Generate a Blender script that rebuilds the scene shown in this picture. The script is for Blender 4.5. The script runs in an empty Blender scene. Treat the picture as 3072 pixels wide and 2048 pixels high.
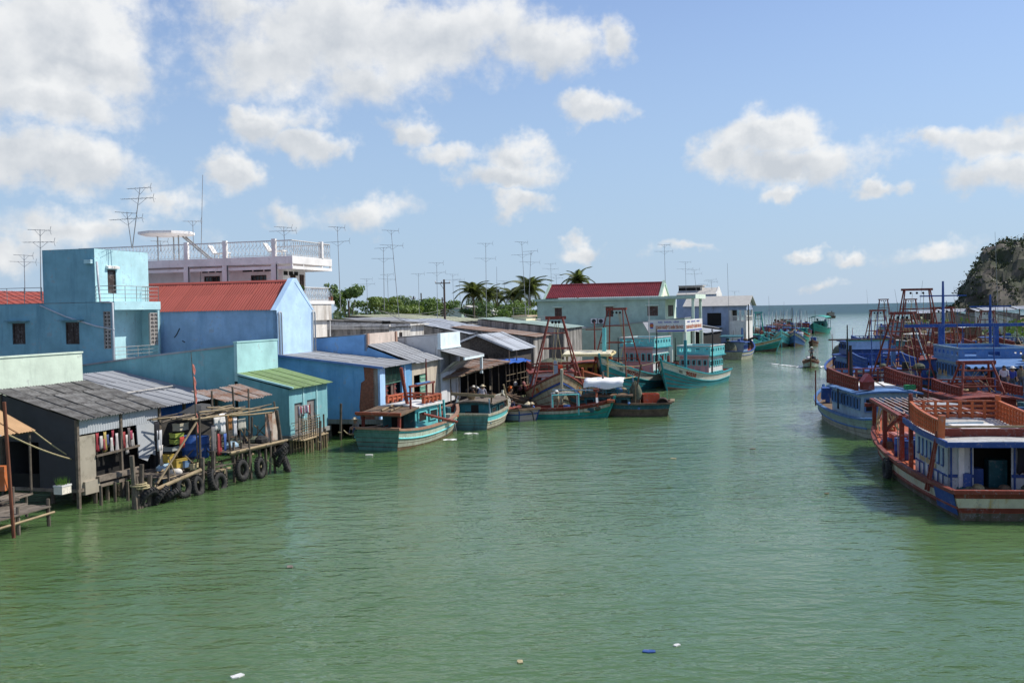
import bpy, bmesh, math, random
from mathutils import Vector, Matrix, noise
R_ = math.radians
random.seed(7)
sc = bpy.context.scene
COL = sc.collection
# ---------------------------------------------------------------- camera
CAMZ = 8.0
F_PX = 3072 * 35 / 36
CAM_R = Matrix.Rotation(R_(90 - 1.82), 3, 'X') @ Matrix.Rotation(R_(-1.03), 3, 'Z')
cd = bpy.data.cameras.new('camera'); cam = bpy.data.objects.new('camera', cd); COL.objects.link(cam)
cam.matrix_world = Matrix.Translation((0, 0, CAMZ)) @ CAM_R.to_4x4()
cd.sensor_width = 36; cd.lens = 35; cd.clip_start = .5; cd.clip_end = 60000
sc.camera = cam
def ray(u, v): return CAM_R @ Vector(((u - 1536) / F_PX, -(v - 1024) / F_PX, -1))
def P(u, v, z=None, Y=None):
    """survey helper: the point on the plane z (or at the distance Y) seen at photograph pixel u, v"""
    d = ray(u, v); t = (z - CAMZ) / d.z if Y is None else Y / d.y
    return Vector((0, 0, CAMZ)) + d * t
# ---------------------------------------------------------------- sun and sky
SUN_AZ, SUN_EL = R_(74), R_(47)
sd = bpy.data.lights.new('sun', 'SUN'); sun = bpy.data.objects.new('sun', sd); COL.objects.link(sun)
sd.energy = 5.0; sd.angle = R_(.53); sd.color = (1, .95, .86)
sdir = Vector((math.sin(SUN_AZ) * math.cos(SUN_EL), math.cos(SUN_AZ) * math.cos(SUN_EL), math.sin(SUN_EL)))
sun.rotation_euler = sdir.to_track_quat('Z', 'Y').to_euler(); sun.location = (30, 0, 60)
sc.view_settings.view_transform = 'Standard'; sc.view_settings.look = 'None'
sc.view_settings.exposure = 0; sc.view_settings.gamma = 1; sc.view_settings.use_curve_mapping = False
SKY_K = .15
def make_world():
    w = bpy.data.worlds.new('World'); sc.world = w; w.use_nodes = True
    nt = w.node_tree; N = nt.nodes; L = nt.links; N.clear()
    out = N.new('ShaderNodeOutputWorld'); bg = N.new('ShaderNodeBackground'); bg.inputs[1].default_value = SKY_K
    L.new(bg.outputs[0], out.inputs[0])
    sky = N.new('ShaderNodeTexSky'); sky.sky_type = 'NISHITA'; sky.sun_disc = False
    sky.sun_elevation = SUN_EL; sky.sun_rotation = SUN_AZ
    sky.altitude = 0; sky.air_density = 1.0; sky.dust_density = .1; sky.ozone_density = 2.5
    def M(op, a, b=None, c=None, clamp=False):
        n = N.new('ShaderNodeMath'); n.operation = op; n.use_clamp = clamp
        for i, x in enumerate((a, b, c)):
            if x is None: continue
            if isinstance(x, (int, float)): n.inputs[i].default_value = x
            else: L.new(x, n.inputs[i])
        return n.outputs[0]
    def V(op, a, b=None, c=None):
        n = N.new('ShaderNodeVectorMath'); n.operation = op
        for i, x in enumerate((a, b, c)):
            if x is None: continue
            if isinstance(x, (tuple, list)): n.inputs[i].default_value = x
            else: L.new(x, n.inputs[i])
        return n.outputs['Value'] if op in ('LENGTH', 'DOT_PRODUCT') else n.outputs[0]
    def NZ(vec, scale, det=6, rough=.55):
        n = N.new('ShaderNodeTexNoise'); n.inputs['Scale'].default_value = scale; n.inputs['Detail'].default_value = det
        n.inputs['Roughness'].default_value = rough; L.new(vec, n.inputs['Vector']); return n
    def ramp(x, a, b):
        n = N.new('ShaderNodeMapRange'); n.interpolation_type = 'SMOOTHSTEP'; L.new(x, n.inputs[0])
        n.inputs[1].default_value = a; n.inputs[2].default_value = b; return n.outputs[0]
    tc = N.new('ShaderNodeTexCoord').outputs['Generated']
    sx = N.new('ShaderNodeSeparateXYZ'); L.new(tc, sx.inputs[0])
    az = M('MULTIPLY', M('ARCTAN2', sx.outputs[0], sx.outputs[1]), 57.2958)
    el = M('MULTIPLY', M('ARCSINE', sx.outputs[2]), 57.2958)
    cb = N.new('ShaderNodeCombineXYZ'); L.new(az, cb.inputs[0]); L.new(el, cb.inputs[1])
    p0 = cb.outputs[0]
    # ragged outlines: the chart of the sky is warped by two octaves of noise before the clouds are looked up
    warp = V('SUBTRACT', NZ(p0, .17, 5, .62).outputs['Color'], (.5, .5, .5))
    p = V('MULTIPLY_ADD', warp, (8.0, 5.5, 0), p0)
    # cumulus: centre and half size in photograph pixels (full view 2352 wide), weight
    clouds = [(95, 70, 260, 150, 1.1), (190, 150, 190, 95, 1), (70, 235, 240, 70, 1), (120, 365, 250, 70, 1), (30, 150, 140, 170, 1),
        (760, 60, 320, 165, 1), (620, 120, 170, 110, .85), (1100, 60, 220, 110, .95), (980, 90, 250, 120, 1), (830, 165, 200, 60, .8), (1240, 95, 190, 75, .95), (1420, 75, 70, 60, .9), (540, -10, 160, 60, .7),
        (650, 300, 105, 75, 1), (735, 345, 80, 45, .95), (540, 412, 78, 48, .95), (610, 270, 60, 45, .9),
        (930, 303, 75, 44, .9), (1010, 360, 110, 34, .8), (1190, 360, 100, 60, 1), (1170, 405, 140, 46, 1), (1195, 472, 95, 36, .95),
        (1345, 240, 110, 40, 1), (1760, 320, 130, 62, 1), (1690, 355, 110, 55, 1), (1850, 385, 190, 62, 1), (1790, 458, 55, 22, .75), (2030, 445, 60, 26, .8),
        (2250, 330, 150, 46, .9), (2290, 405, 130, 55, .95), (2120, 322, 42, 38, .8), (2380, 300, 90, 60, .9),
        (1330, 560, 60, 26, .8), (840, 492, 150, 36, .66), (640, 500, 70, 26, .6), (180, 515, 240, 48, .72), (40, 560, 160, 40, .6), (1850, 566, 40, 16, .75), (1965, 580, 60, 16, .7), (2140, 578, 90, 22, .55), (1880, 641, 50, 16, .6), (390, 450, 90, 34, .55), (1560, 577, 80, 14, .55)]
    acc = None; acl = None
    for (cx, cy, rx, ry, wgt) in clouds:
        d = ray(cx * 3072 / 2352, cy * 3072 / 2352).normalized()
        a_ = math.degrees(math.atan2(d.x, d.y)); e_ = math.degrees(math.asin(d.z)); k = 3072 / 2352 / F_PX * 57.2958
        Rx, Ry = rx * k * 1.05, ry * k * 1.1
        q = V('MULTIPLY_ADD', p, (1 / Rx, 1 / Ry, 0), (-a_ / Rx, -e_ / Ry, 0))
        b = M('MULTIPLY_ADD', V('LENGTH', q), -wgt, wgt)
        acc = b if acc is None else M('MAXIMUM', acc, b)
        b2 = M('MULTIPLY_ADD', V('LENGTH', V('ADD', q, (-.22, -.42, 0))), -wgt, wgt); acl = b2 if acl is None else M('MAXIMUM', acl, b2)
    # the rest of the sky, outside the frame, carries fair-weather clouds of the same kind
    gen = NZ(tc, 3.2, 4, .5).outputs['Fac']
    away = ramp(M('MAXIMUM', M('DIVIDE', M('ABSOLUTE', az), 34), M('DIVIDE', el, 27)), 1.0, 1.25)
    gfield = M('MULTIPLY', M('MULTIPLY_ADD', gen, 5.0, -2.75), ramp(el, 2, 9))
    field = M('MAXIMUM', acc, M('MULTIPLY_ADD', away, M('ADD', gfield, 1), -1))
    fine = NZ(p0, .55, 7, .6).outputs['Fac']
    dens = M('MULTIPLY_ADD', M('SUBTRACT', fine, .5), 1.1, field)
    alpha = M('MULTIPLY', ramp(dens, -.06, .6), .94)
    # sunlit shoulders and greyer bellies: the noise is compared with itself a little nearer the sun
    shift = NZ(V('ADD', p0, (.8, 1.3, 0)), .3, 5, .55).outputs['Fac']; here = NZ(p0, .3, 5, .55).outputs['Fac']
    side = M('MULTIPLY', M('SUBTRACT', M('MAXIMUM', acl, -.6), M('MAXIMUM', acc, -.6)), .85)
    lit = M('ADD', M('ADD', M('MULTIPLY_ADD', M('SUBTRACT', here, shift), 1.5, .62), M('MULTIPLY', M('SUBTRACT', fine, .5), .6)), side, clamp=True)
    mixc = N.new('ShaderNodeMix'); mixc.data_type = 'RGBA'; L.new(lit, mixc.inputs[0])
    mixc.inputs[6].default_value = (4.0, 4.25, 4.55, 1); mixc.inputs[7].default_value = (6.1, 6.15, 6.15, 1)
    # thin haze whitens the lowest degrees
    hz = N.new('ShaderNodeMix'); hz.data_type = 'RGBA'; L.new(M('MULTIPLY', ramp(el, 26, -2), .88), hz.inputs[0])
    tint = N.new('ShaderNodeMix'); tint.data_type = 'RGBA'; tint.blend_type = 'MULTIPLY'; tint.inputs[0].default_value = 1; L.new(sky.outputs[0], tint.inputs[6]); tint.inputs[7].default_value = (.96, .9, .98, 1)
    L.new(tint.outputs[2], hz.inputs[6]); hz.inputs[7].default_value = (2.5, 3.58, 4.9, 1)
    mx = N.new('ShaderNodeMix'); mx.data_type = 'RGBA'; L.new(alpha, mx.inputs[0])
    L.new(hz.outputs[2], mx.inputs[6]); L.new(mixc.outputs[2], mx.inputs[7])
    L.new(mx.outputs[2], bg.inputs[0])
    w.cycles.sampling_method = 'MANUAL'; w.cycles.sample_map_resolution = 512
make_world()
# ================================================================ materials
MATS = {}
def mat(name, col, rough=.75, metal=0, var=.12, scale=1.5, dirt=None, amt=.35, streak=False, bump=0., spec=.3, fine=18, alpha=1, objvar=0, chips=0., chipcol=(.3, .26, .2), chipscale=4.):
    """painted / weathered surface: colour mottled by noise, stains (dirt) with a shape of their own, fine relief"""
    if name in MATS: return MATS[name]
    m = bpy.data.materials.new(name); m.use_nodes = True; nt = m.node_tree; N = nt.nodes; L = nt.links
    b = N['Principled BSDF']; b.inputs['Roughness'].default_value = rough; b.inputs['Metallic'].default_value = metal
    b.inputs['Specular IOR Level'].default_value = spec
    tc = N.new('ShaderNodeTexCoord').outputs['Object']
    n1 = N.new('ShaderNodeTexNoise'); n1.inputs['Scale'].default_value = scale; n1.inputs['Detail'].default_value = 6; n1.inputs['Roughness'].default_value = .6
    L.new(tc, n1.inputs['Vector'])
    def mix(fac, a, bb):
        x = N.new('ShaderNodeMix'); x.data_type = 'RGBA'
        if isinstance(fac, float): x.inputs[0].default_value = fac
        else: L.new(fac, x.inputs[0])
        for i, c in ((6, a), (7, bb)):
            if isinstance(c, tuple): x.inputs[i].default_value = c
            else: L.new(c, x.inputs[i])
        return x.outputs[2]
    def rmp(x, a, bb, ta=0, tb=1):
        n = N.new('ShaderNodeMapRange'); L.new(x, n.inputs[0]); n.inputs[1].default_value = a; n.inputs[2].default_value = bb
        n.inputs[3].default_value = ta; n.inputs[4].default_value = tb; return n.outputs[0]
    c = lambda k: tuple(min(1, max(0, x * k)) for x in col) + (1,)
    o = mix(rmp(n1.outputs['Fac'], .3, .7), c(1 - var), c(1 + var))
    if objvar:
        oi = N.new('ShaderNodeObjectInfo'); hs = N.new('ShaderNodeHueSaturation'); L.new(o, hs.inputs['Color'])
        L.new(rmp(oi.outputs['Random'], 0, 1, 1 - objvar, 1 + objvar), hs.inputs['Value']); o = hs.outputs[0]
    if dirt:
        n2 = N.new('ShaderNodeTexNoise'); n2.inputs['Scale'].default_value = scale * (2.2 if streak else 1.3); n2.inputs['Detail'].default_value = 8; n2.inputs['Roughness'].default_value = .68
        mp = N.new('ShaderNodeMapping'); mp.inputs['Scale'].default_value = (1, 1, .14 if streak else 1); mp.inputs['Location'].default_value = (3.1, 7.7, 1.3)
        L.new(tc, mp.inputs[0]); L.new(mp.outputs[0], n2.inputs['Vector'])
        o = mix(rmp(n2.outputs['Fac'], .66 - .3 * amt, .86 - .3 * amt, 0, .85), o, tuple(dirt) + (1,))
    if chips:      # flaked paint: small hard-edged patches gathered where a broader noise is high
        n4 = N.new('ShaderNodeTexNoise'); n4.inputs['Scale'].default_value = scale * chipscale; n4.inputs['Detail'].default_value = 9; n4.inputs['Roughness'].default_value = .72; L.new(tc, n4.inputs['Vector'])
        ad = N.new('ShaderNodeMath'); ad.operation = 'MULTIPLY_ADD'; L.new(n1.outputs['Fac'], ad.inputs[0]); ad.inputs[1].default_value = .55; L.new(n4.outputs['Fac'], ad.inputs[2])
        o = mix(rmp(ad.outputs[0], .985 - .12 * chips, 1.02 - .12 * chips, 0, .8), o, tuple(chipcol) + (1,))
    L.new(o, b.inputs['Base Color'])
    if bump:
        n3 = N.new('ShaderNodeTexNoise'); n3.inputs['Scale'].default_value = fine; n3.inputs['Detail'].default_value = 4; L.new(tc, n3.inputs['Vector'])
        bm_ = N.new('ShaderNodeBump'); bm_.inputs['Strength'].default_value = bump; bm_.inputs['Distance'].default_value = .04
        L.new(n3.outputs['Fac'], bm_.inputs['Height']); L.new(bm_.outputs[0], b.inputs['Normal'])
    MATS[name] = m; return m
def plaster(name, col, dirt=(.16, .15, .13), amt=.3, **k): return mat(name, col, rough=.9, var=.17, scale=.8, dirt=dirt, amt=amt + .12, streak=True, bump=.15, fine=9, spec=.15, chips=.8, chipcol=tuple(.55 * c + .16 for c in col), chipscale=3., **k)
def paintw(name, col, dirt=(.12, .09, .06), amt=.25, **k):
    k = {**dict(rough=.55, var=.2, scale=1.9, bump=.15, fine=14, spec=.3, objvar=.13, chips=1., chipcol=tuple(.45 * c + .14 for c in col)), **k}
    return mat(name, col, dirt=dirt, amt=amt, streak=True, **k)
def leafmat(name, col, trans=.25):
    if name in MATS: return MATS[name]
    m = mat(name, col, rough=.55, var=.35, scale=1.2, spec=.35); b = m.node_tree.nodes['Principled BSDF']
    nt = m.node_tree; t = nt.nodes.new('ShaderNodeBsdfTranslucent'); t.inputs[0].default_value = (col[0] * 1.5, col[1] * 1.6, col[2], 1)
    x = nt.nodes.new('ShaderNodeMixShader'); x.inputs[0].default_value = trans
    nt.links.new(b.outputs[0], x.inputs[1]); nt.links.new(t.outputs[0], x.inputs[2]); nt.links.new(x.outputs[0], nt.nodes['Material Output'].inputs[0])
    return m
# ================================================================ mesh building
class MB:
    def __init__(s): s.v = []; s.f = []; s.m = []
    def add(s, vs, fs, mi=0):
        o = len(s.v); s.v += [Vector(x) for x in vs]; s.f += [tuple(i + o for i in f) for f in fs]; s.m += [mi] * len(fs); return s
    def quad(s, a, b, c, d, mi=0): return s.add([a, b, c, d], [(0, 1, 2, 3)], mi)
    def box(s, x0, x1, y0, y1, z0, z1, mi=0):
        return s.add([(x0, y0, z0), (x1, y0, z0), (x1, y1, z0), (x0, y1, z0), (x0, y0, z1), (x1, y0, z1), (x1, y1, z1), (x0, y1, z1)],
                     [(0, 3, 2, 1), (4, 5, 6, 7), (0, 1, 5, 4), (1, 2, 6, 5), (2, 3, 7, 6), (3, 0, 4, 7)], mi)
    def hexa(s, b, t, mi=0):      # four bottom and four top points, counter-clockwise from above
        return s.add(list(b) + list(t), [(3, 2, 1, 0), (4, 5, 6, 7), (0, 1, 5, 4), (1, 2, 6, 5), (2, 3, 7, 6), (3, 0, 4, 7)], mi)
    def bar(s, a, b, w, h=None, up=(0, 0, 1), mi=0):
        """beam of section w x h from a to b"""
        a = Vector(a); b = Vector(b); h = w if h is None else h; d = (b - a).normalized(); u = Vector(up)
        if abs(d.dot(u)) > .98: u = Vector((1, 0, 0))
        x = d.cross(u).normalized() * w / 2; y = x.cross(d).normalized() * h / 2
        return s.hexa([a - x - y, a + x - y, a + x + y, a - x + y][::-1], [b - x - y, b + x - y, b + x + y, b - x + y][::-1], mi)
    def tube(s, pts, r, n=6, mi=0, cap=True):
        pts = [Vector(p) for p in pts]; k = len(pts); rr = r if isinstance(r, (list, tuple)) else [r] * k
        vs = []; prev = None
        for i, p in enumerate(pts):
            d = (pts[min(i + 1, k - 1)] - pts[max(i - 1, 0)]).normalized()
            u = prev if prev is not None else (Vector((0, 0, 1)) if abs(d.z) < .9 else Vector((1, 0, 0)))
            x = d.cross(u); x = x.normalized() if x.length > 1e-5 else d.orthogonal().normalized(); y = x.cross(d).normalized(); prev = y
            vs += [p + (x * math.cos(2 * math.pi * j / n) + y * math.sin(2 * math.pi * j / n)) * rr[i] for j in range(n)]
        fs = [(i * n + j, i * n + (j + 1) % n, (i + 1) * n + (j + 1) % n, (i + 1) * n + j) for i in range(k - 1) for j in range(n)]
        if cap: fs += [tuple(range(n))[::-1], tuple((k - 1) * n + j for j in range(n))]
        return s.add(vs, fs, mi)
    def lathe(s, prof, n=14, c=(0, 0, 0), mi=0, axis='z'):
        vs = []
        for r, z in prof:
            for j in range(n):
                a = 2 * math.pi * j / n; q = (r * math.cos(a), r * math.sin(a), z)
                if axis == 'y': q = (q[0], q[2], q[1])
                if axis == 'x': q = (q[2], q[0], q[1])
                vs.append(Vector(c) + Vector(q))
        k = len(prof)
        fs = [(i * n + j, i * n + (j + 1) % n, (i + 1) * n + (j + 1) % n, (i + 1) * n + j) for i in range(k - 1) for j in range(n)]
        fs += [tuple(range(n))[::-1], tuple((k - 1) * n + j for j in range(n))]
        return s.add(vs, fs, mi)
    def prism(s, poly, d, mi=0):
        d = Vector(d); n = len(poly); p = [Vector(x) for x in poly]
        return s.add(p + [x + d for x in p], [tuple(range(n))[::-1], tuple(range(n, 2 * n))] + [(i, (i + 1) % n, n + (i + 1) % n, n + i) for i in range(n)], mi)
    def grid(s, rows, mi=0, close=False):
        n = len(rows[0]); vs = [p for r in rows for p in r]
        fs = [(i * n + j, i * n + j + 1, (i + 1) * n + j + 1, (i + 1) * n + j) for i in range(len(rows) - 1) for j in range(n - 1)]
        return s.add(vs, fs, mi)
    def slab(s, rows, t, mi=0):
        """thick sheet: grid and its copy t below, with edges"""
        n = len(rows[0]); k = len(rows); t = Vector(t); vs = [Vector(p) for r in rows for p in r]; m = n * k
        fs = []
        for i in range(k - 1):
            for j in range(n - 1):
                q = (i * n + j, i * n + j + 1, (i + 1) * n + j + 1, (i + 1) * n + j); fs += [q, tuple(x + m for x in q[::-1])]
        rim = [j for j in range(n)] + [i * n + n - 1 for i in range(1, k)] + [(k - 1) * n + j for j in range(n - 2, -1, -1)] + [i * n for i in range(k - 2, 0, -1)]
        for a, b in zip(rim, rim[1:] + rim[:1]): fs.append((a, a + m, b + m, b))
        return s.add(vs + [v + t for v in vs], fs, mi)
    def sphere(s, c, r, n=10, k=6, mi=0, sq=(1, 1, 1)):
        prof = [(math.sin(math.pi * i / k) * r, -math.cos(math.pi * i / k) * r) for i in range(k + 1)]
        prof[0] = (r * .02, -r); prof[-1] = (r * .02, r); o = len(s.v); s.lathe(prof, n, (0, 0, 0), mi)
        for i in range(o, len(s.v)): v = s.v[i]; s.v[i] = Vector((v.x * sq[0] + c[0], v.y * sq[1] + c[1], v.z * sq[2] + c[2]))
        return s
    def torus(s, c, R, r, axis='y', n=18, k=8, mi=0, sq=1.0, ang=None):
        vs = []
        for i in range(n):
            a = 2 * math.pi * i / n
            for j in range(k):
                b = 2 * math.pi * j / k; q = ((R + r * math.cos(b)) * math.cos(a), r * sq * math.sin(b), (R + r * math.cos(b)) * math.sin(a))
                if axis == 'z': q = (q[0], q[2], q[1])
                if axis == 'x': q = (q[1], q[0], q[2])
                vs.append(Vector(c) + Vector(q))
        return s.add(vs, [(i * k + j, i * k + (j + 1) % k, ((i + 1) % n) * k + (j + 1) % k, ((i + 1) % n) * k + j) for i in range(n) for j in range(k)], mi)
    def panel(s, O, U, V, w, h, holes=(), t=.15, mi=0, top=None):
        """wall face of w x h with rectangular openings (x0, z0, x1, z1) whose reveals go t inwards"""
        O = Vector(O); U = Vector(U).normalized(); V = Vector(V).normalized(); Nn = U.cross(V)
        q = lambda a, b, d=0: O + U * a + V * b - Nn * d
        xs = sorted({0, w, *[x for H in holes for x in (H[0], H[2])]}); zs = sorted({0, h, *[z for H in holes for z in (H[1], H[3])]})
        for a, b in zip(xs, xs[1:]):
            for c, e in zip(zs, zs[1:]):
                if any(H[0] <= a and b <= H[2] and H[1] <= c and e <= H[3] for H in holes): continue
                s.quad(q(a, c), q(b, c), q(b, e), q(a, e), mi)
        for x0, z0, x1, z1 in holes:
            c = [(x0, z0), (x1, z0), (x1, z1), (x0, z1)]
            for (a, b), (d, e) in zip(c, c[1:] + c[:1]): s.quad(q(d, e), q(a, b), q(a, b, t), q(d, e, t), mi)
        return s
    def xform(s, M):
        s.v = [M @ v for v in s.v]; return s
    def mesh(s, name, mats, smooth=False):
        me = bpy.data.meshes.new(name); me.from_pydata([tuple(v) for v in s.v], [], s.f)
        for m in (mats if isinstance(mats, (list, tuple)) else [mats]): me.materials.append(m)
        if isinstance(mats, (list, tuple)) and len(mats) > 1: me.polygons.foreach_set('material_index', s.m)
        if smooth: me.polygons.foreach_set('use_smooth', [True] * len(s.f))
        me.update(); return me
    def build(s, name, mats, parent=None, smooth=False, loc=None, rot=None):
        return link(name, s.mesh(name, mats, smooth), parent, loc, rot)
def link(name, me, parent=None, loc=None, rot=None):
    o = bpy.data.objects.new(name, me); COL.objects.link(o)
    if parent is not None: o.parent = parent
    if loc is not None: o.location = loc
    if rot is not None: o.rotation_euler = rot
    return o
def tag(o, label, cat, group=None):
    o['label'] = label; o['category'] = cat
    if group: o['group'] = group
    return o
def thing(name, label, cat, loc=(0, 0, 0), rz=0., group=None):
    o = bpy.data.objects.new(name, None); COL.objects.link(o); o.location = loc; o.rotation_euler = (0, 0, rz); o.empty_display_size = .3
    return tag(o, label, cat, group)
def struct(o, kind='structure'): o['kind'] = kind; return o
def copy_tree(o, parent=None):
    c = o.copy(); COL.objects.link(c); c.parent = parent
    for ch in o.children: copy_tree(ch, c)
    return c
def text_mesh(txt, size, bold=0.):
    """flat lettering as triangles in the x-y plane, starting at the origin"""
    cu = bpy.data.curves.new('lettering', 'FONT'); cu.body = txt; cu.size = size; cu.offset = bold; cu.resolution_u = 3
    o = bpy.data.objects.new('lettering', cu); COL.objects.link(o); dg = bpy.context.evaluated_depsgraph_get()
    me = bpy.data.meshes.new_from_object(o.evaluated_get(dg)); vs = [v.co.copy() for v in me.vertices]; fs = [tuple(p.vertices) for p in me.polygons]
    bpy.data.objects.remove(o); return vs, fs
def lettering(txt, size, O, U, V, material, parent, off=.012, bold=.0, fit=None, name='lettering'):
    vs, fs = text_mesh(txt, size, bold); O = Vector(O); U = Vector(U).normalized(); V = Vector(V).normalized(); Nn = U.cross(V)
    w = max(v.x for v in vs); k = fit / w if fit else 1
    mb = MB(); mb.add([O + U * v.x * k + V * v.y + Nn * off for v in vs], fs); return mb.build(name, material, parent)
def small_print(w, h, O, U, V, material, parent, words=(5, 8, 6), off=.012):
    """lettering too small to read in the photograph: rows of short strokes grouped like words"""
    O = Vector(O); U = Vector(U).normalized(); V = Vector(V).normalized(); Nn = U.cross(V) * off; n = sum(words) + 2 * len(words); x = 0; g = w / n; mb = MB()
    for k in words:
        for i in range(k): a = O + U * (g * (x + .15)) + Nn; hh = h * (.7 + .3 * ((i * 7 + k) % 3) / 2); mb.quad(a, a + U * g * .6, a + U * g * .6 + V * hh, a + V * hh); x += 1
        x += 2
    return mb.build('small_print', material, parent)
def jit(a): return random.uniform(-a, a)
# ================================================================ frames for surveying: local x along the waterfront (away), y inland, z up
class Fr:
    def __init__(s, p, a, z=0.):
        s.o = Vector((p[0], p[1], z)); s.a = a; t = R_(a); s.s = Vector((math.sin(t), math.cos(t), 0)); s.b = Vector((-math.cos(t), math.sin(t), 0)); s.rz = R_(90 - a)
    def hit(s, u, v, n, c):
        d = ray(u, v); o = Vector((0, 0, CAMZ)); k = (c - (o - s.o).dot(n)) / d.dot(n); q = o + d * k - s.o
        return Vector((q.dot(s.s), q.dot(s.b), q.z))
    def f(s, u, v, y=0.): q = s.hit(u, v, s.b, y); return q.x, q.z          # on a face parallel to the front
    def side(s, u, v, x=0.): q = s.hit(u, v, s.s, x); return q.y, q.z       # on a face parallel to the side
    def w(s, x, y, z=0.): return s.o + s.s * x + s.b * y + Vector((0, 0, z))
    def sub(s, x, y, z=0.): q = s.w(x, y); return Fr(q, s.a, z)
    def thing(s, name, label, cat, group=None): return thing(name, label, cat, s.o, s.rz, group)
X_, Y_, Z_ = Vector((1, 0, 0)), Vector((0, 1, 0)), Vector((0, 0, 1))
# ================================================================ water
def water_mat():
    m = bpy.data.materials.new('harbour_water'); m.use_nodes = True; nt = m.node_tree; N = nt.nodes; L = nt.links
    b = N['Principled BSDF']; b.inputs['Roughness'].default_value = .06; b.inputs['IOR'].default_value = 1.333; b.inputs['Specular IOR Level'].default_value = .5
    b.subsurface_method = 'BURLEY'; b.inputs['Subsurface Weight'].default_value = 1; b.inputs['Subsurface Radius'].default_value = (.8, 1., .6); b.inputs['Subsurface Scale'].default_value = 1.1   # silt scatters the light
    tc = N.new('ShaderNodeTexCoord').outputs['Object']
    def nz(scale, det, sx=1, sy=1, rough=.5):
        mp = N.new('ShaderNodeMapping'); mp.inputs['Scale'].default_value = (sx, sy, 1); mp.inputs['Rotation'].default_value = (0, 0, R_(-14)); L.new(tc, mp.inputs[0])
        n = N.new('ShaderNodeTexNoise'); n.inputs['Scale'].default_value = scale; n.inputs['Detail'].default_value = det; n.inputs['Roughness'].default_value = rough
        L.new(mp.outputs[0], n.inputs['Vector']); return n.outputs['Fac']
    def mixc(f, a, c):
        x = N.new('ShaderNodeMix'); x.data_type = 'RGBA'; L.new(f, x.inputs[0])
        for i, q in ((6, a), (7, c)):
            if isinstance(q, tuple): x.inputs[i].default_value = q
            else: L.new(q, x.inputs[i])
        return x.outputs[2]
    mr = N.new('ShaderNodeMapRange'); L.new(nz(.035, 4), mr.inputs[0]); mr.inputs[1].default_value = .35; mr.inputs[2].default_value = .65
    near = mixc(mr.outputs[0], (.058, .118, .033, 1), (.097, .164, .07, 1))
    # beyond the harbour mouth the silt gives way to clearer, bluer sea
    sp = N.new('ShaderNodeSeparateXYZ'); L.new(tc, sp.inputs[0])
    far = N.new('ShaderNodeMapRange'); L.new(sp.outputs[1], far.inputs[0]); far.inputs[1].default_value = 60; far.inputs[2].default_value = 420
    sea = N.new('ShaderNodeMapRange'); L.new(sp.outputs[1], sea.inputs[0]); sea.inputs[1].default_value = 520; sea.inputs[2].default_value = 900
    c = mixc(far.outputs[0], near, (.105, .168, .128, 1)); c = mixc(sea.outputs[0], c, (.03, .075, .085, 1)); L.new(c, b.inputs['Base Color'])
    for sock, lo, hi in (('Roughness', .06, .42), ('Specular IOR Level', .5, .12)):   # the open sea is wind-roughened
        r_ = N.new('ShaderNodeMapRange'); L.new(sp.outputs[1], r_.inputs[0]); r_.inputs[1].default_value = 250; r_.inputs[2].default_value = 800; r_.inputs[3].default_value = lo; r_.inputs[4].default_value = hi; L.new(r_.outputs[0], b.inputs[sock])
    def mth(op, a, v):
        n = N.new('ShaderNodeMath'); n.operation = op; L.new(a, n.inputs[0])
        if isinstance(v, (int, float)): n.inputs[1].default_value = v
        else: L.new(v, n.inputs[1])
        return n.outputs[0]
    h = mth('ADD', mth('MULTIPLY', nz(.55, 3, .75, 1.5), .34), mth('MULTIPLY', nz(1.9, 3, .7, 1.5, .55), .15))
    h = mth('ADD', h, mth('MULTIPLY', nz(5.5, 2, .7, 1.4), .032))
    # calmer and rougher patches
    pm = N.new('ShaderNodeMapRange'); L.new(nz(.06, 2), pm.inputs[0]); pm.inputs[1].default_value = .35; pm.inputs[2].default_value = .62; pm.inputs[3].default_value = .55; pm.inputs[4].default_value = 1.15
    h = mth('MULTIPLY', h, pm.outputs[0])
    bp = N.new('ShaderNodeBump'); bp.inputs['Strength'].default_value = .45; bp.inputs['Distance'].default_value = 1.0; L.new(h, bp.inputs['Height']); L.new(bp.outputs[0], b.inputs['Normal'])
    return m
mb = MB(); ys = [-60, 20, 60, 120, 260, 700, 2500, 12000, 30000]; xs = [-30000, -6000, -900, -150, 150, 900, 6000, 30000]
mb.grid([[(x, y, 0) for x in xs] for y in ys]); struct(mb.build('water', water_mat()))
# ================================================================ the land of both banks
M_soil = mat('packed_earth', (.13, .105, .075), rough=.95, var=.25, scale=.3, dirt=(.1, .11, .05), amt=.5, bump=.3, fine=3)
edge = [(-80, 8), (-30, 36), (-26, 46), (-21, 57), (-13.5, 66), (-9, 77), (-1.5, 88), (6, 102), (14, 120), (25, 138), (36, 165), (47, 190), (58, 215), (70, 262), (80, 330), (60, 380), (-100, 520), (-900, 700), (-900, 8)]
mb = MB(); n = len(edge); top = [(x, y, .95) for x, y in edge]; mb.add(top, [tuple(range(n))])
cx_, cy_ = -150, 200
for i in range(n):
    a, b = edge[i], edge[(i + 1) % n]; mb.quad((a[0], a[1], -1.2), (b[0], b[1], -1.2), (b[0], b[1], .95), (a[0], a[1], .95))
struct(mb.build('ground', M_soil))
edge2 = [(120, 60), (104, 110), (112, 160), (128, 220), (140, 300), (152, 360), (165, 400), (190, 440), (215, 470), (330, 480), (600, 400), (600, 60)]
mb = MB(); n = len(edge2); mb.add([(x, y, 1.1) for x, y in edge2], [tuple(range(n))])
for i in range(n):
    a, b = edge2[i], edge2[(i + 1) % n]; mb.quad((a[0], a[1], -1.2), (b[0], b[1], -1.2), (b[0], b[1], 1.1), (a[0], a[1], 1.1))
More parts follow.
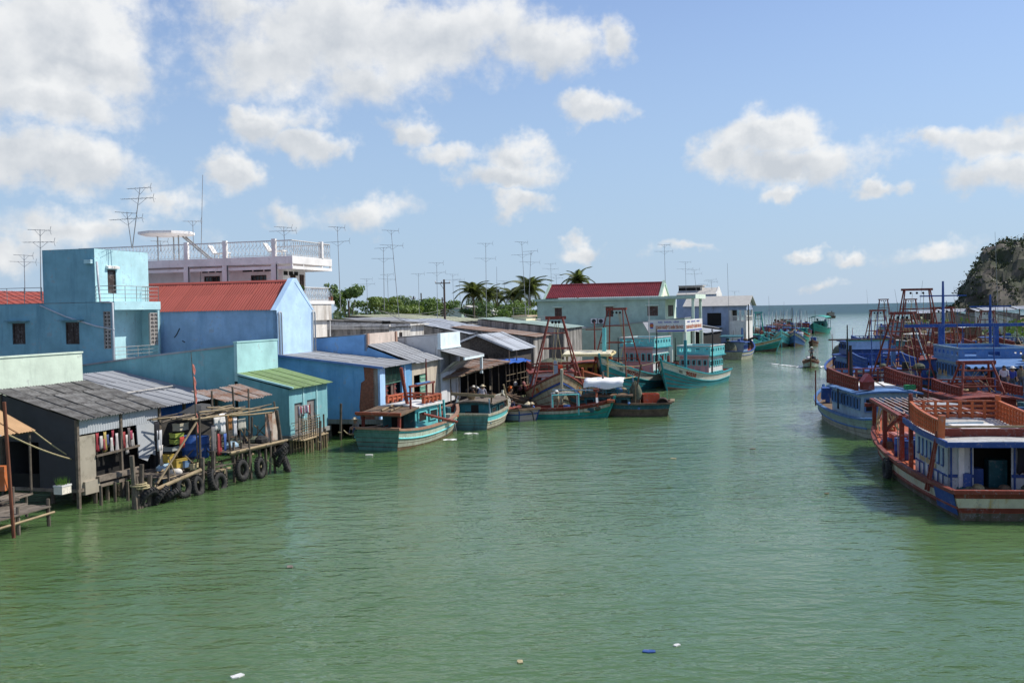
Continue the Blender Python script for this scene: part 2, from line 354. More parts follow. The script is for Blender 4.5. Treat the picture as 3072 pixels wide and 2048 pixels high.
struct(mb.build('ground', M_soil))
# headland: a steep wooded limestone bluff
def headland():
    rock = mat('limestone', (.12, .105, .09), rough=.95, var=.45, scale=.05, dirt=(.03, .05, .018), amt=.8, bump=.9, fine=.3)
    nx, ny = 120, 60; rows = []
    for j in range(ny + 1):
        r = []
        for i in range(nx + 1):
            y = 415 + 140 * j / ny; d = -18 + 200 * (i / nx) ** 1.25; x = .446 * y + d + 1
            q = Vector((x, y, 0)); e = noise.noise(q * .03) * 8 + noise.noise(q * .09) * 4
            dd = min(d + e * .5, (y - 420) * .75 + e * .4); t = max(0, min(1, dd / 15)); foot = max(0, min(1, (dd + 14) / 24)) * 9
            z = foot + 21 * t ** 1.1 + 11 * max(0, min(1, (dd - 12) / 42)) + 16 * max(0, min(1, (d - 50) / 80)) * t
            z += (noise.noise(q * .12) * 4 + noise.noise(q * .33) * 2.2) * min(1, t * 1.5)
            w = min(1, z / 12); r.append((x + noise.noise(Vector((x, y, z)) * .11) * 5 * w, y + noise.noise(Vector((y, z, x)) * .12) * 5 * w, max(.3, z)))
        rows.append(r)
    mb = MB(); mb.grid(rows); return struct(mb.build('headland', rock)), rows
HEAD, HROWS = headland()
# ================================================================ building helpers
M_dark = mat('dark_interior', (.018, .017, .016), rough=.9, var=.3)  # near-black colour stands in for shade inside rooms, openings and under floors
M_glass = mat('window_glass', (.02, .024, .028), rough=.12, var=.2, spec=.5)
M_woodd = paintw('brown_shutter', (.075, .045, .032), dirt=(.03, .02, .015), amt=.4)
M_steel = mat('galvanised_pipe', (.36, .36, .35), rough=.45, metal=.5, var=.15, dirt=(.16, .1, .06), amt=.35)
M_pvc = paintw('grey_pvc_pipe', (.5, .53, .56), rough=.4, amt=.2)
M_white = plaster('whitewash', (.78, .76, .72))
M_fibro = mat('weathered_fibrocement', (.2, .195, .185), rough=.95, var=.28, scale=.9, dirt=(.055, .05, .045), amt=.75, streak=False, bump=.2, fine=12, objvar=.25)
M_fibro2 = mat('grey_fibrocement', (.3, .31, .325), rough=.9, var=.12, scale=.6, dirt=(.16, .15, .15), amt=.45, bump=.15, objvar=.1)
M_zinc = mat('zinc_sheet', (.42, .45, .49), rough=.55, metal=.25, var=.12, scale=.7, dirt=(.2, .17, .15), amt=.45, objvar=.12)
M_rust = mat('rusty_sheet', (.33, .29, .26), rough=.8, var=.2, scale=1.1, dirt=(.2, .075, .025), amt=.85, objvar=.15)
M_pole = mat('weathered_pole', (.135, .11, .085), rough=.9, var=.3, scale=3, dirt=(.05, .04, .03), amt=.5, objvar=.25, bump=.2)
M_bamboo = mat('bamboo', (.27, .205, .12), rough=.7, var=.25, scale=3, dirt=(.13, .09, .05), amt=.45, objvar=.25)
M_plank = mat('grey_plank', (.175, .145, .115), rough=.9, var=.28, scale=2.4, dirt=(.07, .055, .04), amt=.55, objvar=.3, bump=.25)
SHEETS = {}
def sheet_mesh(w, l, per, amp, material, tag_=''):
    k = (round(w, 3), round(l, 3), per, amp, material.name)
    if k not in SHEETS:
        n = max(4, int(round(w / per)) * 4); rows = []
        for j in range(3):
            y = l * j / 2; rows.append([(w * i / n, y, amp * math.cos(2 * math.pi * i / 4) if per else 0) for i in range(n + 1)])
        mb = MB(); mb.grid(rows); SHEETS[k] = mb.mesh('roof_sheet', material, smooth=True)
    return SHEETS[k]
def roof_sheets(parent, O, U, V, w, l, cols, rows, material, per=.15, amp=.025, wob=.012, ruin=0., name='roof_sheet'):
    """corrugated sheets laid in courses: O at the eave, U along it, V up the slope"""
    O = Vector(O); U = Vector(U).normalized(); V = Vector(V).normalized(); Nn = U.cross(V); V = Nn.cross(U)
    sw, sl = w / cols, l / rows; me = sheet_mesh(sw + .06, sl + .12, per, amp, material)
    for r in range(rows):
        for c in range(cols):
            q = O + U * (c * sw - .03 + jit(wob)) + V * (r * sl - .05 + jit(wob * 2)) + Nn * (.012 * (rows - r) + .006 * (c % 2) + abs(jit(wob * .5)) + (random.random() < ruin) * .03)
            rot = Matrix((U, V, Nn)).transposed() @ Matrix.Rotation(jit(wob * .5) + (jit(.05) if random.random() < ruin else 0), 3, 'Z') @ Matrix.Rotation(.012 + jit(wob * .3), 3, 'X')
            o = link(name, me, parent); o.matrix_local = Matrix.Translation(q) @ rot.to_4x4()
def window(parent, O, U, V, x0, z0, x1, z1, fm=M_woodd, pm=M_glass, nv=1, nh=0, inset=.1, fw=.06, name='window'):
    """frame with mullions, and its pane as a sub-part, set into an opening of a wall face"""
    O = Vector(O); U = Vector(U).normalized(); V = Vector(V).normalized(); Nn = U.cross(V)
    q = lambda a, b, d: O + U * a + V * b - Nn * d
    def bx(mb, a0, b0, a1, b1, d0, d1):
        mb.hexa([q(a0, b0, d0), q(a1, b0, d0), q(a1, b0, d1), q(a0, b0, d1)], [q(a0, b1, d0), q(a1, b1, d0), q(a1, b1, d1), q(a0, b1, d1)])
    mb = MB(); d0, d1 = inset - .05, inset + .03
    bx(mb, x0, z0, x0 + fw, z1, d0, d1); bx(mb, x1 - fw, z0, x1, z1, d0, d1); bx(mb, x0 + fw, z0, x1 - fw, z0 + fw, d0, d1); bx(mb, x0 + fw, z1 - fw, x1 - fw, z1, d0, d1)
    for i in range(nv): c = x0 + (x1 - x0) * (i + 1) / (nv + 1); bx(mb, c - fw * .4, z0 + fw, c + fw * .4, z1 - fw, d0 + .01, d1)
    for i in range(nh): c = z0 + (z1 - z0) * (i + 1) / (nh + 1); bx(mb, x0 + fw, c - fw * .3, x1 - fw, c + fw * .3, d0 + .015, d1)
    o = mb.build(name, fm, parent); g = MB(); g.quad(q(x0, z0, inset), q(x1, z0, inset), q(x1, z1, inset), q(x0, z1, inset)); g.build('pane', pm, o); return o
def hood(parent, O, U, V, x0, x1, z, m, d=.35, t=.09, name='window_hood'):
    O = Vector(O); U = Vector(U).normalized(); Nn = U.cross(Vector(V)); mb = MB()
    mb.hexa([O + U * x0 + Z_ * z, O + U * x0 + Z_ * z + Nn * d, O + U * x1 + Z_ * z + Nn * d, O + U * x1 + Z_ * z][::1], [O + U * x0 + Z_ * (z + t), O + U * x0 + Z_ * (z + t * .7) + Nn * d, O + U * x1 + Z_ * (z + t * .7) + Nn * d, O + U * x1 + Z_ * (z + t)])
    return mb.build(name, m, parent)
def railing(parent, pts, h, m, nrails=4, post=1.0, r=.022, name='railing'):
    """tube railing along points: the top rail and mid rails, and posts as sub-parts"""
    mb = MB()
    for k in range(nrails): z = h * (k + 1) / nrails; mb.tube([Vector(p) + Z_ * z for p in pts], r if k == nrails - 1 else r * .7, 6)
    o = mb.build(name, m, parent)
    for a, b in zip(pts, pts[1:]):
        a = Vector(a); b = Vector(b); n = max(1, round((b - a).length / post))
        for i in range(n + 1): q = a.lerp(b, i / n); MB().tube([q, q + Z_ * h], r, 6).build('post', m, o)
    return o
def shell(parent, w, d, h, wall, z0=0., holes_f=(), holes_s=(), holes_r=(), hb=None, t=.15, name='wall'):
    """four walls of a box house, each a part; side heights may differ front to back (hb)"""
    hb = h if hb is None else hb; H = h - z0
    MB().panel((0, 0, z0), X_, Z_, w, H, holes_f, t).build(name, wall, parent)
    def sidew(x, U, O, holes):
        mb = MB(); mb.panel(O, U, Z_, d, min(h, hb) - z0, holes, t); lo = min(h, hb)
        if abs(h - hb) > .01:
            ya = 0 if h > hb else d; mb.add([(x, 0, lo), (x, d, lo), (x, ya, max(h, hb))], [(0, 1, 2) if x > 0 else (2, 1, 0)])
        mb.build(name, wall, parent)
    sidew(0, -Y_, (0, d, z0), holes_s); sidew(w, Y_, (w, 0, z0), holes_r)
    MB().panel((w, d, z0), -X_, Z_, w, hb - z0).build(name, wall, parent)
def pile(parent, p, top, r=.09, m=M_pole, name='pile', lean=.04):
    MB().tube([(p[0] + jit(lean), p[1] + jit(lean), -1.5), (p[0] + jit(lean) * .4, p[1], top * .5), (p[0], p[1], top)], [r * 1.05, r, r * .92], 7).build(name, m, parent)
# ================================================================ A: grey hut on stilts with laundry in its window
fA = Fr(P(235, 1525, z=0), 17)
def hut_a():
    t = fA.thing('stilt_hut', 'grey corrugated hut on stilts with clothes hanging in its wide window', 'hut')
    beige = mat('stained_board', (.36, .32, .25), rough=.9, var=.12, scale=1.2, dirt=(.12, .1, .07), amt=.45, bump=.1)
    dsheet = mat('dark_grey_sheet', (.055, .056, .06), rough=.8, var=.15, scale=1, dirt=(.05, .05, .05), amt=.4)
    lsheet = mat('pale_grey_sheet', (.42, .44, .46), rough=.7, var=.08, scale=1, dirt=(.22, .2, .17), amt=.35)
    W, Dp, z0, ze, zb = 5.45, 3.9, .82, 3.72, 4.78
    for a, b, n in ((.05, 1.12, 'wall_board'),): MB().box(a, b, -.02, .03, z0, 3.0).build(n, beige, t)
    fs = sheet_mesh(5.3, .62, .16, .022, lsheet); o = link('fascia_sheet', fs, t); o.matrix_local = Matrix.Translation((.06, -.03, 3.08)) @ Matrix.Rotation(R_(90), 4, 'X')
    x0, zt = fA.f(408, 1290); x1, _ = fA.f(461, 1290)
    mb = MB(); mb.add([(x0, -.03, 3.1), (x1, -.03, 3.12), (x1 + .05, -.03, 1.5), (x1 - .3, -.03, 1.62), (x1 - .55, -.03, 1.32), (x0 + .12, -.03, 1.55)], [(5, 4, 3, 2, 1, 0)]); mb.add([(x0, .02, 3.1), (x1, .02, 3.12), (x1 + .05, .02, 1.5), (x1 - .3, .02, 1.62), (x1 - .55, .02, 1.32), (x0 + .12, .02, 1.55)], [(0, 1, 2, 3, 4, 5)])
    mb.build('wall_sheet', lsheet, t)
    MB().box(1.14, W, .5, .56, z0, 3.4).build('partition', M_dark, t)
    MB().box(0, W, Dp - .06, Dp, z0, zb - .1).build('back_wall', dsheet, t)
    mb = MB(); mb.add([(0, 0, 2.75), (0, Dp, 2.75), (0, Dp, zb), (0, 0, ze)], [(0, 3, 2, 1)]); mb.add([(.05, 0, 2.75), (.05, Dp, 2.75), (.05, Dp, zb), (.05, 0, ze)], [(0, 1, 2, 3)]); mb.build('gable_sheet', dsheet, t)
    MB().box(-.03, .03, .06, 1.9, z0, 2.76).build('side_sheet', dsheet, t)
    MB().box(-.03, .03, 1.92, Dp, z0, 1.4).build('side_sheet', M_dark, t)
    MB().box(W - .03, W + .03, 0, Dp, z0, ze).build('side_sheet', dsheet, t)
    for x, y in ((0, 0), (W, 0), (2.75, .02), (0, Dp), (W, Dp)): MB().bar((x, y - .05, -1.5 if y < 1 else .2), (x, y - .05, ze if y < 1 else zb), .13).build('corner_post', M_pole, t)
    MB().box(-.1, W + .1, -.1, Dp, z0 - .14, z0).build('floor', M_plank, t)
    MB().box(.3, 1.2, -.14, .02, z0 - .3, z0 + .25).build('sill_block', beige, t); MB().box(1.1, 3.9, -.2, .0, z0 + .12, z0 + .36).build('sill_beam', M_plank, t)
    for x in (1.2, 2.0, 3.0, 4.0, 4.9): pile(t, (x, .15 + jit(.1)), z0 - .1)
    for x in (.8, 1.7, 2.6, 3.6, 4.6): pile(t, (x, 1.8 + jit(.2)), z0 - .1)
    MB().bar((1.1, -.06, 2.05), (3.95, -.06, 2.12), .09).build('window_rail', M_pole, t)
    MB().bar((2.75, -.05, 2.0), (2.75, -.05, 3.1), .07).build('window_post', M_pole, t)
    sl = Vector((0, Dp + .25, zb - ze)).length
    V = Vector((0, Dp + .25, zb - ze + .05)); roof_sheets(t, (-.12, -.25, ze - .02), X_, V, W + .3, sl + .3, 6, 3, M_fibro, .17, .03, .025, .25)
    # laundry in the window
    cols = [(.3, .04, .05), (.5, .46, .44), (.3, .07, .08), (.4, .3, .1), (.08, .1, .2), (.5, .48, .46), (.25, .04, .06), (.45, .42, .42), (.07, .07, .09), (.3, .3, .3), (.28, .05, .05), (.5, .46, .42), (.12, .1, .1), (.32, .06, .1), (.42, .4, .38)]
    for i, c in enumerate(cols):
        x = 1.3 + i * .165; cloth((fA.w(x, -.02 + jit(.05), 3.02 - .15 * (i % 3))), .17 + jit(.04), .62 + jit(.28), fA.s, c, 'hanging %s cloth in the wide window of the grey stilt hut' % cname(c), 'laundry', 'clothes hung in the hut window')
    return t
def cname(c):
    r, g, b = c; m = max(c)
    if m < .14: return 'dark' if b <= r + .02 else 'dark blue'
    if min(c) > .4: return 'white'
    if min(c) > .2: return 'grey'
    if r > .3 and g > .3: return 'yellow'
    if r > 2 * g and r > 2 * b: return 'red'
    if r > g and g > b: return 'orange' if r > .35 else 'brown'
    if b > r and b > g * 1.2: return 'blue'
    if g >= r and g > b: return 'green'
    return 'pink' if r > b else 'purple'
CLN = {}
def cloth(p, w, h, s, col, label, cat='laundry', group=None, name='hanging_cloth'):
    """piece of clothing hanging from a line: wavy sheet with thickness"""
    rows = []; ph = random.random() * 6
    for j in range(6):
        k = j / 5; rows.append([Vector(p) + s * ((i / 6 - .5) * w * (1 - .15 * math.sin(k * 3) + .06 * math.sin(ph + k * 5))) + Vector((-s.y, s.x, 0)) * (.05 * k * math.sin(ph + i * 1.7 + k * 2)) - Z_ * (h * k * (1 + .05 * math.sin(i * 2 + ph))) for i in range(7)])
    o0 = Vector(p); mb = MB(); mb.slab([[q - o0 for q in r] for r in rows], Vector((-s.y, s.x, 0)) * .015)
    key = 'cloth_%d_%d_%d' % tuple(int(c * 20) for c in col)
    o = mb.build(name, mat(key, col, rough=.9, var=.15, scale=6), smooth=True); o.location = o0; return tag(o, label, cat, group)
hut_a()
# ================================================================ E: turquoise house with the green lean-to and doors to the water
fE = Fr(P(871, 1356, z=0), 15)
def house_e():
    t = fE.thing('waterfront_house', 'turquoise house with green lean-to roof and two doors over the water', 'house')
    teal = plaster('turquoise_plaster', (.2, .42, .45), dirt=(.13, .3, .33), amt=.4); tealt = plaster('turquoise_trim', (.38, .62, .62), amt=.1)
    W = fE.f(983, 1240)[0]; ze, z0 = 3.72, .95; yb, _ = fE.side(712, 1100); zb = 4.5; zp = 6.35
    d1 = fE.f(884, 1250), fE.f(909, 1300); d2 = fE.f(922, 1250), fE.f(949, 1300)
    zt = fE.f(900, 1207)[1]
    holes = [(d1[0][0], 0, d1[1][0], zt - z0), (d2[0][0], 0, d2[1][0], zt + .05 - z0)]
    shell(t, W, yb, ze - .1, teal, z0, holes, hb=zb - .1, t=.14)
    for h in holes:
        o = MB().box(h[0], h[2], .1, .15, z0, z0 + h[3]).build('door', paintw('dull_door', (.22, .2, .19), amt=.4), t); MB().box(h[2] - .14, h[2] - .08, .07, .1, z0 + .95, z0 + 1.1).build('handle', M_steel, o)
    for x in (holes[0][2] + .12, holes[1][2] + .12): MB().box(x - .06, x + .06, -.05, 0, z0, ze - .12).build('pilaster', tealt, t)
    U = X_; V = Vector((0, yb, zb - ze)); roof_sheets(t, (-.1, -.3, ze - .05), X_, V, W + .2, V.length + .3, 4, 1, paintw('green_roof_sheet', (.2, .29, .12), dirt=(.12, .16, .08), amt=.45), .2, .022, .008)
    MB().bar((-.06, -.3, ze + .0), (-.06, yb, zb + .03), .16, .1).build('verge', tealt, t)
    # parapet storefront and long flank behind it
    yq = 15.; w2 = fE.f(833, 1060, yb)[0]
    MB().box(-.0, w2, yb, yb + .2, zb - .4, zp).build('parapet', tealt, t)
    MB().box(-.03, w2 + .03, yb - .04, yb + .24, zp, zp + .08).build('coping', tealt, t)
    MB().add([(0, yb + .2, z0), (0, yq, z0), (0, yq, 5.0), (0, yb + 6.5, 5.6), (0, yb + .2, zp - .08)], [(4, 3, 2, 1, 0)]).build('flank_wall', teal, t)
    MB().box(W - .02, W, yb + .2, yq, z0, 5.2).build('flank_wall', teal, t)
    MB().slab([[(-.05, yb + .2, zp - .12), (w2, yb + .2, zp - .12)], [(-.05, yb + 6.5, 5.6), (w2, yb + 6.5, 5.6)], [(-.05, yq, 5.0), (w2, yq, 5.0)]], (0, 0, -.1)).build('roof', M_fibro2, t)
    MB().box(-.1, W + .1, -.15, yb, z0 - .25, z0).build('floor_slab', plaster('stained_concrete', (.3, .29, .27), amt=.6), t)
    for x in (.15, W / 2, W - .15):
        for y in (.05, 2.2): pile(t, (x, y), z0 - .2, .13, M_pole)
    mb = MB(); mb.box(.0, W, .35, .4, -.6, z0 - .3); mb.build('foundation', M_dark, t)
    return t
house_e()
# ================================================================ B: long grey corrugated roof between the hut and the turquoise flank
def house_b():
    fB = fE.sub(-9.5, 4.5); t = fB.thing('roofed_shed', 'long shed with low grey corrugated roof against the turquoise flank wall', 'shed')
    blue = mat('blue_tarpaulin', (.02, .1, .42), rough=.45, var=.2, scale=1.4, dirt=(.04, .12, .3), amt=.3, bump=.5, fine=3)
    W, Dp, ze, zb = 9.45, 6.9, 3.17, 4.62
    for x in (.1, 3, 6, W - .15): MB().bar((x, .1, -.9), (x, .1, ze - .05), .14).build('post', M_pole, t)
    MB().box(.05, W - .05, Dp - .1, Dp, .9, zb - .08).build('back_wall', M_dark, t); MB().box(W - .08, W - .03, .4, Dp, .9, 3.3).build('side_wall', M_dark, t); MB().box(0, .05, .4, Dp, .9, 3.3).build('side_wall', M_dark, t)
    MB().box(0, W, .3, Dp, .75, .9).build('floor', M_plank, t)
    mb = MB(); rows = []
    for j in range(7): rows.append([(3.4 + 4.8 * i / 14, .75 + .12 * math.sin(i * 1.3 + j) + .05 * j, ze - .1 - (ze - 1.1) * j / 6 * (1 + .04 * math.sin(i * 2.1))) for i in range(15)])
    mb.slab(rows, (0, .02, 0)); mb.build('tarpaulin', blue, t, smooth=True)
    V = Vector((0, Dp, zb - ze)); roof_sheets(t, (0, -.35, ze), X_, V, W, V.length + .35, 9, 3, M_fibro2, .19, .026, .01, .03)
    MB().bar((W * .42, 2.3, ze + .72), (W * .92, 2.45, ze + .75), .12, .05).build('ridge_strip', plaster('mortar', (.5, .47, .43)), t)
    return t
house_b()
# ================================================================ C: pale green parapet house behind the hut
def house_c():
    y = 4.7; x1, zt = fA.f(246, 1058, y); _, zl = fA.f(246, 1165, y); fC = fA.sub(x1 - 7, y); t = fC.thing('parapet_house', 'pale mint green parapet wall above the rusty hut roof', 'house')
    mint = plaster('mint_plaster', (.62, .72, .6), dirt=(.4, .48, .4), amt=.15)
    MB().box(0, 7, 0, .2, .9, zt).build('wall', mint, t); MB().box(-.02, 7.03, -.05, .24, zt, zt + .07).build('coping', mint, t)
    MB().box(6.8, 7, .22, 8, .9, zt - 1.1).build('wall', mint, t)
    V = Vector((0, 8, -.9)); roof_sheets(t, (0, .25, zt - .35), X_, V, 6.78, V.length, 7, 2, M_fibro2, .19, .026)
house_c()
# ================================================================ D: tall turquoise house with balconies
q = P(347, 1100, Y=62); fD = Fr((q.x, q.y), 15)
def house_d():
    t = fD.thing('balcony_house', 'tall turquoise house with a roof tower, steel railings and two balconies', 'house')
    teal = plaster('sea_blue_plaster', (.21, .42, .5), dirt=(.14, .3, .38), amt=.4); pale = plaster('sky_turquoise_plaster', (.44, .68, .72), dirt=(.3, .5, .56), amt=.2)
    brown = paintw('dark_brown_board', (.05, .035, .03), amt=.3)
    W = fD.f(482, 1000)[0]; z1 = 5.15; z2 = fD.f(347, 905)[1]; zt = fD.side(302, 744)[1]; yt = 1.3; wt = fD.f(443, 757, yt)[0]; zr = fD.side(60, 916)[1]
    yb_t = fD.side(126, 753)[0]; yend = 16.
    # side wall with two shuttered windows and a breeze-block panel
    wins = []
    for (u0, v0, u1, v1) in ((36, 970, 77, 1032), (196, 967, 239, 1032)):
        a = fD.side(u0, v0); b = fD.side(u1, v1); wins.append((yend - a[0], b[1] - .9, yend - b[0], a[1] - .9))
    g0 = fD.side(310, 934); g1 = fD.side(334, 1046); gr = (yend - g0[0], g1[1] - .9, yend - g1[0], g0[1] - .9)
    MB().panel((0, yend, .9), -Y_, Z_, yend, z2 - .9, wins + [gr], .14).build('wall', teal, t)
    for w in wins:
        window(t, (0, yend, .9), -Y_, Z_, *w, brown, brown, 1, 0, .09, .08); hood(t, (0, yend, .9), -Y_, Z_, w[0] - .35, w[2] + .35, w[3] + .1, plaster('hood_grey', (.16, .32, .38)))
    block = plaster('breeze_block', (.5, .46, .42), amt=.4)
    def grille(O, U, w, h, nx, nz, nm='breeze_block_panel'):
        O = Vector(O); U = Vector(U); Nn = U.cross(Z_); mb = MB(); e = .05
        for i in range(nx + 1): c = O + U * (w * i / nx); mb.bar(c + Z_ * 0 - Nn * .05, c + Z_ * h - Nn * .05, e, .1, up=Nn)
        for j in range(nz + 1): c = O + Z_ * (h * j / nz); mb.bar(c - Nn * .052, c + U * w - Nn * .052, .09, e)
        for i in range(nx):
            for j in range(nz): c = O + U * (w * (i + .5) / nx) + Z_ * (h * (j + .5) / nz) - Nn * .05; mb.torus(c, .075, .018, 'x' if abs(U.y) > .5 else 'y', 8, 4)
        o = mb.build(nm, block, t); MB().quad(O - Nn * .13, O + U * w - Nn * .13, O + U * w + Z_ * h - Nn * .13, O + Z_ * h - Nn * .13).build('shadow_board', M_dark, o)  # near-black sheet paints the shade behind the pierced blocks
    grille((0, yend - gr[0], .9 + gr[1]), -Y_, gr[2] - gr[0], gr[3] - gr[1], 2, 10)
    # front: open balcony storey under the upper slab
    MB().box(0.01, W, 1.35, 1.5, .9, z2 - .25).build('wall', pale, t)
    MB().box(W - .12, W, 0.0, 1.35, z1, z2 - .2).build('wall', pale, t)
    MB().box(W - .01, W, 1.5, yend, .9, z2 - .05).build('wall', teal, t)
    MB().box(.02, W + .02, -.04, 1.35, z2 - .5, z2 + .02).build('balcony_beam', pale, t)
    MB().box(.02, W + .02, -.02, 1.35, z1 - .3, z1).build('balcony_slab', pale, t); MB().box(.02, W, .0, 1.35, .9, z1 - .3).build('wall', teal, t)
    x0 = fD.f(442, 1000)[0]; grille((W - 1.05, .03, z1 + 1.0), X_, .8, 2.05, 2, 8)
    MB().box(W - .25, W, .0, .12, z1, z2 - .5).build('pier', pale, t)
    railing(t, [(.05, .05, z1), (W - .1, .05, z1)], .95, M_steel, 4, 1.1)
    railing(t, [(.05, yt, z2), (.05, .05, z2), (W - .05, .05, z2), (W - .05, 3, z2)], 1.0, M_steel, 4, 1.1)
    MB().box(0, W, .02, yend, z2 - .04, z2 + .01).build('terrace', plaster('terrace_screed', (.4, .4, .38)), t)
    # tower
    dx0, dz0 = fD.f(322, 808, yt); dx1, dz1 = fD.f(350, 880, yt)
    MB().panel((0, yt, z2), X_, Z_, wt, zt - z2, [(dx0, max(.05, dz1 - z2), dx1, dz0 - z2)], .14).build('tower_wall', pale, t)
    window(t, (0, yt, z2), X_, Z_, dx0, max(.05, dz1 - z2), dx1, dz0 - z2, brown, brown, 0, 0, .1, .06, 'door')
    hood(t, (0, yt, z2), X_, Z_, dx0 - .15, dx1 + .15, dz0 - z2 + .05, M_white, .2, .2)
    MB().panel((0, yb_t, z2 - .01), -Y_, Z_, yb_t - yt, zt - z2 + .01).build('tower_wall', teal, t)
    MB().panel((wt, yt, z2), Y_, Z_, yb_t - yt, zt - z2).build('tower_wall', pale, t); MB().panel((wt, yb_t, z2), -X_, Z_, wt, zt - z2).build('tower_wall', teal, t)
    MB().box(0.0, wt, yt, yb_t, zt - .02, zt).build('tower_roof', teal, t)
    # terrace rail at the back and pipes
    railing(t, [(.1, yb_t + .2, z2), (.1, yend, z2)], 1.0, M_steel, 4, 1.3)
    p = lambda u, v: (-.06, fD.side(u, v)[0], fD.side(u, v)[1])
    MB().tube([p(292, 785), p(298, 860), p(303, 906), (-.06, .25, z2 - .02), (-.06, .05, z2 - .05), (-.08, .05, 3.0)], .07, 7).build('drain_pipe', M_pvc, t, True)
    MB().tube([p(122, 916), p(200, 950), p(290, 978), p(345, 988)], .05, 6).build('drain_pipe', M_pvc, t, True)
    MB().box(-.25, 0, yt + .1, yt + .6, zt - .95, zt - .7).build('roof_outlet', pale, t)
house_d()
# ================================================================ F: blue house with the red corrugated roof and tall gable
fF = Fr((-15.35, 65.15), 14)
def house_f():
    t = fF.thing('gabled_house', 'tall blue house with red corrugated roof and pale gable facing the water', 'house')
    blue = plaster('deep_blue_plaster', (.29, .45, .64), dirt=(.2, .34, .53), amt=.4); pale = plaster('sky_blue_plaster', (.48, .66, .87), dirt=(.38, .54, .75), amt=.2)
    W = fF.f(938, 1000)[0]; ze = 8.35; za = 10.2; Dp = 16.; zlo = .9
    MB().panel((0, Dp, zlo), -Y_, Z_, Dp, ze - zlo).build('wall', blue, t); MB().panel((W, 0, zlo), Y_, Z_, Dp, ze - zlo).build('wall', blue, t)
    gy = .0; o = .12
    mb = MB(); mb.prism([(0, 0, zlo), (W, 0, zlo), (W, 0, ze), (W / 2 + .22, 0, za + .08), (W / 2 - .22, 0, za + .08), (0, 0, ze)], (0, .28, 0)); mb.build('gable_wall', pale, t)
    mb = MB(); mb.prism([(-.25, -.03, ze - .1), (-.05, -.03, ze - .12), (W / 2, -.03, za - .05), (W + .05, -.03, ze - .12), (W + .25, -.03, ze - .1), (W / 2 + .25, -.03, za + .22), (W / 2 - .25, -.03, za + .22)], (0, .36, 0)); mb.build('gable_coping', pale, t)
    MB().prism([(0, Dp, zlo), (W, Dp, zlo), (W, Dp, ze), (W / 2, Dp, za), (0, Dp, ze)], (0, -.1, 0)).build('gable_wall', blue, t)
    red = mat('red_roof_sheet', (.36, .085, .065), rough=.7, var=.14, scale=.5, dirt=(.16, .05, .045), amt=.3, objvar=.07)
    sl = math.hypot(W / 2, za - ze); 
    roof_sheets(t, (-.12, Dp, ze - .06), -Y_, Vector((W / 2, 0, za - ze)), Dp - .3, sl + .1, 15, 2, red, .2, .03, .006)
    roof_sheets(t, (W + .12, .3, ze - .06), Y_, Vector((-W / 2, 0, za - ze)), Dp - .3, sl + .1, 15, 2, red, .2, .03, .006)
    mb = MB(); mb.prism([(W / 2 - .2, .3, za - .02), (W / 2, .3, za + .12), (W / 2 + .2, .3, za - .02)], (0, Dp - .4, 0)); mb.build('ridge_cap', red, t)
    for x, k in ((.1, 1), (W - .12, 1)):
        x1 = x + .42 * k
        MB().tube([(x, -.09, 5.0), (x, -.09, 7.95), (x + .05, -.09, 8.12), (x1 - .12, -.09, 8.12), (x1 - .05, -.09, 7.98), (x1 - .05, -.09, 5.2)], .055, 7).build('drain_pipe', M_pvc, t, True)
house_f()
for _pts, _n in (([(540, 985), (530, 1005), (524, 1012)], 'loop'), ([(548, 1022), (556, 1026)], 'stub')): MB().tube([(-.05, fF.side(u, v)[0], fF.side(u, v)[1]) for u, v in _pts], .03, 5).build('cable', mat('black_cable', (.03, .03, .03)), [o for o in COL.objects if o.name.startswith('gabled_house')][0])
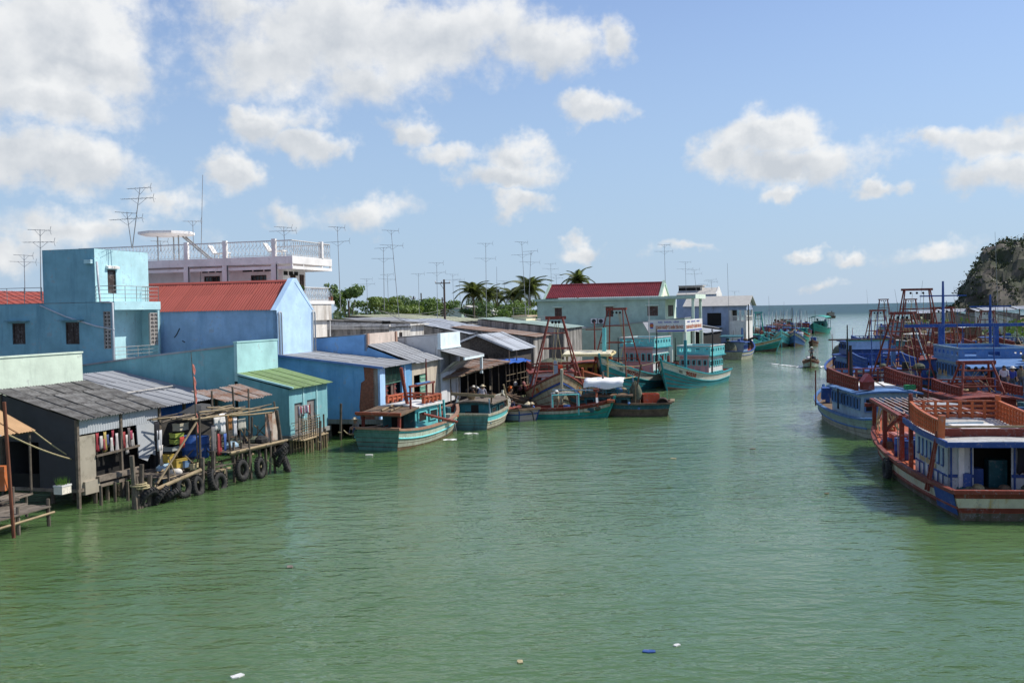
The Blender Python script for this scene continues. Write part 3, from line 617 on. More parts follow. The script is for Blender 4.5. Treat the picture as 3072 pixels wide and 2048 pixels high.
# ================================================================ G: blue waterfront house with bare brick at the corner, and the beige house beside it
fG = Fr((-8.5, 63.5), 13)
def house_g():
    t = fG.thing('waterfront_house', 'bright blue house with broken plaster showing red brick at its corner', 'house')
    blue = plaster('bright_blue_plaster', (.17, .38, .62), dirt=(.1, .27, .5), amt=.4); pale = plaster('light_blue_plaster', (.4, .6, .85), amt=.15)
    W = fG.f(1236, 1150)[0]; z0 = 1.15; ze = 4.45; Dp = fG.side(836, 1068, 0)[0] + .3; zb = 5.3
    yb0 = fG.side(1082, 1180)[0]        # plaster ends here, brick beyond
    yj = [(fG.side(u, v)) for u, v in ((1090, 1092), (1094, 1140), (1083, 1148), (1080, 1190), (1078, 1220), (1082, 1262))]
    yo = .35
    mb = MB(); pts = [(0, Dp, z0), (0, Dp, zb)] + [(0, y, min(z, ze + .1 + .1 * y)) for y, z in yj]; pts[-1] = (0, yj[-1][0], z0); mb.add(pts, [tuple(range(len(pts)))[::1]])
    mb.build('wall', blue, t)
    # brickwork: real courses with recessed mortar
    mort = mat('mortar_bed', (.25, .21, .18), rough=.95, var=.2); brick = mat('red_brick', (.33, .12, .07), rough=.9, var=.3, scale=6, dirt=(.16, .09, .06), amt=.5)
    MB().quad((.045, 3.2, z0), (.045, yo, z0), (.045, yo, ze), (.045, 3.2, ze + .3)).build('mortar_bed', mort, t)
    mb = MB(); zc = z0; k = 0
    ymax = max(y for y, z in yj) + .3
    while zc < ze - .05:
        y = yo + (.11 if k % 2 else 0)
        while y < ymax + .2: mb.box(.015 + jit(.008), .1, y, min(y + .205, ymax + .3), zc, zc + .062); y += .22
        zc += .075; k += 1
    struct(mb.build('brickwork', brick, t), 'stuff')
    MB().box(-.02, .3, .12, yo, z0, ze - .05).build('pillar', plaster('bare_render', (.4, .33, .28), amt=.5), t)
    MB().box(.0, .95, -.02, .12, z0, ze - .05).build('pillar', pale, t)
    # front with an iron-barred doorway
    x1 = fG.f(1206, 1150)[0]
    MB().box(.95, x1, .4, .5, z0, ze).build('wall', M_dark, t); MB().box(x1, W, 0, .14, z0, ze - .02).build('wall', blue, t)
    grn = paintw('green_grille', (.08, .2, .15), amt=.4); mb = MB()
    for i in range(14): x = 1.0 + (x1 - 1.05) * i / 13; mb.bar((x, .1, ze - 1.15), (x, .1, ze - .1), .03)
    mb.bar((.95, .1, ze - 1.15), (x1, .1, ze - 1.15), .05); mb.build('grille', grn, t)
    redp = paintw('red_gate', (.3, .06, .05), amt=.4)
    for k in range(2):
        xa = 1.0 + k * (x1 - 1.0) / 2; o = MB().box(xa, xa + .9, .2, .24, z0, ze - 1.2).build('gate_leaf', paintw('brown_gate', (.14, .09, .075), amt=.4), t); mb = MB()
        for z in range(7): mb.bar((xa + .5, .17, z0 + .2 + z * .3), (xa + .95, .17, z0 + .2 + z * .3), .05)
        mb.bar((xa + .5, .17, z0), (xa + .5, .17, ze - 1.2), .05); mb.build('gate_bars', redp, o)
    MB().tube([(x1 + .35, -.08, z0), (x1 + .35, -.08, ze)], .06, 8).build('drain_pipe', plaster('pale_blue_pipe', (.5, .66, .85)), t)
    MB().panel((W, Dp, z0), -X_, Z_, W, zb - z0).build('wall', blue, t)
    MB().box(-.1, W, -.25, Dp, z0 - .3, z0).build('floor_slab', plaster('stained_concrete', (.3, .29, .27), amt=.6), t)
    for x in (.2, 2.2, 4.4):
        for y in (.2, 1.9, 3.6): pile(t, (x, y), z0 - .25, .16, M_pole)
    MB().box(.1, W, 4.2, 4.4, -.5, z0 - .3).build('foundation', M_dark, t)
    V = Vector((0, Dp + .3, zb - ze)); roof_sheets(t, (-.15, -.35, ze - .02), X_, V, W + .1, V.length + .1, 6, 3, M_fibro2, .19, .026, .01)
    MB().bar((-.2, -.3, ze + .0), (-.2, Dp, zb + .03), .1, .14).build('verge', paintw('blue_verge', (.12, .22, .5)), t)
house_g()
def house_g2():
    W0 = fG.f(1236, 1150)[0] + .02; f = fG.sub(W0, 0); t = f.thing('waterfront_house', 'beige plastered house with pinkish parapet and green iron door', 'house')
    beige = plaster('beige_plaster', (.52, .45, .36), dirt=(.34, .29, .23), amt=.4); blue = plaster('mid_blue_plaster', (.19, .38, .65), dirt=(.14, .3, .52), amt=.2); pink = plaster('pinkish_parapet', (.6, .5, .43), amt=.35)
    W = f.f(1315, 1120)[0]; z0 = 1.15; ze = f.f(1240, 1090)[1]; yp, zp0 = f.side(1100, 1040); zpt = f.side(1094, 1001)[1]; Dp = 16.
    dx0 = f.f(1242, 1160)[0]; dx1 = f.f(1282, 1160)[0]; dz = f.f(1262, 1122)[1]
    MB().panel((0, 0, z0), X_, Z_, W, ze - z0, [(dx0, .02, dx1, dz - z0)], .3).build('wall', beige, t)
    grn = paintw('green_door', (.12, .28, .2), amt=.3); o = MB().box(dx0 + (dx1 - dx0) * .55, dx1, .1, .14, z0, dz).build('door', grn, t); mb = MB()
    for i in range(9): mb.bar((dx0 + (dx1 - dx0) * .57, .08, z0 + .15 + i * .32), (dx1 - .05, .08, z0 + .15 + i * .32), .05)
    mb.build('door_bars', paintw('pale_green_bar', (.4, .55, .42)), o)
    MB().box(dx0, dx1, .6, .65, z0, dz).build('inner_wall', M_dark, t)
    MB().add([(0, .0, z0), (0, Dp, z0), (0, Dp, zpt - .9), (0, yp, zpt - .05), (0, yp, zp0), (0, 0, ze)], [(5, 4, 3, 2, 1, 0)]).build('wall', blue, t)
    MB().add([(W, .0, z0), (W, Dp, z0), (W, Dp, zpt - .9), (W, yp, zpt - .05), (W, yp, zp0), (W, 0, ze)], [(0, 1, 2, 3, 4, 5)]).build('wall', beige, t)
    MB().box(-.0, W, yp, yp + .18, zp0 - .3, zpt).build('parapet', pink, t)
    for x in (.0, W - .3): MB().box(x, x + .32, yp - .1, yp, zp0 - .2, zpt + .02).build('parapet_pier', plaster('brown_pier', (.4, .26, .2), amt=.4), t)
    V = Vector((0, yp, zp0 - ze)); roof_sheets(t, (-.1, -.35, ze), X_, V, W + .2, V.length + .3, 6, 3, M_fibro2, .19, .026, .01)
    V = Vector((0, Dp - yp, -.85)); roof_sheets(t, (0, yp + .2, zpt - .1), X_, V, W, V.length, 6, 3, M_fibro2, .19, .026, .01)
    MB().box(-.0, W, -.1, Dp, z0 - .3, z0).build('floor_slab', plaster('stained_concrete', (.3, .29, .27), amt=.6), t)
    for x in (.3, 3, W - .3): pile(t, (x, .3), z0 - .2, .16)
    return f, W
fG2, WG2 = house_g2()
# ================================================================ H: white three-storey house
q = P(880, 900, Y=73.5); fH = Fr((q.x, q.y), 17)
def house_h():
    t = fH.thing('villa', 'white three-storey house with deep concrete frames and ornate roof railing', 'house')
    wh = plaster('white_plaster', (.82, .79, .76), dirt=(.6, .55, .5), amt=.12); lily = plaster('lilac_white_plaster', (.82, .78, .75), dirt=(.6, .55, .54), amt=.05); old = plaster('peeling_white', (.68, .64, .58), dirt=(.3, .25, .2), amt=.5)
    iron = paintw('white_iron', (.62, .6, .57), rough=.5, amt=.3); W = fH.f(996, 800)[0]; Dp = 19.
    z = lambda v: fH.f(880, v)[1]
    zs1, zs0 = z(767), z(790); zb1, zb0 = z(797), z(806); zf = fH.f(925, 870, 1.9)[1]; rec = 1.9
    # roof slab and lower sun-shade beam, joined by stub posts
    MB().box(0, W, 0, Dp, zs0, zs1).build('roof_slab', wh, t)
    MB().box(0, W, 0, .18, zb0, zb1).build('sun_shade', wh, t); MB().box(0, .18, .18, Dp, zb0, zb1).build('sun_shade', wh, t); MB().box(W - .18, W, .18, Dp, zb0, zb1).build('sun_shade', wh, t)
    for x in (.1, W * .28, W * .75, W - .1): MB().box(x - .06, x + .06, .03, .15, zb1, zs0).build('stub_post', wh, t)
    ys = [fH.side(u, 800)[0] for u in (820, 673, 557)]
    for y in ys:
        MB().box(.02, .2, y - .2, y + .2, zb1, zs0).build('stub_post', wh, t); o = MB().box(.01, .3, y - .22, y + .22, 1, zb0).build('pier', wh, t); MB().tube([(-.04, y - .28, 4), (-.04, y - .28, zs0)], .05, 6).build('drain_pipe', mat('dark_pipe', (.08, .08, .09)), o)
    # walls, recessed behind the frame
    hol = []
    for (u0, v0, u1, v1) in ((752, 826, 800, 860), (612, 829, 661, 866)):
        a = fH.side(u0, v0, rec); b = fH.side(u1, v1, rec); hol.append((Dp - a[0], b[1] - 1 - .5, Dp - b[0], a[1] - 1))
    MB().panel((rec, Dp - 6.5 + 6.5, 1), -Y_, Z_, Dp - rec, zs0 - 1, [h for h in hol], .15).build('wall', lily, t)
    for h in hol: window(t, (rec, Dp, 1), -Y_, Z_, *h, M_woodd, M_glass, 3, 0, .1, .07)
    for (u0, v0, u1, v1) in ((726, 805, 825, 813), (605, 809, 668, 817)):
        a = fH.side(u0, v0, rec); b = fH.side(u1, v1, rec); n = 3; w = (a[0] - b[0]) / n
        for k in range(n): MB().box(rec - .02, rec + .02, b[0] + w * k + .08, b[0] + w * (k + 1) - .06, b[1], a[1]).build('vent_opening', M_dark, t)
    d = [fH.f(u, v, rec) for u, v in ((870, 822), (889, 870), (898, 823), (914, 868))]; zf2 = d[1][1]
    hf = [(max(.1, d[0][0] - rec), .0 + zf2 - .3 - 1, max(.3, d[1][0] - rec), d[0][1] - 1), (d[2][0] - rec, zf2 - .3 - 1, d[3][0] - rec, d[2][1] - 1)]
    hf = [h for h in hf if h[2] > h[0] + .1]
    MB().panel((rec, rec, 1), X_, Z_, W - rec - .9, zs0 - 1, hf, .15).build('wall', lily, t)
    for h in hf: window(t, (rec, rec, 1), X_, Z_, *h, M_woodd, M_woodd, 1, 0, .1, .06, 'door')
    for k in range(3): x = rec + .1 + k * .8; MB().box(x, x + .6, rec - .02, rec + .02, zs0 - .75, zs0 - .45).build('vent_opening', M_dark, t)
    MB().panel((W - .9, rec, 1), Y_, Z_, Dp - rec, zs0 - 1).build('wall', lily, t); MB().box(.4, W - .9, Dp - .2, Dp, 1, zs0).build('wall', lily, t)
    # balcony floor and its lower old part
    zbal = fH.f(930, 902)[1]; zw = fH.f(930, 905)[1]
    MB().box(.3, W + .1, -.1, rec, zbal - .25, zbal).build('balcony_slab', wh, t); MB().box(.35, W - .6, .25, rec, 1, zbal - .25).build('wall', old, t); MB().box(.4, W - .3, -.02, .2, zbal - 1.5, zbal - .25).build('balcony_beam', old, t)
    MB().tube([(W - .4, .1, 1.2), (W - .4, .1, zbal - .25)], .06, 7).build('drain_pipe', M_white, t)
    # ornate railings: scrolled bars, one part each side
    def scroll(pts, z, h):
        for a, b in zip(pts, pts[1:]):
            a = Vector(a) + Z_ * z; b = Vector(b) + Z_ * z; dd = (b - a); n = max(2, round(dd.length / .32)); mb = MB(); mb.tube([a + Z_ * h, b + Z_ * h], .045, 6); mb.tube([a + Z_ * .08, b + Z_ * .08], .02, 5)
            for i in range(n):
                p = a + dd * ((i + .5) / n); e = dd.normalized() * .12; mb.tube([p + Z_ * .08, p + e + Z_ * .25 * h, p - e + Z_ * .5 * h, p + e + Z_ * .75 * h, p + Z_ * h], .018, 4); mb.tube([p + e * 1.3, p + e * 1.3 + Z_ * h], .014, 4)
            mb.build('railing', iron, t)
    scroll([(.1, Dp, 0), (.1, .1, 0), (W - .1, .1, 0), (W - .1, 5, 0)], zs1, 1.15); scroll([(.5, .0, 0), (W, .0, 0), (W, rec, 0)], zbal, 1.0)
    for p in ((.1, fH.side(820, 740)[0]), (.1, fH.side(673, 745)[0]), (.1, fH.side(557, 750)[0]), (W * .75, .12)): MB().box(p[0] - .12, p[0] + .12, p[1] - .16, p[1] + .16, zs1, zs1 + 1.3).build('railing_post', wh, t)
    # roof-top: stair head slab, hexagonal canopy
    return zs1, W
zsH, WH = house_h()
def roof_canopy():
    q = fH.hit(502, 780, fH.s, 3.2); f = fH.sub(3.2, q.y, zsH); t = f.thing('roof_canopy', 'round white concrete canopy on thin posts above the white house', 'canopy')
    zt = fH.side(502, 697, 3.2)[1] - zsH; wh = MATS['white_plaster']
    MB().lathe([(1.95, zt - .28), (2.2, zt - .2), (2.2, zt), (.3, zt + .1)], 8).build('roof', wh, t)
    for x, y in ((0, -1.1), (.2, 1.0), (.9, 0)): MB().tube([(x, y, 0), (x, y, zt - .25)], .06, 6).build('post', M_steel, t)
    mb = MB(); mb.bar((0, -1.5, zt - .4), (0, -4.0, .1), .12); mb.bar((.4, -1.5, zt - .4), (.4, -4.0, .1), .12); mb.build('stair_stringer', M_steel, t)
roof_canopy()
for u, lab in ((640, 'white plastic lounge chair on the roof terrace beside the middle railing post'), (806, 'white plastic lounge chair on the roof terrace beside the end railing post')):
    q = fH.hit(u + 6, 775, fH.s, .9); f = fH.sub(.9, q.y, zsH); t = f.thing('lounge_chair', lab, 'chair', 'lounge chairs on the white house roof'); mb = MB(); mb.bar((0, .0, .4), (0, -1.2, .45), .6, .08); mb.build('seat', M_white, t); MB().bar((0, .0, .4), (0, .45, 1.05), .6, .08).build('backrest', M_white, t)
    for x in (-.25, .25):
        for y in (-.1, -1.1): MB().bar((x, y, 0), (x, y, .42), .06).build('leg', M_white, t)
# ================================================================ houses further along the bank
def flat_house(f, name, label, W, Dp, z0, ze, zb, wall, roof=None, cols=5, rows=2, side=None, windows_s=(), windows_f=(), over=.25, cat='house', per=.19):
    """house or shed with a mono-pitch corrugated roof rising inland from ze to zb; the near side wall may have its own plaster"""
    t = f.thing(name, label, cat); side = side or wall
    MB().panel((0, 0, z0), X_, Z_, W, ze - z0, list(windows_f), .12).build('wall', wall, t)
    for h in windows_f: window(t, (0, 0, z0), X_, Z_, *h, M_woodd, M_glass, 1, 0, .08)
    hs = [(Dp - b, c, Dp - a, d) for a, c, b, d in windows_s]
    mb = MB(); mb.panel((0, Dp, z0), -Y_, Z_, Dp, min(ze, zb) - z0, hs, .12)
    if abs(zb - ze) > .02: mb.add([(0, 0, min(ze, zb)), (0, Dp, min(ze, zb)), (0, Dp if zb > ze else 0, max(ze, zb))], [(2, 1, 0)])
    mb.build('wall', side, t)
    for h in hs: window(t, (0, Dp, z0), -Y_, Z_, *h, M_woodd, M_glass, 1, 0, .08)
    mb = MB(); mb.panel((W, 0, z0), Y_, Z_, Dp, min(ze, zb) - z0)
    if abs(zb - ze) > .02: mb.add([(W, 0, min(ze, zb)), (W, Dp, min(ze, zb)), (W, Dp if zb > ze else 0, max(ze, zb))], [(0, 1, 2)])
    mb.build('wall', wall, t); MB().panel((W, Dp, z0), -X_, Z_, W, zb - z0).build('wall', side, t)
    V = Vector((0, Dp, zb - ze)); roof_sheets(t, (-over * .5, -over, ze + .02), X_, V, W + over, V.length + over, cols, rows, roof or M_fibro2, per, .026, .012, .04)
    return t
# I1, I2: long grey-roofed houses beyond the white house
q = P(1168, 1000, Y=86); fI1 = Fr((q.x, q.y), 20)
old_grey = plaster('blackened_render', (.38, .36, .33), dirt=(.09, .085, .08), amt=.8); old_white = plaster('streaked_whitewash', (.66, .63, .58), dirt=(.25, .22, .19), amt=.5)
def house_i1():
    W = fI1.f(1231, 1000)[0]; ze = fI1.f(1172, 983)[1]; ww = fI1.f(1202, 1005)[0]
    t = flat_house(fI1, 'long_house', 'long house with soot-streaked grey flank and small white front', W, 17, .9, ze, ze - .1, old_white, M_fibro2, 4, 5, old_grey, windows_f=[(ww - .3, ze - 2.2, ww + .35, ze - 1.35)])
    for x in (0, W): MB().box(x - .12, x + .12, -.08, 17, ze - .1, ze + .28).build('verge_wall', old_white, t)
house_i1()
q = P(1222, 980, Y=101); fI2 = Fr((q.x, q.y), 20)
def house_i2():
    W = fI2.f(1271, 985)[0]; ze = fI2.f(1225, 957)[1]; y1 = fI2.side(1003, 925)[0]
    t = flat_house(fI2, 'long_house', 'long whitewashed house with brown-grey roof below the treeline', W, 22, .9, ze - .5, ze + .4, old_white, M_fibro, 4, 6, old_white)
    a = fI2.side(1147, 973); b = fI2.side(1171, 962); MB().box(-.03, .04, b[0], a[0], a[1] - .4, b[1]).build('vent_opening', M_dark, t)
    MB().box(-.4, W + .3, -.5, 0, ze - .62, ze - .5).build('canopy_slab', old_white, t)
house_i2()
# K: grey-white house with pale blue parapet, right of the beige one
fK = fG.sub(fG2.o.x * 0 + (fG2.o - fG.o).length + WG2 + .3, 0)
def house_k():
    t = fK.thing('parapet_house', 'grey-white house with pale blue signboard parapet and small tiled canopy', 'house')
    wall = plaster('grey_white_plaster', (.6, .6, .6), amt=.3); pb = plaster('pale_blue_parapet', (.72, .82, .84), dirt=(.5, .58, .6), amt=.15)
    yp, zt = fK.side(1320, 1000); W = fK.f(1378, 1000, yp)[0]; zl = fK.f(1320, 1040, yp)[1]; zl = min(zl, zt - 1.1)
    MB().box(0, W, yp, yp + .2, .9, zl - .0).build('wall', wall, t); MB().box(-.03, W + .03, yp - .04, yp + .2, zl, zt).build('parapet', pb, t); MB().box(-.06, W + .06, yp - .1, yp + .24, zl - .12, zl).build('parapet_ledge', pb, t)
    MB().add([(0, yp + .2, .9), (0, yp + 14, .9), (0, yp + 14, zt - 1.0), (0, yp + .2, zt - .1)], [(3, 2, 1, 0)]).build('wall', wall, t); MB().add([(W, yp + .2, .9), (W, yp + 14, .9), (W, yp + 14, zt - 1.0), (W, yp + .2, zt - .1)], [(0, 1, 2, 3)]).build('wall', wall, t)
    V = Vector((0, 1.9, .5)); roof_sheets(t, (-.1, yp - 1.9, zl - .75), X_, V, W + .5, V.length, 4, 1, M_fibro2, .19, .026); MB().box(-.1, W + .4, yp - 1.95, yp - 1.85, zl - .95, zl - .74).build('canopy_fascia', pb, t)
    V = Vector((0, 13.8, -.9)); roof_sheets(t, (0, yp + .22, zt - .15), X_, V, W, V.length, 4, 4, M_fibro2, .19, .026)
    MB().box(W - .1, W + .12, yp - 1.9, yp - 1.7, zl - 2.3, zl - .8).build('post', pb, t)
    # lean-to sheets running down to the water front
    V = Vector((0, yp - 1.2, 1.0)); roof_sheets(t, (-.2, .2, zl - 2.1), X_, V, W + .6, V.length, 5, 2, mat('pale_zinc', (.55, .56, .57), rough=.6, var=.15, dirt=(.3, .26, .22), amt=.5, objvar=.2), .2, .02, .03, .3)
house_k()
# L: thatched house with zinc roof
q = P(1528, 1100, Y=93); fL = Fr((q.x, q.y), 17)
def house_l():
    t = fL.thing('thatched_house', 'dark palm-thatch walled house under a pale zinc gable roof', 'house')
    th = mat('palm_thatch', (.075, .066, .058), rough=.98, var=.5, scale=6, dirt=(.16, .15, .14), amt=.35, streak=True, bump=.9, fine=22)
    g = fL.side(1384, 1028); Dp = g[0]; ze = fL.side(1526, 1046)[1]; za = fL.side(1434, 1006)[1]; yr = fL.side(1434, 1006)[0]; zl = g[1]; Lx = 7.5
    MB().prism([(0, 0, 1.2), (0, Dp, 1.2), (0, Dp, zl), (0, yr, za - .1), (0, 0, ze - .05)], (.12, 0, 0)).build('gable_wall', th, t)
    MB().box(.12, Lx, 0, .12, 1.2, ze - .05).build('front_wall', th, t); MB().box(Lx - .1, Lx, .1, Dp, 1.2, min(ze, zl)).build('wall', th, t)
    mb = MB()
    for i in range(46):      # fronds hanging off the wall
        y = random.uniform(.1, Dp - .1); z = random.uniform(2.2, 4); mb.add([(-.02, y - .05, z), (-.05, y + .05, z), (-.06 - abs(jit(.05)), y + jit(.1), z - random.uniform(.3, .6))], [(0, 1, 2), (2, 1, 0)])
    struct(mb.build('thatch_fringe', th, t), 'stuff')
    V = Vector((0, yr, za - ze)); roof_sheets(t, (-.35, -.45, ze - .16), X_, V, Lx + .6, V.length + .45, 8, 1, M_zinc, .1, .012, .015, .1)
    V = Vector((0, yr - Dp, za - zl)); roof_sheets(t, (Lx + .25, Dp + .3, zl - .06), -X_, V, Lx + .6, V.length + .3, 8, 1, M_zinc, .1, .012, .015, .1)
    for a, b in (((-.37, -.45, ze - .12), (-.37, yr, za + .05)), ((-.37, yr, za + .05), (-.37, Dp + .3, zl))): MB().bar(a, b, .03, .18, mi=0).build('barge_board', paintw('grey_barge', (.5, .52, .54)), t)
house_l()
# M: dark open fish shed on piles with tattered roof
q = P(1319, 1290, Y=76.5); fM = Fr((q.x, q.y), 31)
def shed_m():
    t = fM.thing('fish_shed', 'open dark fish-landing shed on poles with tattered rusty roof', 'shed')
    W = fM.f(1512, 1100)[0]; pts = [fM.f(u, v) for u, v in ((1317, 1136), (1370, 1126), (1410, 1112), (1450, 1102), (1515, 1085))]
    zf = .6; Dp = 3.6
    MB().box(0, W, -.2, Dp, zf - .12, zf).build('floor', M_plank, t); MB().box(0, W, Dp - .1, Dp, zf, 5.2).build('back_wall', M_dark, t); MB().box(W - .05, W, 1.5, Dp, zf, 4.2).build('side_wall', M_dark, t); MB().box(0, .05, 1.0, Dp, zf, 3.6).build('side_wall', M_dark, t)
    for i in range(8):
        x = W * (i + .3) / 8; k = min(range(5), key=lambda j: abs(pts[j][0] - x)); MB().tube([(x, .0, -1.3), (x + jit(.1), .0, pts[k][1] - .05)], .05, 6).build('post', M_pole, t)
        pile(t, (x + .3, 1.5), zf - .1, .08); pile(t, (x - .2, 3.2), zf - .1, .08)
    for i in range(4):
        a, b = pts[i], pts[i + 1]; U = Vector((b[0] - a[0], 0, b[1] - a[1])); V = Vector((0, 3.2, .25)); roof_sheets(t, (a[0], -.5, a[1]), U, V, U.length, 3.2, 3 if i < 3 else 4, 1, M_rust, .18, .022, .05, .5)
        MB().tube([(a[0], -.45, a[1] - .06), (b[0], -.45, b[1] - .06)], .05, 6).build('eave_pole', M_bamboo, t)
    for i in range(6): MB().bar((jit(.1) + W * i / 6, -.22, zf - .3), (W * (i + 1) / 6, -.24 + jit(.03), zf - .3 + jit(.05)), .07, .16).build('edge_board', M_plank, t)
    return t
shed_m()
def net_shed():
    f = fM.sub(fM.f(1512, 1100)[0] + .1, 0); t = f.thing('net_shed', 'dark board lean-to with blue tarpaulin eave beside the rusty trawler', 'shed'); W = f.f(1580, 1120)[0]; zt = f.f(1545, 1078)[1]
    MB().box(0, W, 1.2, 1.26, -.3, zt + .1).build('back_wall', M_dark, t); MB().box(0, W, -.1, 1.2, .5, .6).build('floor', M_plank, t); MB().box(W - .06, W, 0, 1.2, .5, zt).build('side_wall', M_dark, t)
    mb = MB(); mb.slab([[(W * i / 8, y, zt + .05 * math.sin(i * 1.9 + y * 3) - .22 * (y < -.3)) for i in range(9)] for y in (-.5, -.4, .2, 1.3)], (0, 0, -.02)); mb.build('tarpaulin', MATS['blue_tarpaulin'], t, True)
    for i in range(7): x = W * i / 6; MB().tube([(x + jit(.1), -.1, -1.2), (x + jit(.15), -.1, 1.2), (x, -.1, zt - .1 + (i in (1, 3)) * .9)], .055, 6).build('post', M_pole, t)
    for i in range(4): MB().tube([(0, -.15, .9 + i * .5), (W, -.15 + jit(.1), .95 + i * .5 + jit(.15))], .03, 5).build('rail', M_bamboo, t)
    for i, (x, z, m) in enumerate(((.5, 1.2, mat('buoy_orange', (.7, .16, .03))), (1.4, 1.6, M_white), (2.2, 1.1, mat('pink_net', (.36, .16, .16))), (2.8, 1.5, mat('pink_net', (.36, .16, .16))))): MB().sphere((x, -.2, z), .22, 8, 6, sq=(1, .8, 1.6 if i == 0 else 1)).build('hung_gear', m, t)
net_shed()
# low sheds and roofs crowded behind the front row
def roof_row():
    spec = [  # u, v of the front-left eave, distance, angle, width, depth, rise, roof, wall, label
        (1290, 1046, 98, 18, 7, 9, .5, M_fibro2, old_grey, 'shed with wide grey roof behind the pale blue parapet'),
        (1300, 985, 116, 20, 13, 12, 1.2, M_fibro2, old_grey, 'wide low warehouse roof of grey sheets behind the thatched house'),
        (1330, 967, 132, 20, 18, 14, 1.0, mat('mossy_sheet', (.4, .42, .29), rough=.85, var=.2, scale=.4, dirt=(.26, .25, .2), amt=.6, objvar=.12), old_grey, 'long low roof with yellow-green mossy sheets under the palms'),
        (1400, 1003, 104, 24, 9, 8, 1.5, M_zinc, old_grey, 'shed with crumpled pale zinc roof beside the thatched gable'),
        (1360, 1086, 88, 20, 5.5, 5, .7, mat('pale_zinc', (.55, .56, .57)), M_dark, 'lean-to with bleached sheet roof below the thatched wall'),
        (1600, 1012, 104, 14, 10, 9, 1.1, M_rust, old_grey, 'shed with grey and rust roof below the cream tower'),
        (1690, 986, 112, 14, 12, 10, 1.2, mat('dull_green_sheet', (.33, .43, .39), rough=.7, var=.12, dirt=(.25, .3, .27), amt=.4, objvar=.08), old_grey, 'long shed with dull green roof below the air conditioners'),
        (2040, 968, 150, 20, 12, 10, 1.6, M_rust, plaster('faded_boards', (.36, .36, .36)), 'shed with rust-streaked hip roof beyond the sign'),
        (2110, 1000, 146, 22, 14, 8, 1.2, M_zinc, M_dark, 'open wharf shed with pale roof beyond the white columns'),
        (2150, 985, 166, 22, 14, 9, 1.5, M_fibro2, plaster('plank_wall', (.26, .24, .22), amt=.6), 'long plank-walled shed with pale roof beside the far columns house')]
    for (u, v, Y, a, W, Dp, rise, rf, wl, lab) in spec:
        q = P(u, v, Y=Y); f = Fr((q.x, q.y), a); flat_house(f, 'low_shed', lab, W, Dp, .9, q.z, q.z + rise, wl, rf, max(4, int(W / 1.2)), 2, cat='shed', per=.24)
roof_row()
# S: cream stair tower
q = P(1579, 1000, Y=122); fS = Fr((q.x, q.y), 14)
def tower_s():
    t = fS.thing('stair_tower', 'small cream concrete tower block beside the red net gantry', 'tower'); cr = plaster('cream_plaster', (.78, .7, .5), dirt=(.6, .53, .4), amt=.2)
    zt = fS.f(1580, 950)[1]; W = fS.f(1607, 1000)[0]; Dp = fS.side(1540, 950)[0]; 
    shell(t, W, Dp, zt, cr, .9); MB().box(-.2, W + .2, -.2, Dp + .2, zt, zt + .18).build('roof_slab', plaster('tower_slab', (.5, .38, .28)), t)
    x1 = fS.f(1624, 980)[0]; zr = fS.f(1600, 979)[1]; MB().box(W + .02, x1, .0, Dp * .8, .9, zr).build('wall', cr, t); MB().box(-1.6, 0, -.6, -.4, zr - 2.4, zr).build('wall', cr, t)
    railing(t, [(.0, .1, zt + .18), (.0, Dp, zt + .18)], .9, M_steel, 3, 1.2); railing(t, [(W + .1, .1, zr), (x1, .1, zr)], .9, paintw('white_rail', (.75, .73, .68)), 4, .8)
tower_s()
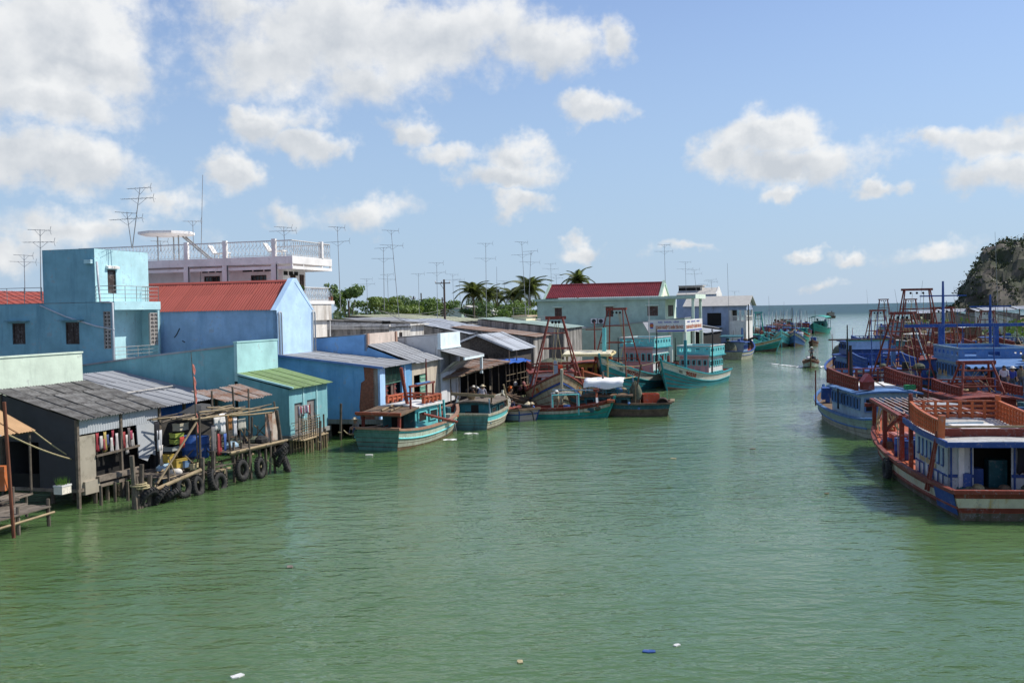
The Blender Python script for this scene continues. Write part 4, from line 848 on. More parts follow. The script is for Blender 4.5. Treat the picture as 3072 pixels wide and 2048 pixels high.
# N: green house with glazed red tile roof, shop front and signs
q = P(1996, 1000, Y=137); fN = Fr((q.x, q.y), 20)
def house_n():
    t = fN.thing('tiled_house', 'long pale green house with glossy red tile roof and signboards', 'house')
    gr = plaster('sage_plaster', (.4, .53, .44), dirt=(.3, .42, .35), amt=.2); pg = plaster('pale_sage', (.68, .78, .66), amt=.15)
    Dp = fN.side(1612, 930)[0]; ze = fN.f(1996, 897)[1]; W = 8.; za = fN.side(1985, 848, 3.2)[1]; wy0 = fN.side(1985, 860)[0]
    hol = []
    for (u0, v0, u1, v1) in ((1664, 924, 1686, 952), (1817, 920, 1840, 950), (1942, 919, 1974, 947)):
        a = fN.side(u0, v0); b = fN.side(u1, v1); hol.append((Dp - a[0], b[1] - .9, Dp - b[0], a[1] - .9))
    MB().panel((0, Dp, .9), -Y_, Z_, Dp, ze - .9, hol, .14).build('wall', gr, t)
    for h in hol: window(t, (0, Dp, .9), -Y_, Z_, *h, paintw('red_brown_shutter', (.13, .06, .045)), M_woodd, 1, 0, .06, .08); hood(t, (0, Dp, .9), -Y_, Z_, h[0] - .25, h[2] + .25, h[3] + .12, pg, .3, .12)
    d0 = fN.f(2004, 915); d1 = fN.f(2020, 948); hf = [(d0[0], d1[1] - .9, d1[0], d0[1] - .9)] if d1[0] < W else []
    MB().panel((0, 0, .9), X_, Z_, W, ze - .9, hf, .14).build('wall', pg, t)
    for h in hf: window(t, (0, 0, .9), X_, Z_, *h, M_woodd, M_woodd, 1, 0, .08, .07, 'door')
    MB().panel((W, 0, .9), Y_, Z_, Dp, ze - .9).build('wall', gr, t); MB().panel((W, Dp, .9), -X_, Z_, W, ze - .9).build('wall', gr, t)
    MB().box(-.5, W + .3, -.0, Dp + .3, ze, ze + .35).build('cornice', gr, t)
    xe = fN.f(2106, 900, -5)[0]; MB().box(-.5, max(W, 7.5), -4.2, -.0, ze + .02, ze + .42).build('porch_roof', gr, t); MB().box(-.52, max(W, 7.5) + .03, -4.3, -4.2, ze, ze + .6).build('porch_fascia', pg, t)
    for x in (.2, 6.5):
        for y in (-3.8,): MB().tube([(x, y, .9), (x, y, ze)], .2, 10).build('column', pg, t)
    # roof: one slope of tile-profile sheets each side, with gable ends
    red = mat('glazed_red_tile', (.24, .03, .032), rough=.22, var=.2, scale=.8, dirt=(.12, .025, .03), amt=.3, spec=.6)
    def tiles(x0, z0, x1, z1, y0, y1):
        cols = int((y1 - y0) / .28); rows_ = 11; g = []
        for r in range(rows_):
            for e in (0, 1):
                k = (r + e) / rows_; x = x0 + (x1 - x0) * k; z = z0 + (z1 - z0) * k + (.07 if e == 0 else 0)
                g.append([(x, y0 + (y1 - y0) * c / (cols * 2), z + (.05 if c % 2 else 0)) for c in range(cols * 2 + 1)])
        mb = MB(); mb.grid(g); return struct(mb.build('tile_slope', red, t), 'stuff')
    tiles(.1, ze + .4, 3.2, za, .9, Dp - 1.2); tiles(6.3, ze + .4, 3.2, za, .9, Dp - 1.2)
    for y in (.55, Dp - 1.2):
        MB().prism([(-.15, y, ze + .3), (3.2, y, za + .35), (6.55, y, ze + .3), (6.1, y, ze + .3), (3.2, y, za - .15), (.3, y, ze + .3)], (0, .35, 0)).build('gable_coping', gr, t)
        MB().prism([(.2, y + .12, ze + .3), (3.2, y + .12, za - .1), (6.2, y + .12, ze + .3)], (0, .1, 0)).build('gable_wall', plaster('cream_gable', (.78, .76, .62), amt=.2), t)
    MB().tube([(3.2, .9, za + .04), (3.2, Dp - 1.2, za + .04)], .14, 8).build('ridge_cap', red, t)
    # lower annex toward the camera with its sloping top and air conditioners
    a = fN.side(1750, 985, -5); b = fN.side(2000, 955, -5)
    MB().add([(-5, -3.5, .9), (-5, Dp, .9), (-5, Dp, a[1] + .2), (-5, a[0], a[1]), (-5, -3.5, b[1])], [(4, 3, 2, 1, 0)]).build('annex_wall', gr, t)
    MB().slab([[(-5.1, -3.6, b[1] + .1), (0, -3.6, b[1] + .1)], [(-5.1, a[0], a[1] + .1), (0, a[0], a[1] + .1)], [(-5.1, Dp, a[1] + .3), (0, Dp, a[1] + .3)]], (0, 0, -.12)).build('annex_roof', M_fibro2, t); MB().box(-5, 0, -3.5, -3.4, .9, b[1]).build('annex_wall', gr, t)
    for u in (1784, 1805):
        y, z = fN.side(u, 963); o = MB().box(-.45, -.05, y - .45, y + .45, z - .35, z + .4).build('air_conditioner', paintw('ac_white', (.7, .69, .65)), t); MB().lathe([(.3, 0), (.28, -.02)], 14, (-.46, y, z), axis='x').build('fan_grille', mat('ac_dark', (.05, .05, .05)), o)
    return t
house_n()
def shop_sign():
    """signboard wrapped round the shop canopy corner: long face toward the bridge, short face to the water"""
    Y = 118; a = P(1945, 979, Y=Y); b = P(2056, 978, Y=Y); c = P(2107, 971, Y=Y + 9)
    h = (995 - 958) * Y / F_PX; t = thing('shop_signboard', 'white corner signboard with red capital letters above the wharf shop', 'sign', (a.x, a.y, a.z - h / 2))
    o0 = Vector((a.x, a.y, a.z - h / 2)); wb = plaster('sign_white', (.72, .7, .68), dirt=(.6, .56, .52), amt=.1); rd = mat('sign_red', (.5, .14, .05), rough=.6); bl = mat('sign_blue', (.08, .1, .42), rough=.6)
    A = Vector((0, 0, 0)); B = b - a; B.z = 0; C = c - a; C.z = (c.z - b.z) * .0
    for (p, q, nm) in ((A, B, 'long_board'), (B, C, 'short_board')):
        d = (q - p).normalized(); n = Vector((d.y, -d.x, 0)); mb = MB(); mb.hexa([p, p + n * -.2, q + n * -.2, q][::-1], [p + Z_ * h, p - n * .2 + Z_ * h, q - n * .2 + Z_ * h, q + Z_ * h][::-1]); o = mb.build(nm, wb, t)
        Lw = (q - p).length; x0 = .2 if nm == 'long_board' else .04
        lettering('DOANH NGHIỆP TƯ NHÂN TÂN PHÚC', h * .36, p + d * Lw * x0 + Z_ * h * .28, d, Z_, rd, o, .02, .02, Lw * (.95 - x0))
        small_print(Lw * (.82 - x0), h * .13, p + d * Lw * (x0 + .06) + Z_ * h * .76, d, Z_, bl, o, off=.02)
        MB().bar(p + d * Lw * x0 + n * .015 + Z_ * h * .1, p + d * Lw * .97 + n * .015 + Z_ * h * .1, .03, h * .1).build('blue_stripe', bl, o)
        if nm == 'long_board':
            MB().bar(p + d * Lw * .05 + n * .015 + Z_ * h * .55, p + d * Lw * .13 + n * .015 + Z_ * h * .55, .03, h * .45).build('logo_square', bl, o); MB().lathe([(h * .16, 0), (h * .15, .02)], 12, p + d * Lw * .09 + n * .035 + Z_ * h * .56, axis='y').build('logo_disc', rd, o)
    # canopy with columns under the sign
    z0 = .95 - o0.z
    for k, p in enumerate((B * .62, B, B.lerp(C, .5), C)): MB().tube([p + Vector((0, .5, z0)), p + Vector((0, .5, h * .2))], .24 if k < 3 else .18, 12).build('column', plaster('pale_column', (.68, .72, .66)), t)
    n = Vector((B.y, -B.x, 0)).normalized(); mb = MB(); mb.slab([[A - n * .25 + Z_ * h * .1, B - n * .25 + Z_ * h * .1], [A - n * 5 + Z_ * h * .8, C + Z_ * h * .8 - n * 2]], (0, 0, -.1)); mb.build('canopy_roof', M_fibro2, t)
shop_sign()
# O, P: blue-white houses at the far end of the row
q = P(2150, 930, Y=190); fO = Fr((q.x, q.y), 21)
def house_o():
    t = fO.thing('clerestory_house', 'blue house with raised clerestory roof and narrow white gable', 'house'); bl = plaster('dusty_blue', (.32, .42, .58), amt=.2); W = 6.5; ze = fO.f(2150, 881)[1]; za = fO.side(2158, 862, 3)[1]; Dp = fO.side(2030, 880)[0]
    MB().panel((0, Dp, .9), -Y_, Z_, Dp, ze - .9).build('wall', bl, t); MB().prism([(0, 0, .9), (W, 0, .9), (W, 0, ze), (W / 2, 0, za + .2), (0, 0, ze)], (0, .2, 0)).build('gable_wall', M_white, t); MB().panel((W, 0, .9), Y_, Z_, Dp, ze - .9).build('wall', bl, t)
    rf = mat('bleached_sheet', (.5, .48, .44), rough=.8, var=.1, dirt=(.4, .37, .33), amt=.3)
    for x0, s in ((0, 1), (W, -1)): MB().slab([[(x0 - .2 * s, .2, ze - .05), (x0 - .2 * s, Dp, ze - .05)], [(W / 2, .2, za), (W / 2, Dp, za)]], (0, 0, -.08)).build('roof_slope', rf, t)
    y0, z0 = fO.side(2107, 860, 2.2); y1 = Dp; zt = fO.side(2107, 857, 2.2)[1]; MB().box(2.0, W - 2.0, y0, y1, za - .9, za + .35).build('clerestory', rf, t); MB().box(1.96, 2.0, y0 + .4, y1, za - .55, za + .05).build('clerestory_glazing', M_dark, t); MB().box(1.5, W - 1.5, y0 - .2, y1, za + .35, za + .5).build('clerestory_roof', rf, t)
    a = fO.side(2105, 890); b = fO.side(2130, 900); MB().box(-.03, .03, b[0], a[0], b[1], a[1]).build('vent_opening', M_dark, t)
house_o()
q = P(2238, 950, Y=168); fP = Fr((q.x, q.y), 24)
def house_p():
    t = fP.thing('columns_house', 'grey-blue house with white-columned veranda facing the channel', 'house'); bl = plaster('slate_blue', (.3, .37, .5), amt=.2); wh = plaster('veranda_white', (.72, .7, .66), amt=.25)
    ze = fP.f(2240, 916)[1]; za = ze + 1.7; W = 6.; Dp = fP.side(2050, 915)[0]; yv = fP.side(2188, 940)[0]; zf = fP.f(2240, 962)[1]
    MB().box(0, W, yv, Dp, .9, ze).build('wall', bl, t); MB().box(0, W, -.0, yv, .9, zf).build('veranda_base', wh, t)
    a = fP.side(2160, 935); MB().box(-.03, .05, a[0] - .2, a[0] + 2.2, zf - .8, zf + 1.4).build('shutter', M_dark, t)
    MB().box(-.1, W + .1, -.1, yv, ze - .75, ze).build('veranda_beam', bl, t)
    for x, y in ((.12, .12), (W * .45, .12), (W - .12, .12), (.12, yv * .35), (.12, yv - .15)): MB().box(x - .14, x + .14, y - .14, y + .14, zf, ze - .75).build('column', wh, t)
    MB().box(.8, W, yv - .1, yv - .02, zf, ze - .75).build('inner_wall', M_dark, t); MB().box(.1, 1.1, yv - .3, yv - .25, zf, zf + 1.8).build('door', wh, t)
    mb = MB()
    for i in range(16): mb.bar((.0, yv * i / 16 + .1, zf), (.0, yv * i / 16 + .1, zf + .75), .06)
    for i in range(14): mb.bar((W * i / 14 + .1, 0, zf), (W * i / 14 + .1, 0, zf + .75), .06)
    mb.bar((0, 0, zf + .8), (0, yv, zf + .8), .12); mb.bar((0, 0, zf + .8), (W, 0, zf + .8), .12); mb.build('balustrade', wh, t)
    rf = MATS['bleached_sheet']
    for x0, s in ((0, 1), (W, -1)): MB().slab([[(x0 - .5 * s, -.6, ze + .02), (x0 - .5 * s, Dp, ze + .02)], [(W / 2, -.6, za), (W / 2, Dp, za)]], (0, 0, -.1)).build('roof_slope', rf, t)
    MB().prism([(0, 0, ze), (W, 0, ze), (W / 2, 0, za - .1)], (0, .1, 0)).build('gable_wall', wh, t)
house_p()
# a red-roofed house inland of the turquoise tower
q = P(120, 900, Y=84); fQ = Fr((q.x, q.y), 14)
def house_q():
    t = fQ.thing('red_roof_house', 'house whose red corrugated roof shows behind the terrace railing', 'house'); red = MATS['red_roof_sheet']; z = fQ.f(60, 915)[1]; zt = fQ.f(60, 876, 3)[1]
    MB().box(-10, 6, .0, 8, .9, z).build('wall', MATS['deep_blue_plaster'], t); V = Vector((0, 3, zt - z)); roof_sheets(t, (-10, -.2, z), X_, V, 16, V.length, 16, 2, red, .2, .03); V = Vector((0, -3, zt - z)); roof_sheets(t, (6, 6, z), -X_, V, 16, V.length, 16, 2, red, .2, .03)
house_q()
q = P(1385, 960, Y=215); fT = Fr((q.x, q.y), 30)
def house_t():
    t = flat_house(fT, 'distant_house', 'flat green house half hidden by the palms behind the power pole', 16, 14, .9, P(1300, 928, Y=215).z, P(1300, 926, Y=215).z, MATS['sage_plaster'], M_fibro2, 6, 2)
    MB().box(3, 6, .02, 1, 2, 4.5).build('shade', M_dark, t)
house_t()
q = P(1480, 930, Y=190); flat_house(Fr((q.x, q.y), 20), 'distant_house', 'small white-roofed house among the palms', 7, 6, .9, q.z - .3, q.z + .8, M_white, plaster('white_sheet', (.75, .75, .7)), 4, 1)
# ================================================================ fishing boats
P_teal = paintw('teal_boat_paint', (.03, .26, .3), dirt=(.02, .15, .17), amt=.3); P_aqua = paintw('aqua_boat_paint', (.15, .55, .56), dirt=(.08, .3, .3), amt=.25)
P_white = paintw('white_boat_paint', (.74, .7, .62), dirt=(.4, .3, .18), amt=.35); P_wht2 = paintw('clean_white_paint', (.68, .67, .64), dirt=(.42, .38, .32), amt=.25)
P_red = paintw('red_oxide_paint', (.2, .042, .026), dirt=(.09, .03, .02), amt=.4); P_orange = paintw('orange_deck_paint', (.4, .1, .045), dirt=(.24, .08, .05), amt=.4)
P_blue = paintw('blue_boat_paint', (.03, .08, .27), dirt=(.02, .045, .14), amt=.3); P_lblue = paintw('light_blue_paint', (.09, .2, .42), dirt=(.05, .12, .27), amt=.3); P_sky = paintw('faded_sky_paint', (.27, .39, .47), dirt=(.2, .28, .33), amt=.4)
P_pink = paintw('dusty_pink_paint', (.5, .38, .38), dirt=(.35, .26, .26), amt=.25); P_boot = paintw('bottom_fouling', (.13, .1, .07), dirt=(.05, .06, .025), amt=.6, rough=.85); P_green = paintw('green_boat_paint', (.03, .3, .24), dirt=(.02, .17, .14), amt=.35)
P_cream = paintw('weathered_cream', (.46, .44, .34), dirt=(.22, .17, .1), amt=.6); P_yel = paintw('ochre_paint', (.62, .42, .1), dirt=(.4, .22, .06), amt=.35); P_rustw = paintw('rust_bled_white', (.5, .42, .28), dirt=(.3, .11, .03), amt=.7)
P_wood = mat('bare_boat_timber', (.17, .115, .075), rough=.85, var=.3, scale=2.5, dirt=(.06, .04, .03), amt=.5, bump=.2); P_dteal = paintw('dark_teal_paint', (.025, .12, .14), dirt=(.02, .05, .06), amt=.5); P_sage = paintw('mint_weathered', (.34, .46, .38), dirt=(.24, .19, .12), amt=.6)
P_black = mat('black_pipe', (.015, .015, .016), rough=.5); P_net = mat('fishing_net', (.11, .12, .085), rough=.98, var=.5, scale=5, bump=1, fine=16); P_tyre = mat('tyre_rubber', (.03, .029, .028), rough=.85, var=.3, scale=4, dirt=(.11, .1, .085), amt=.5, bump=.3)
P_rope = mat('rope_fibre', (.42, .35, .2), rough=.95, var=.25, scale=8); P_barrel = mat('blue_plastic', (.025, .08, .27), rough=.4, var=.12, scale=2); P_txt = mat('number_red', (.36, .05, .03), rough=.6); P_txtk = mat('number_black', (.03, .03, .03), rough=.6); P_txtg = mat('name_gold', (.55, .35, .12), rough=.6)
class Boat:
    def __init__(s, name, label, pos, a, L, B, mid=1.1, bow=3.0, stern=1.2, rake=1.6, bandh=.7, full=3.2, wl=.86, tr=.84, low=None, up=None, gun=None, deckm=None, deckdrop=.55, stem=None, at='stern', group=None, inner=None, rub=None, tm=None, n=22, fine=1.7, cat='fishing boat'):
        s.L, s.B, s.mid, s.bow, s.st, s.rake, s.bh, s.full, s.wl, s.tr, s.fine = L, B, mid, bow, stern, rake, bandh, full, wl, tr, fine
        s.n = n; s.drop = deckdrop
        d = Vector((math.sin(R_(a)), math.cos(R_(a)), 0)); s.dir = d; pos = Vector((pos[0], pos[1], 0))
        s.c = pos + d * (L / 2 if at == 'stern' else 0) - d * ((L / 2 - rake * .75) if at == 'bow' else 0)
        s.rz = math.atan2(d.y, d.x); s.t = thing(name, label, cat, s.c, s.rz, group); t = s.t
        low = low or [(0, .2, P_boot, 1), (.2, .5, P_teal, 3)]; up = up or [(.5, 1, P_white, 2)]
        gun = gun or P_teal; deckm = deckm or P_orange; s.ins = inner or P_red
        # planking, each strake of each side a part
        for side in (1, -1):
            for v0, v1, m, k in low + up:
                for j in range(k):
                    a0 = v0 + (v1 - v0) * j / k; a1 = v0 + (v1 - v0) * (j + 1) / k; e = .006; pr = 1.0 + .0025 * (j % 2)
                    rows = [[s.S(i / n, q, side, pr) for q in (a0 + e, a1 - e)] for i in range(n + 1)]
                    if side < 0: rows = [r[::-1] for r in rows]
                    mb = MB(); mb.grid(rows); mb.build('plank', m, t, smooth=True)
        mb = MB()   # inner shell behind the seams and along the bulwarks
        for side in (1, -1):
            rows = [[s.S(i / n, q / 8, side, .972 if q < 7.9 else .975) for q in range(9)] for i in range(n + 1)]; mb.grid(rows if side > 0 else [r[::-1] for r in rows])
        mb.build('hull', s.ins, t, smooth=True)
        for v0, v1, m, k in low + up:     # transom planks
            for j in range(k):
                a0 = v0 + (v1 - v0) * j / k + .006; a1 = v0 + (v1 - v0) * (j + 1) / k - .006; p = [s.S(0, a0, 1), s.S(0, a0, -1), s.S(0, a1, -1), s.S(0, a1, 1)]
                MB().quad(*[x - X_ * (.02 + .004 * (j % 2)) for x in p]).build('transom_plank', tm or m, t)
        mb = MB()
        p = [s.S(0, q / 8, 1) for q in range(9)] + [s.S(0, q / 8, -1) for q in range(8, -1, -1)]; mb.add([x + X_ * .01 for x in p], [tuple(range(18))]); mb.add([x + X_ * .1 for x in p], [tuple(range(17, -1, -1))]); mb.build('transom', s.ins, t)
        # deck
        rows = []
        for i in range(n): q = i / n * .985; h = s.deck(q); w = s.half(q, h) * .985; rows.append([(s.xat(q, h), w * k, h + .05 * (1 - k * k)) for k in (1, .5, 0, -.5, -1)])
        MB().grid(rows).build('deck', deckm, t)
        # gunwale
        for side in (1, -1):
            mb = MB(); top = [s.S(i / n, 1, side) for i in range(n + 1)]; sec = []
            for q in top: y = q.y; o = .05 * side; sec.append([Vector((q.x, y + o, q.z - .1)), Vector((q.x, y + o, q.z + .03)), Vector((q.x, y - side * min(.16, abs(y) + .02), q.z + .03)), Vector((q.x, y - side * min(.16, abs(y) + .02), q.z - .1))])
            if side > 0: sec = [r[::-1] for r in sec]
            sec = [r + r[:1] for r in sec]; mb.grid(sec); mb.build('gunwale', gun, t)
            if rub: MB().tube([s.S(i / n, .5, side, 1.008) for i in range(n + 1)], .055, 5).build('rub_rail', rub, t)
        a0 = s.S(0, 1, 1); b0 = s.S(0, 1, -1); MB().bar(a0 + Vector((-.03, .05, 0)), b0 + Vector((-.03, -.05, 0)), .2, .14).build('transom_rail', gun, t)
        mb = MB(); mb.tube([s.S(1, q / 8, 1) + X_ * .04 for q in range(9)] + [s.S(1, 1, 1) + Vector((.12, 0, .22))], [.1] * 8 + [.12, .11], 6); mb.build('stem_post', stem or gun, t)
    def sheer(s, q):
        k = .32
        return s.mid + ((s.bow - s.mid) * ((q - k) / (1 - k)) ** 2.1 if q > k else (s.st - s.mid) * ((k - q) / k) ** 1.8)
    def band(s, q): return s.bh * (1 + .25 * max(0, q - .5))
    def half(s, q, z):
        z0 = -.6; zs = s.sheer(q); k = max(0, min(1, (z - z0) / (zs - z0))); g = max(0, (q - .38) / .62); h = max(0, (.38 - q) / .38)
        ad = 1 - g ** s.full - h * h * (1 - s.tr); aw = s.wl * (1 - g ** s.fine) - h * h * (1 - s.tr * .92) * s.wl
        return s.B / 2 * (aw + (ad - aw) * k ** 1.15) if q < .9999 else 0
    def xat(s, q, z):
        z0 = -.6; zs = s.sheer(q); k = max(0, min(1, (z - z0) / (zs - z0))); return -s.L / 2 + s.L * q - s.rake * (1 - k) * q ** 4 + .35 * (1 - k) * (1 - q) ** 4
    def zv(s, q, v):
        zs = s.sheer(q); b = min(s.band(q), zs * .8); return zs - (1 - v) / .5 * b if v >= .5 else -.6 + v / .5 * (zs - b + .6)
    def S(s, q, v, side=1, k=1.): z = s.zv(q, v); return Vector((s.xat(q, z), side * s.half(q, z) * k, z))
    def deck(s, q): return s.sheer(q) - s.drop * (1 + .5 * max(0, q - .6))
    def text(s, txt, size, q0, v0, side, m, bold=.02, k=1., name='lettering'):
        vs, fs = text_mesh(txt, size, bold); w = max(v.x for v in vs); out = []
        for v in vs:
            d = (v.x * k) / s.L; q = q0 - d if side > 0 else q0 + d - w * k / s.L; b = s.band(q); vv = v0 + v.y / b * .5; p = s.S(q, vv, side); e = s.S(q, min(1, vv + .05), side) - p; u_ = s.S(q + .01, vv, side) - p; nn = u_.cross(e).normalized() * (-side); 
            if nn.y * side < 0: nn = -nn
            out.append(p + nn * .03)
        mb = MB(); mb.add(out, fs); mb.build(name, m, s.t)
    def w(s, x, y, z): return s.c + Matrix.Rotation(s.rz, 3, 'Z') @ Vector((x, y, z))
def boat_window(parent, O, U, w, h, frame, pane, nv=0): return window(parent, O, U, Z_, 0, 0, w, h, frame, pane, nv, 0, -.02, .07)
def cabin(b, x0, x1, hw, z0, h, wall, trim, side=(3, .5, .45), front=(3, .5, .45), back=None, roof=None, over=.25, parapet=None, frame=None, pane=None, name='deckhouse', front_m=None, taper=.96, door=None, lower=None):
    """deckhouse: walls, roof slab, windows as framed parts; optional pierced parapet round the roof"""
    t = b.t; frame = frame or trim; pane = pane or M_glass; z1 = z0 + h; k = taper
    o = MB(); o.hexa([(x0, -hw, z0), (x1, -hw, z0), (x1, hw, z0), (x0, hw, z0)], [(x0, -hw * k, z1), (x1, -hw * k, z1), (x1, hw * k, z1), (x0, hw * k, z1)]); c = o.build(name, wall, t)
    if front_m: MB().quad((x1 + .012, -hw, z0), (x1 + .012, hw, z0), (x1 + .012, hw * k, z1), (x1 + .012, -hw * k, z1)).build('front_wall', front_m, c)
    r = MB(); n = 8; rows = []
    for i in range(n + 1): y = (hw + over) * (2 * i / n - 1); rows.append([(x0 - over, y, z1 + .14 * (1 - (2 * i / n - 1) ** 2)), (x1 + over, y, z1 + .14 * (1 - (2 * i / n - 1) ** 2))])
    r.slab([q[::-1] for q in rows], (0, 0, -.1)); r.build('roof', roof or trim, c)
    def row(O, U, length, spec):
        nn, zc, hh = spec; gap = length / nn
        for i in range(nn): boat_window(c, Vector(O) + Vector(U) * (gap * i + gap * .14) + Z_ * (h * zc), U, gap * .72, h * hh, frame, pane, 0)
    if side:
        row((x1, hw * (1 + k) / 2 + .03, z0), -X_, x1 - x0, side); row((x0, -hw * (1 + k) / 2 - .03, z0), X_, x1 - x0, side)
    if lower:
        row((x1, hw + .02, z0), -X_, x1 - x0, lower); row((x0, -hw - .02, z0), X_, x1 - x0, lower)
    if front: row((x1 + .03, -hw * .94, z0), Y_, hw * 1.88, front)
    if back: row((x0 - .03, hw * .94, z0), -Y_, hw * 1.88, back)
    if door: MB().box(x0 - .03, x0 + .02, door[0], door[1], z0 + .05, z0 + h * .82).build('door', M_dark, c)  # no leaf: near-black sheet painted for the shade in an open doorway
    if parapet:
        ph, pm, cap, nh = parapet; pw = hw + over * .6; xa, xb = x0 - over * .4, x1 + over * .5
        for (A, B_, nm) in (((xb, -pw, z1), (xb, pw, z1), 4), ((xb, pw, z1), (xa, pw, z1), nh), ((xa, -pw, z1), (xb, -pw, z1), nh), ((xa, pw, z1), (xa, -pw, z1), 3)):
            A = Vector(A); B_ = Vector(B_); U = (B_ - A).normalized(); Lw = (B_ - A).length; g = Lw / nm; hs = [(g * i + g * .25, ph * .42, g * i + g * .75, ph * .75) for i in range(nm)]; mb = MB(); mb.panel(A, U, Z_, Lw, ph, hs, .05); Nn = U.cross(Z_); mb.panel(A - Nn * .06, U, Z_, Lw, ph, hs, 0); mb.build('parapet', pm, c); MB().bar(A + Z_ * (ph + .04), B_ + Z_ * (ph + .04), .12, .09).build('parapet_cap', cap, c)
    return c
def gantry(b, x, wb, lb, z0, z1, wt, m, bars=3, legr=.07, top=.22, lt=.5, rope=True):
    """four-legged net gantry with cross bars and a heavy head beam hung with blocks"""
    t = b.t; foot = [(x + lb / 2, wb / 2), (x + lb / 2, -wb / 2), (x - lb / 2, wb / 2), (x - lb / 2, -wb / 2)]; head = [(x + lt / 2, wt / 2), (x + lt / 2, -wt / 2), (x - lt / 2, wt / 2), (x - lt / 2, -wt / 2)]
    g = MB(); g.bar((x, -wt / 2 - .3, z1), (x, wt / 2 + .3, z1), .3, top); go = g.build('gantry_head', m, t)
    for f, h in zip(foot, head): MB().tube([(f[0], f[1], z0), (h[0], h[1], z1)], [legr * 1.1, legr], 7).build('gantry_leg', m, t)
    for i in range(bars):
        k = (i + 1) / (bars + 1); p = [Vector((f[0], f[1], z0)).lerp(Vector((h[0], h[1], z1)), k) for f, h in zip(foot, head)]
        for a, c in ((0, 1), (2, 3)): MB().tube([p[a], p[c]], legr * .7, 6).build('cross_bar', m, t)
    for y in (-wt * .25, 0, wt * .25): MB().sphere((x, y, z1 - .35), .12, 8, 5).build('pulley_block', P_black, go)
    if rope:
        for i in range(3): y = jit(wt * .3); MB().tube([(x, y, z1 - .3), (x + jit(.5), y + jit(.5), (z0 + z1) / 2), (x + jit(1), y + jit(.8), z0)], .018, 4).build('rope', P_rope, t)
def rail_fence(parent, pts, h, m, nr=3, gap=.45, thick=.07, solid=False, sweep=None):
    """plank balustrade along points: long rails and single balusters, each a part; sweep raises it toward its start"""
    def up(k): return 1 + (sweep or 0) * (1 - k) ** 2
    tot = sum((Vector(b) - Vector(a)).length for a, b in zip(pts, pts[1:])); run = 0
    me = None
    for a, b in zip(pts, pts[1:]):
        a = Vector(a); b = Vector(b); l = (b - a).length; n = max(1, round(l / gap)); U = (b - a).normalized()
        for r in range(nr):
            z = h * (r + 1) / nr; seg = [a + (b - a) * (i / 6) + Z_ * (z * up((run + l * i / 6) / tot)) for i in range(7)]
            top = r == nr - 1; mb = MB()
            for p, q in zip(seg, seg[1:]): mb.bar(p, q, thick * (1.7 if top else .7), thick * (.9 if top else 1.3))
            mb.build('rail', m, parent)
        for i in range(n + 1):
            p = a + (b - a) * (i / n); hh = h * up((run + l * i / n) / tot)
            if me is None: me = MB().box(-.045, .045, -.045, .045, 0, 1).mesh('baluster', m)
            o = link('baluster', me, parent, p); o.scale = (thick / .07 * (1.4 if i % 4 == 0 else 1), thick / .07 * 1.2, hh); o.rotation_euler = (0, 0, math.atan2(U.y, U.x))
        run += l
BARREL = None
def barrel(p, label, m=None, r=.29, h=.88, group='plastic barrels on the boats', top=True):
    t = thing('barrel', label, 'barrel', p, random.random() * 3, group); m = m or P_barrel
    MB().lathe([(r * .93, 0), (r, .05), (r, h * .32), (r * 1.04, h * .34), (r, h * .36), (r, h * .66), (r * 1.04, h * .68), (r, h * .7), (r * .98, h * .95), (r * .9, h)], 16).build('drum', m, t, True); MB().torus((0, 0, h), r * .9, .03, 'z', 16, 6).build('rim', m, t); return t
def tyre(p, rz, label, R=.36, r=.13, tilt=0., group='tyre fenders along the jetty', name='tyre'):
    t = thing(name, label, 'tyre', p, rz, group); t.rotation_euler = (tilt, 0, rz); MB().torus((0, 0, 0), R, r, 'y', 22, 10, sq=.95).build('carcass', P_tyre, t, True); mb = MB()
    for i in range(22): a = 2 * math.pi * i / 22; mb.box(-.03, .03, -.11, .11, R + r - .015, R + r + .018); k = len(mb.v) - 8; mb.v[k:] = [Matrix.Rotation(a, 3, 'Y') @ v for v in mb.v[k:]]
    struct(mb.build('tread', P_tyre, t), 'stuff'); return t
def net_pile(p, rx, ry, h, label, m=None, name='net_heap', seed=0):
    m = m or P_net; rows = []; 
    for j in range(7):
        k = j / 6; r = []
        for i in range(19):
            a = 2 * math.pi * i / 18; f = 1 + .22 * noise.noise(Vector((math.cos(a) * 2, math.sin(a) * 2, k * 2 + seed))); r.append((math.cos(a) * rx * math.cos(k * 1.5) * f, math.sin(a) * ry * math.cos(k * 1.5) * f, h * math.sin(k * 1.57) * (1 + .25 * noise.noise(Vector((math.cos(a) * 3, math.sin(a) * 3, seed + 9)))) - .03))
        rows.append(r)
    mb = MB(); mb.grid(rows[::-1]); o = mb.build(name, m, None, True); o.location = p; return tag(o, label, 'net')
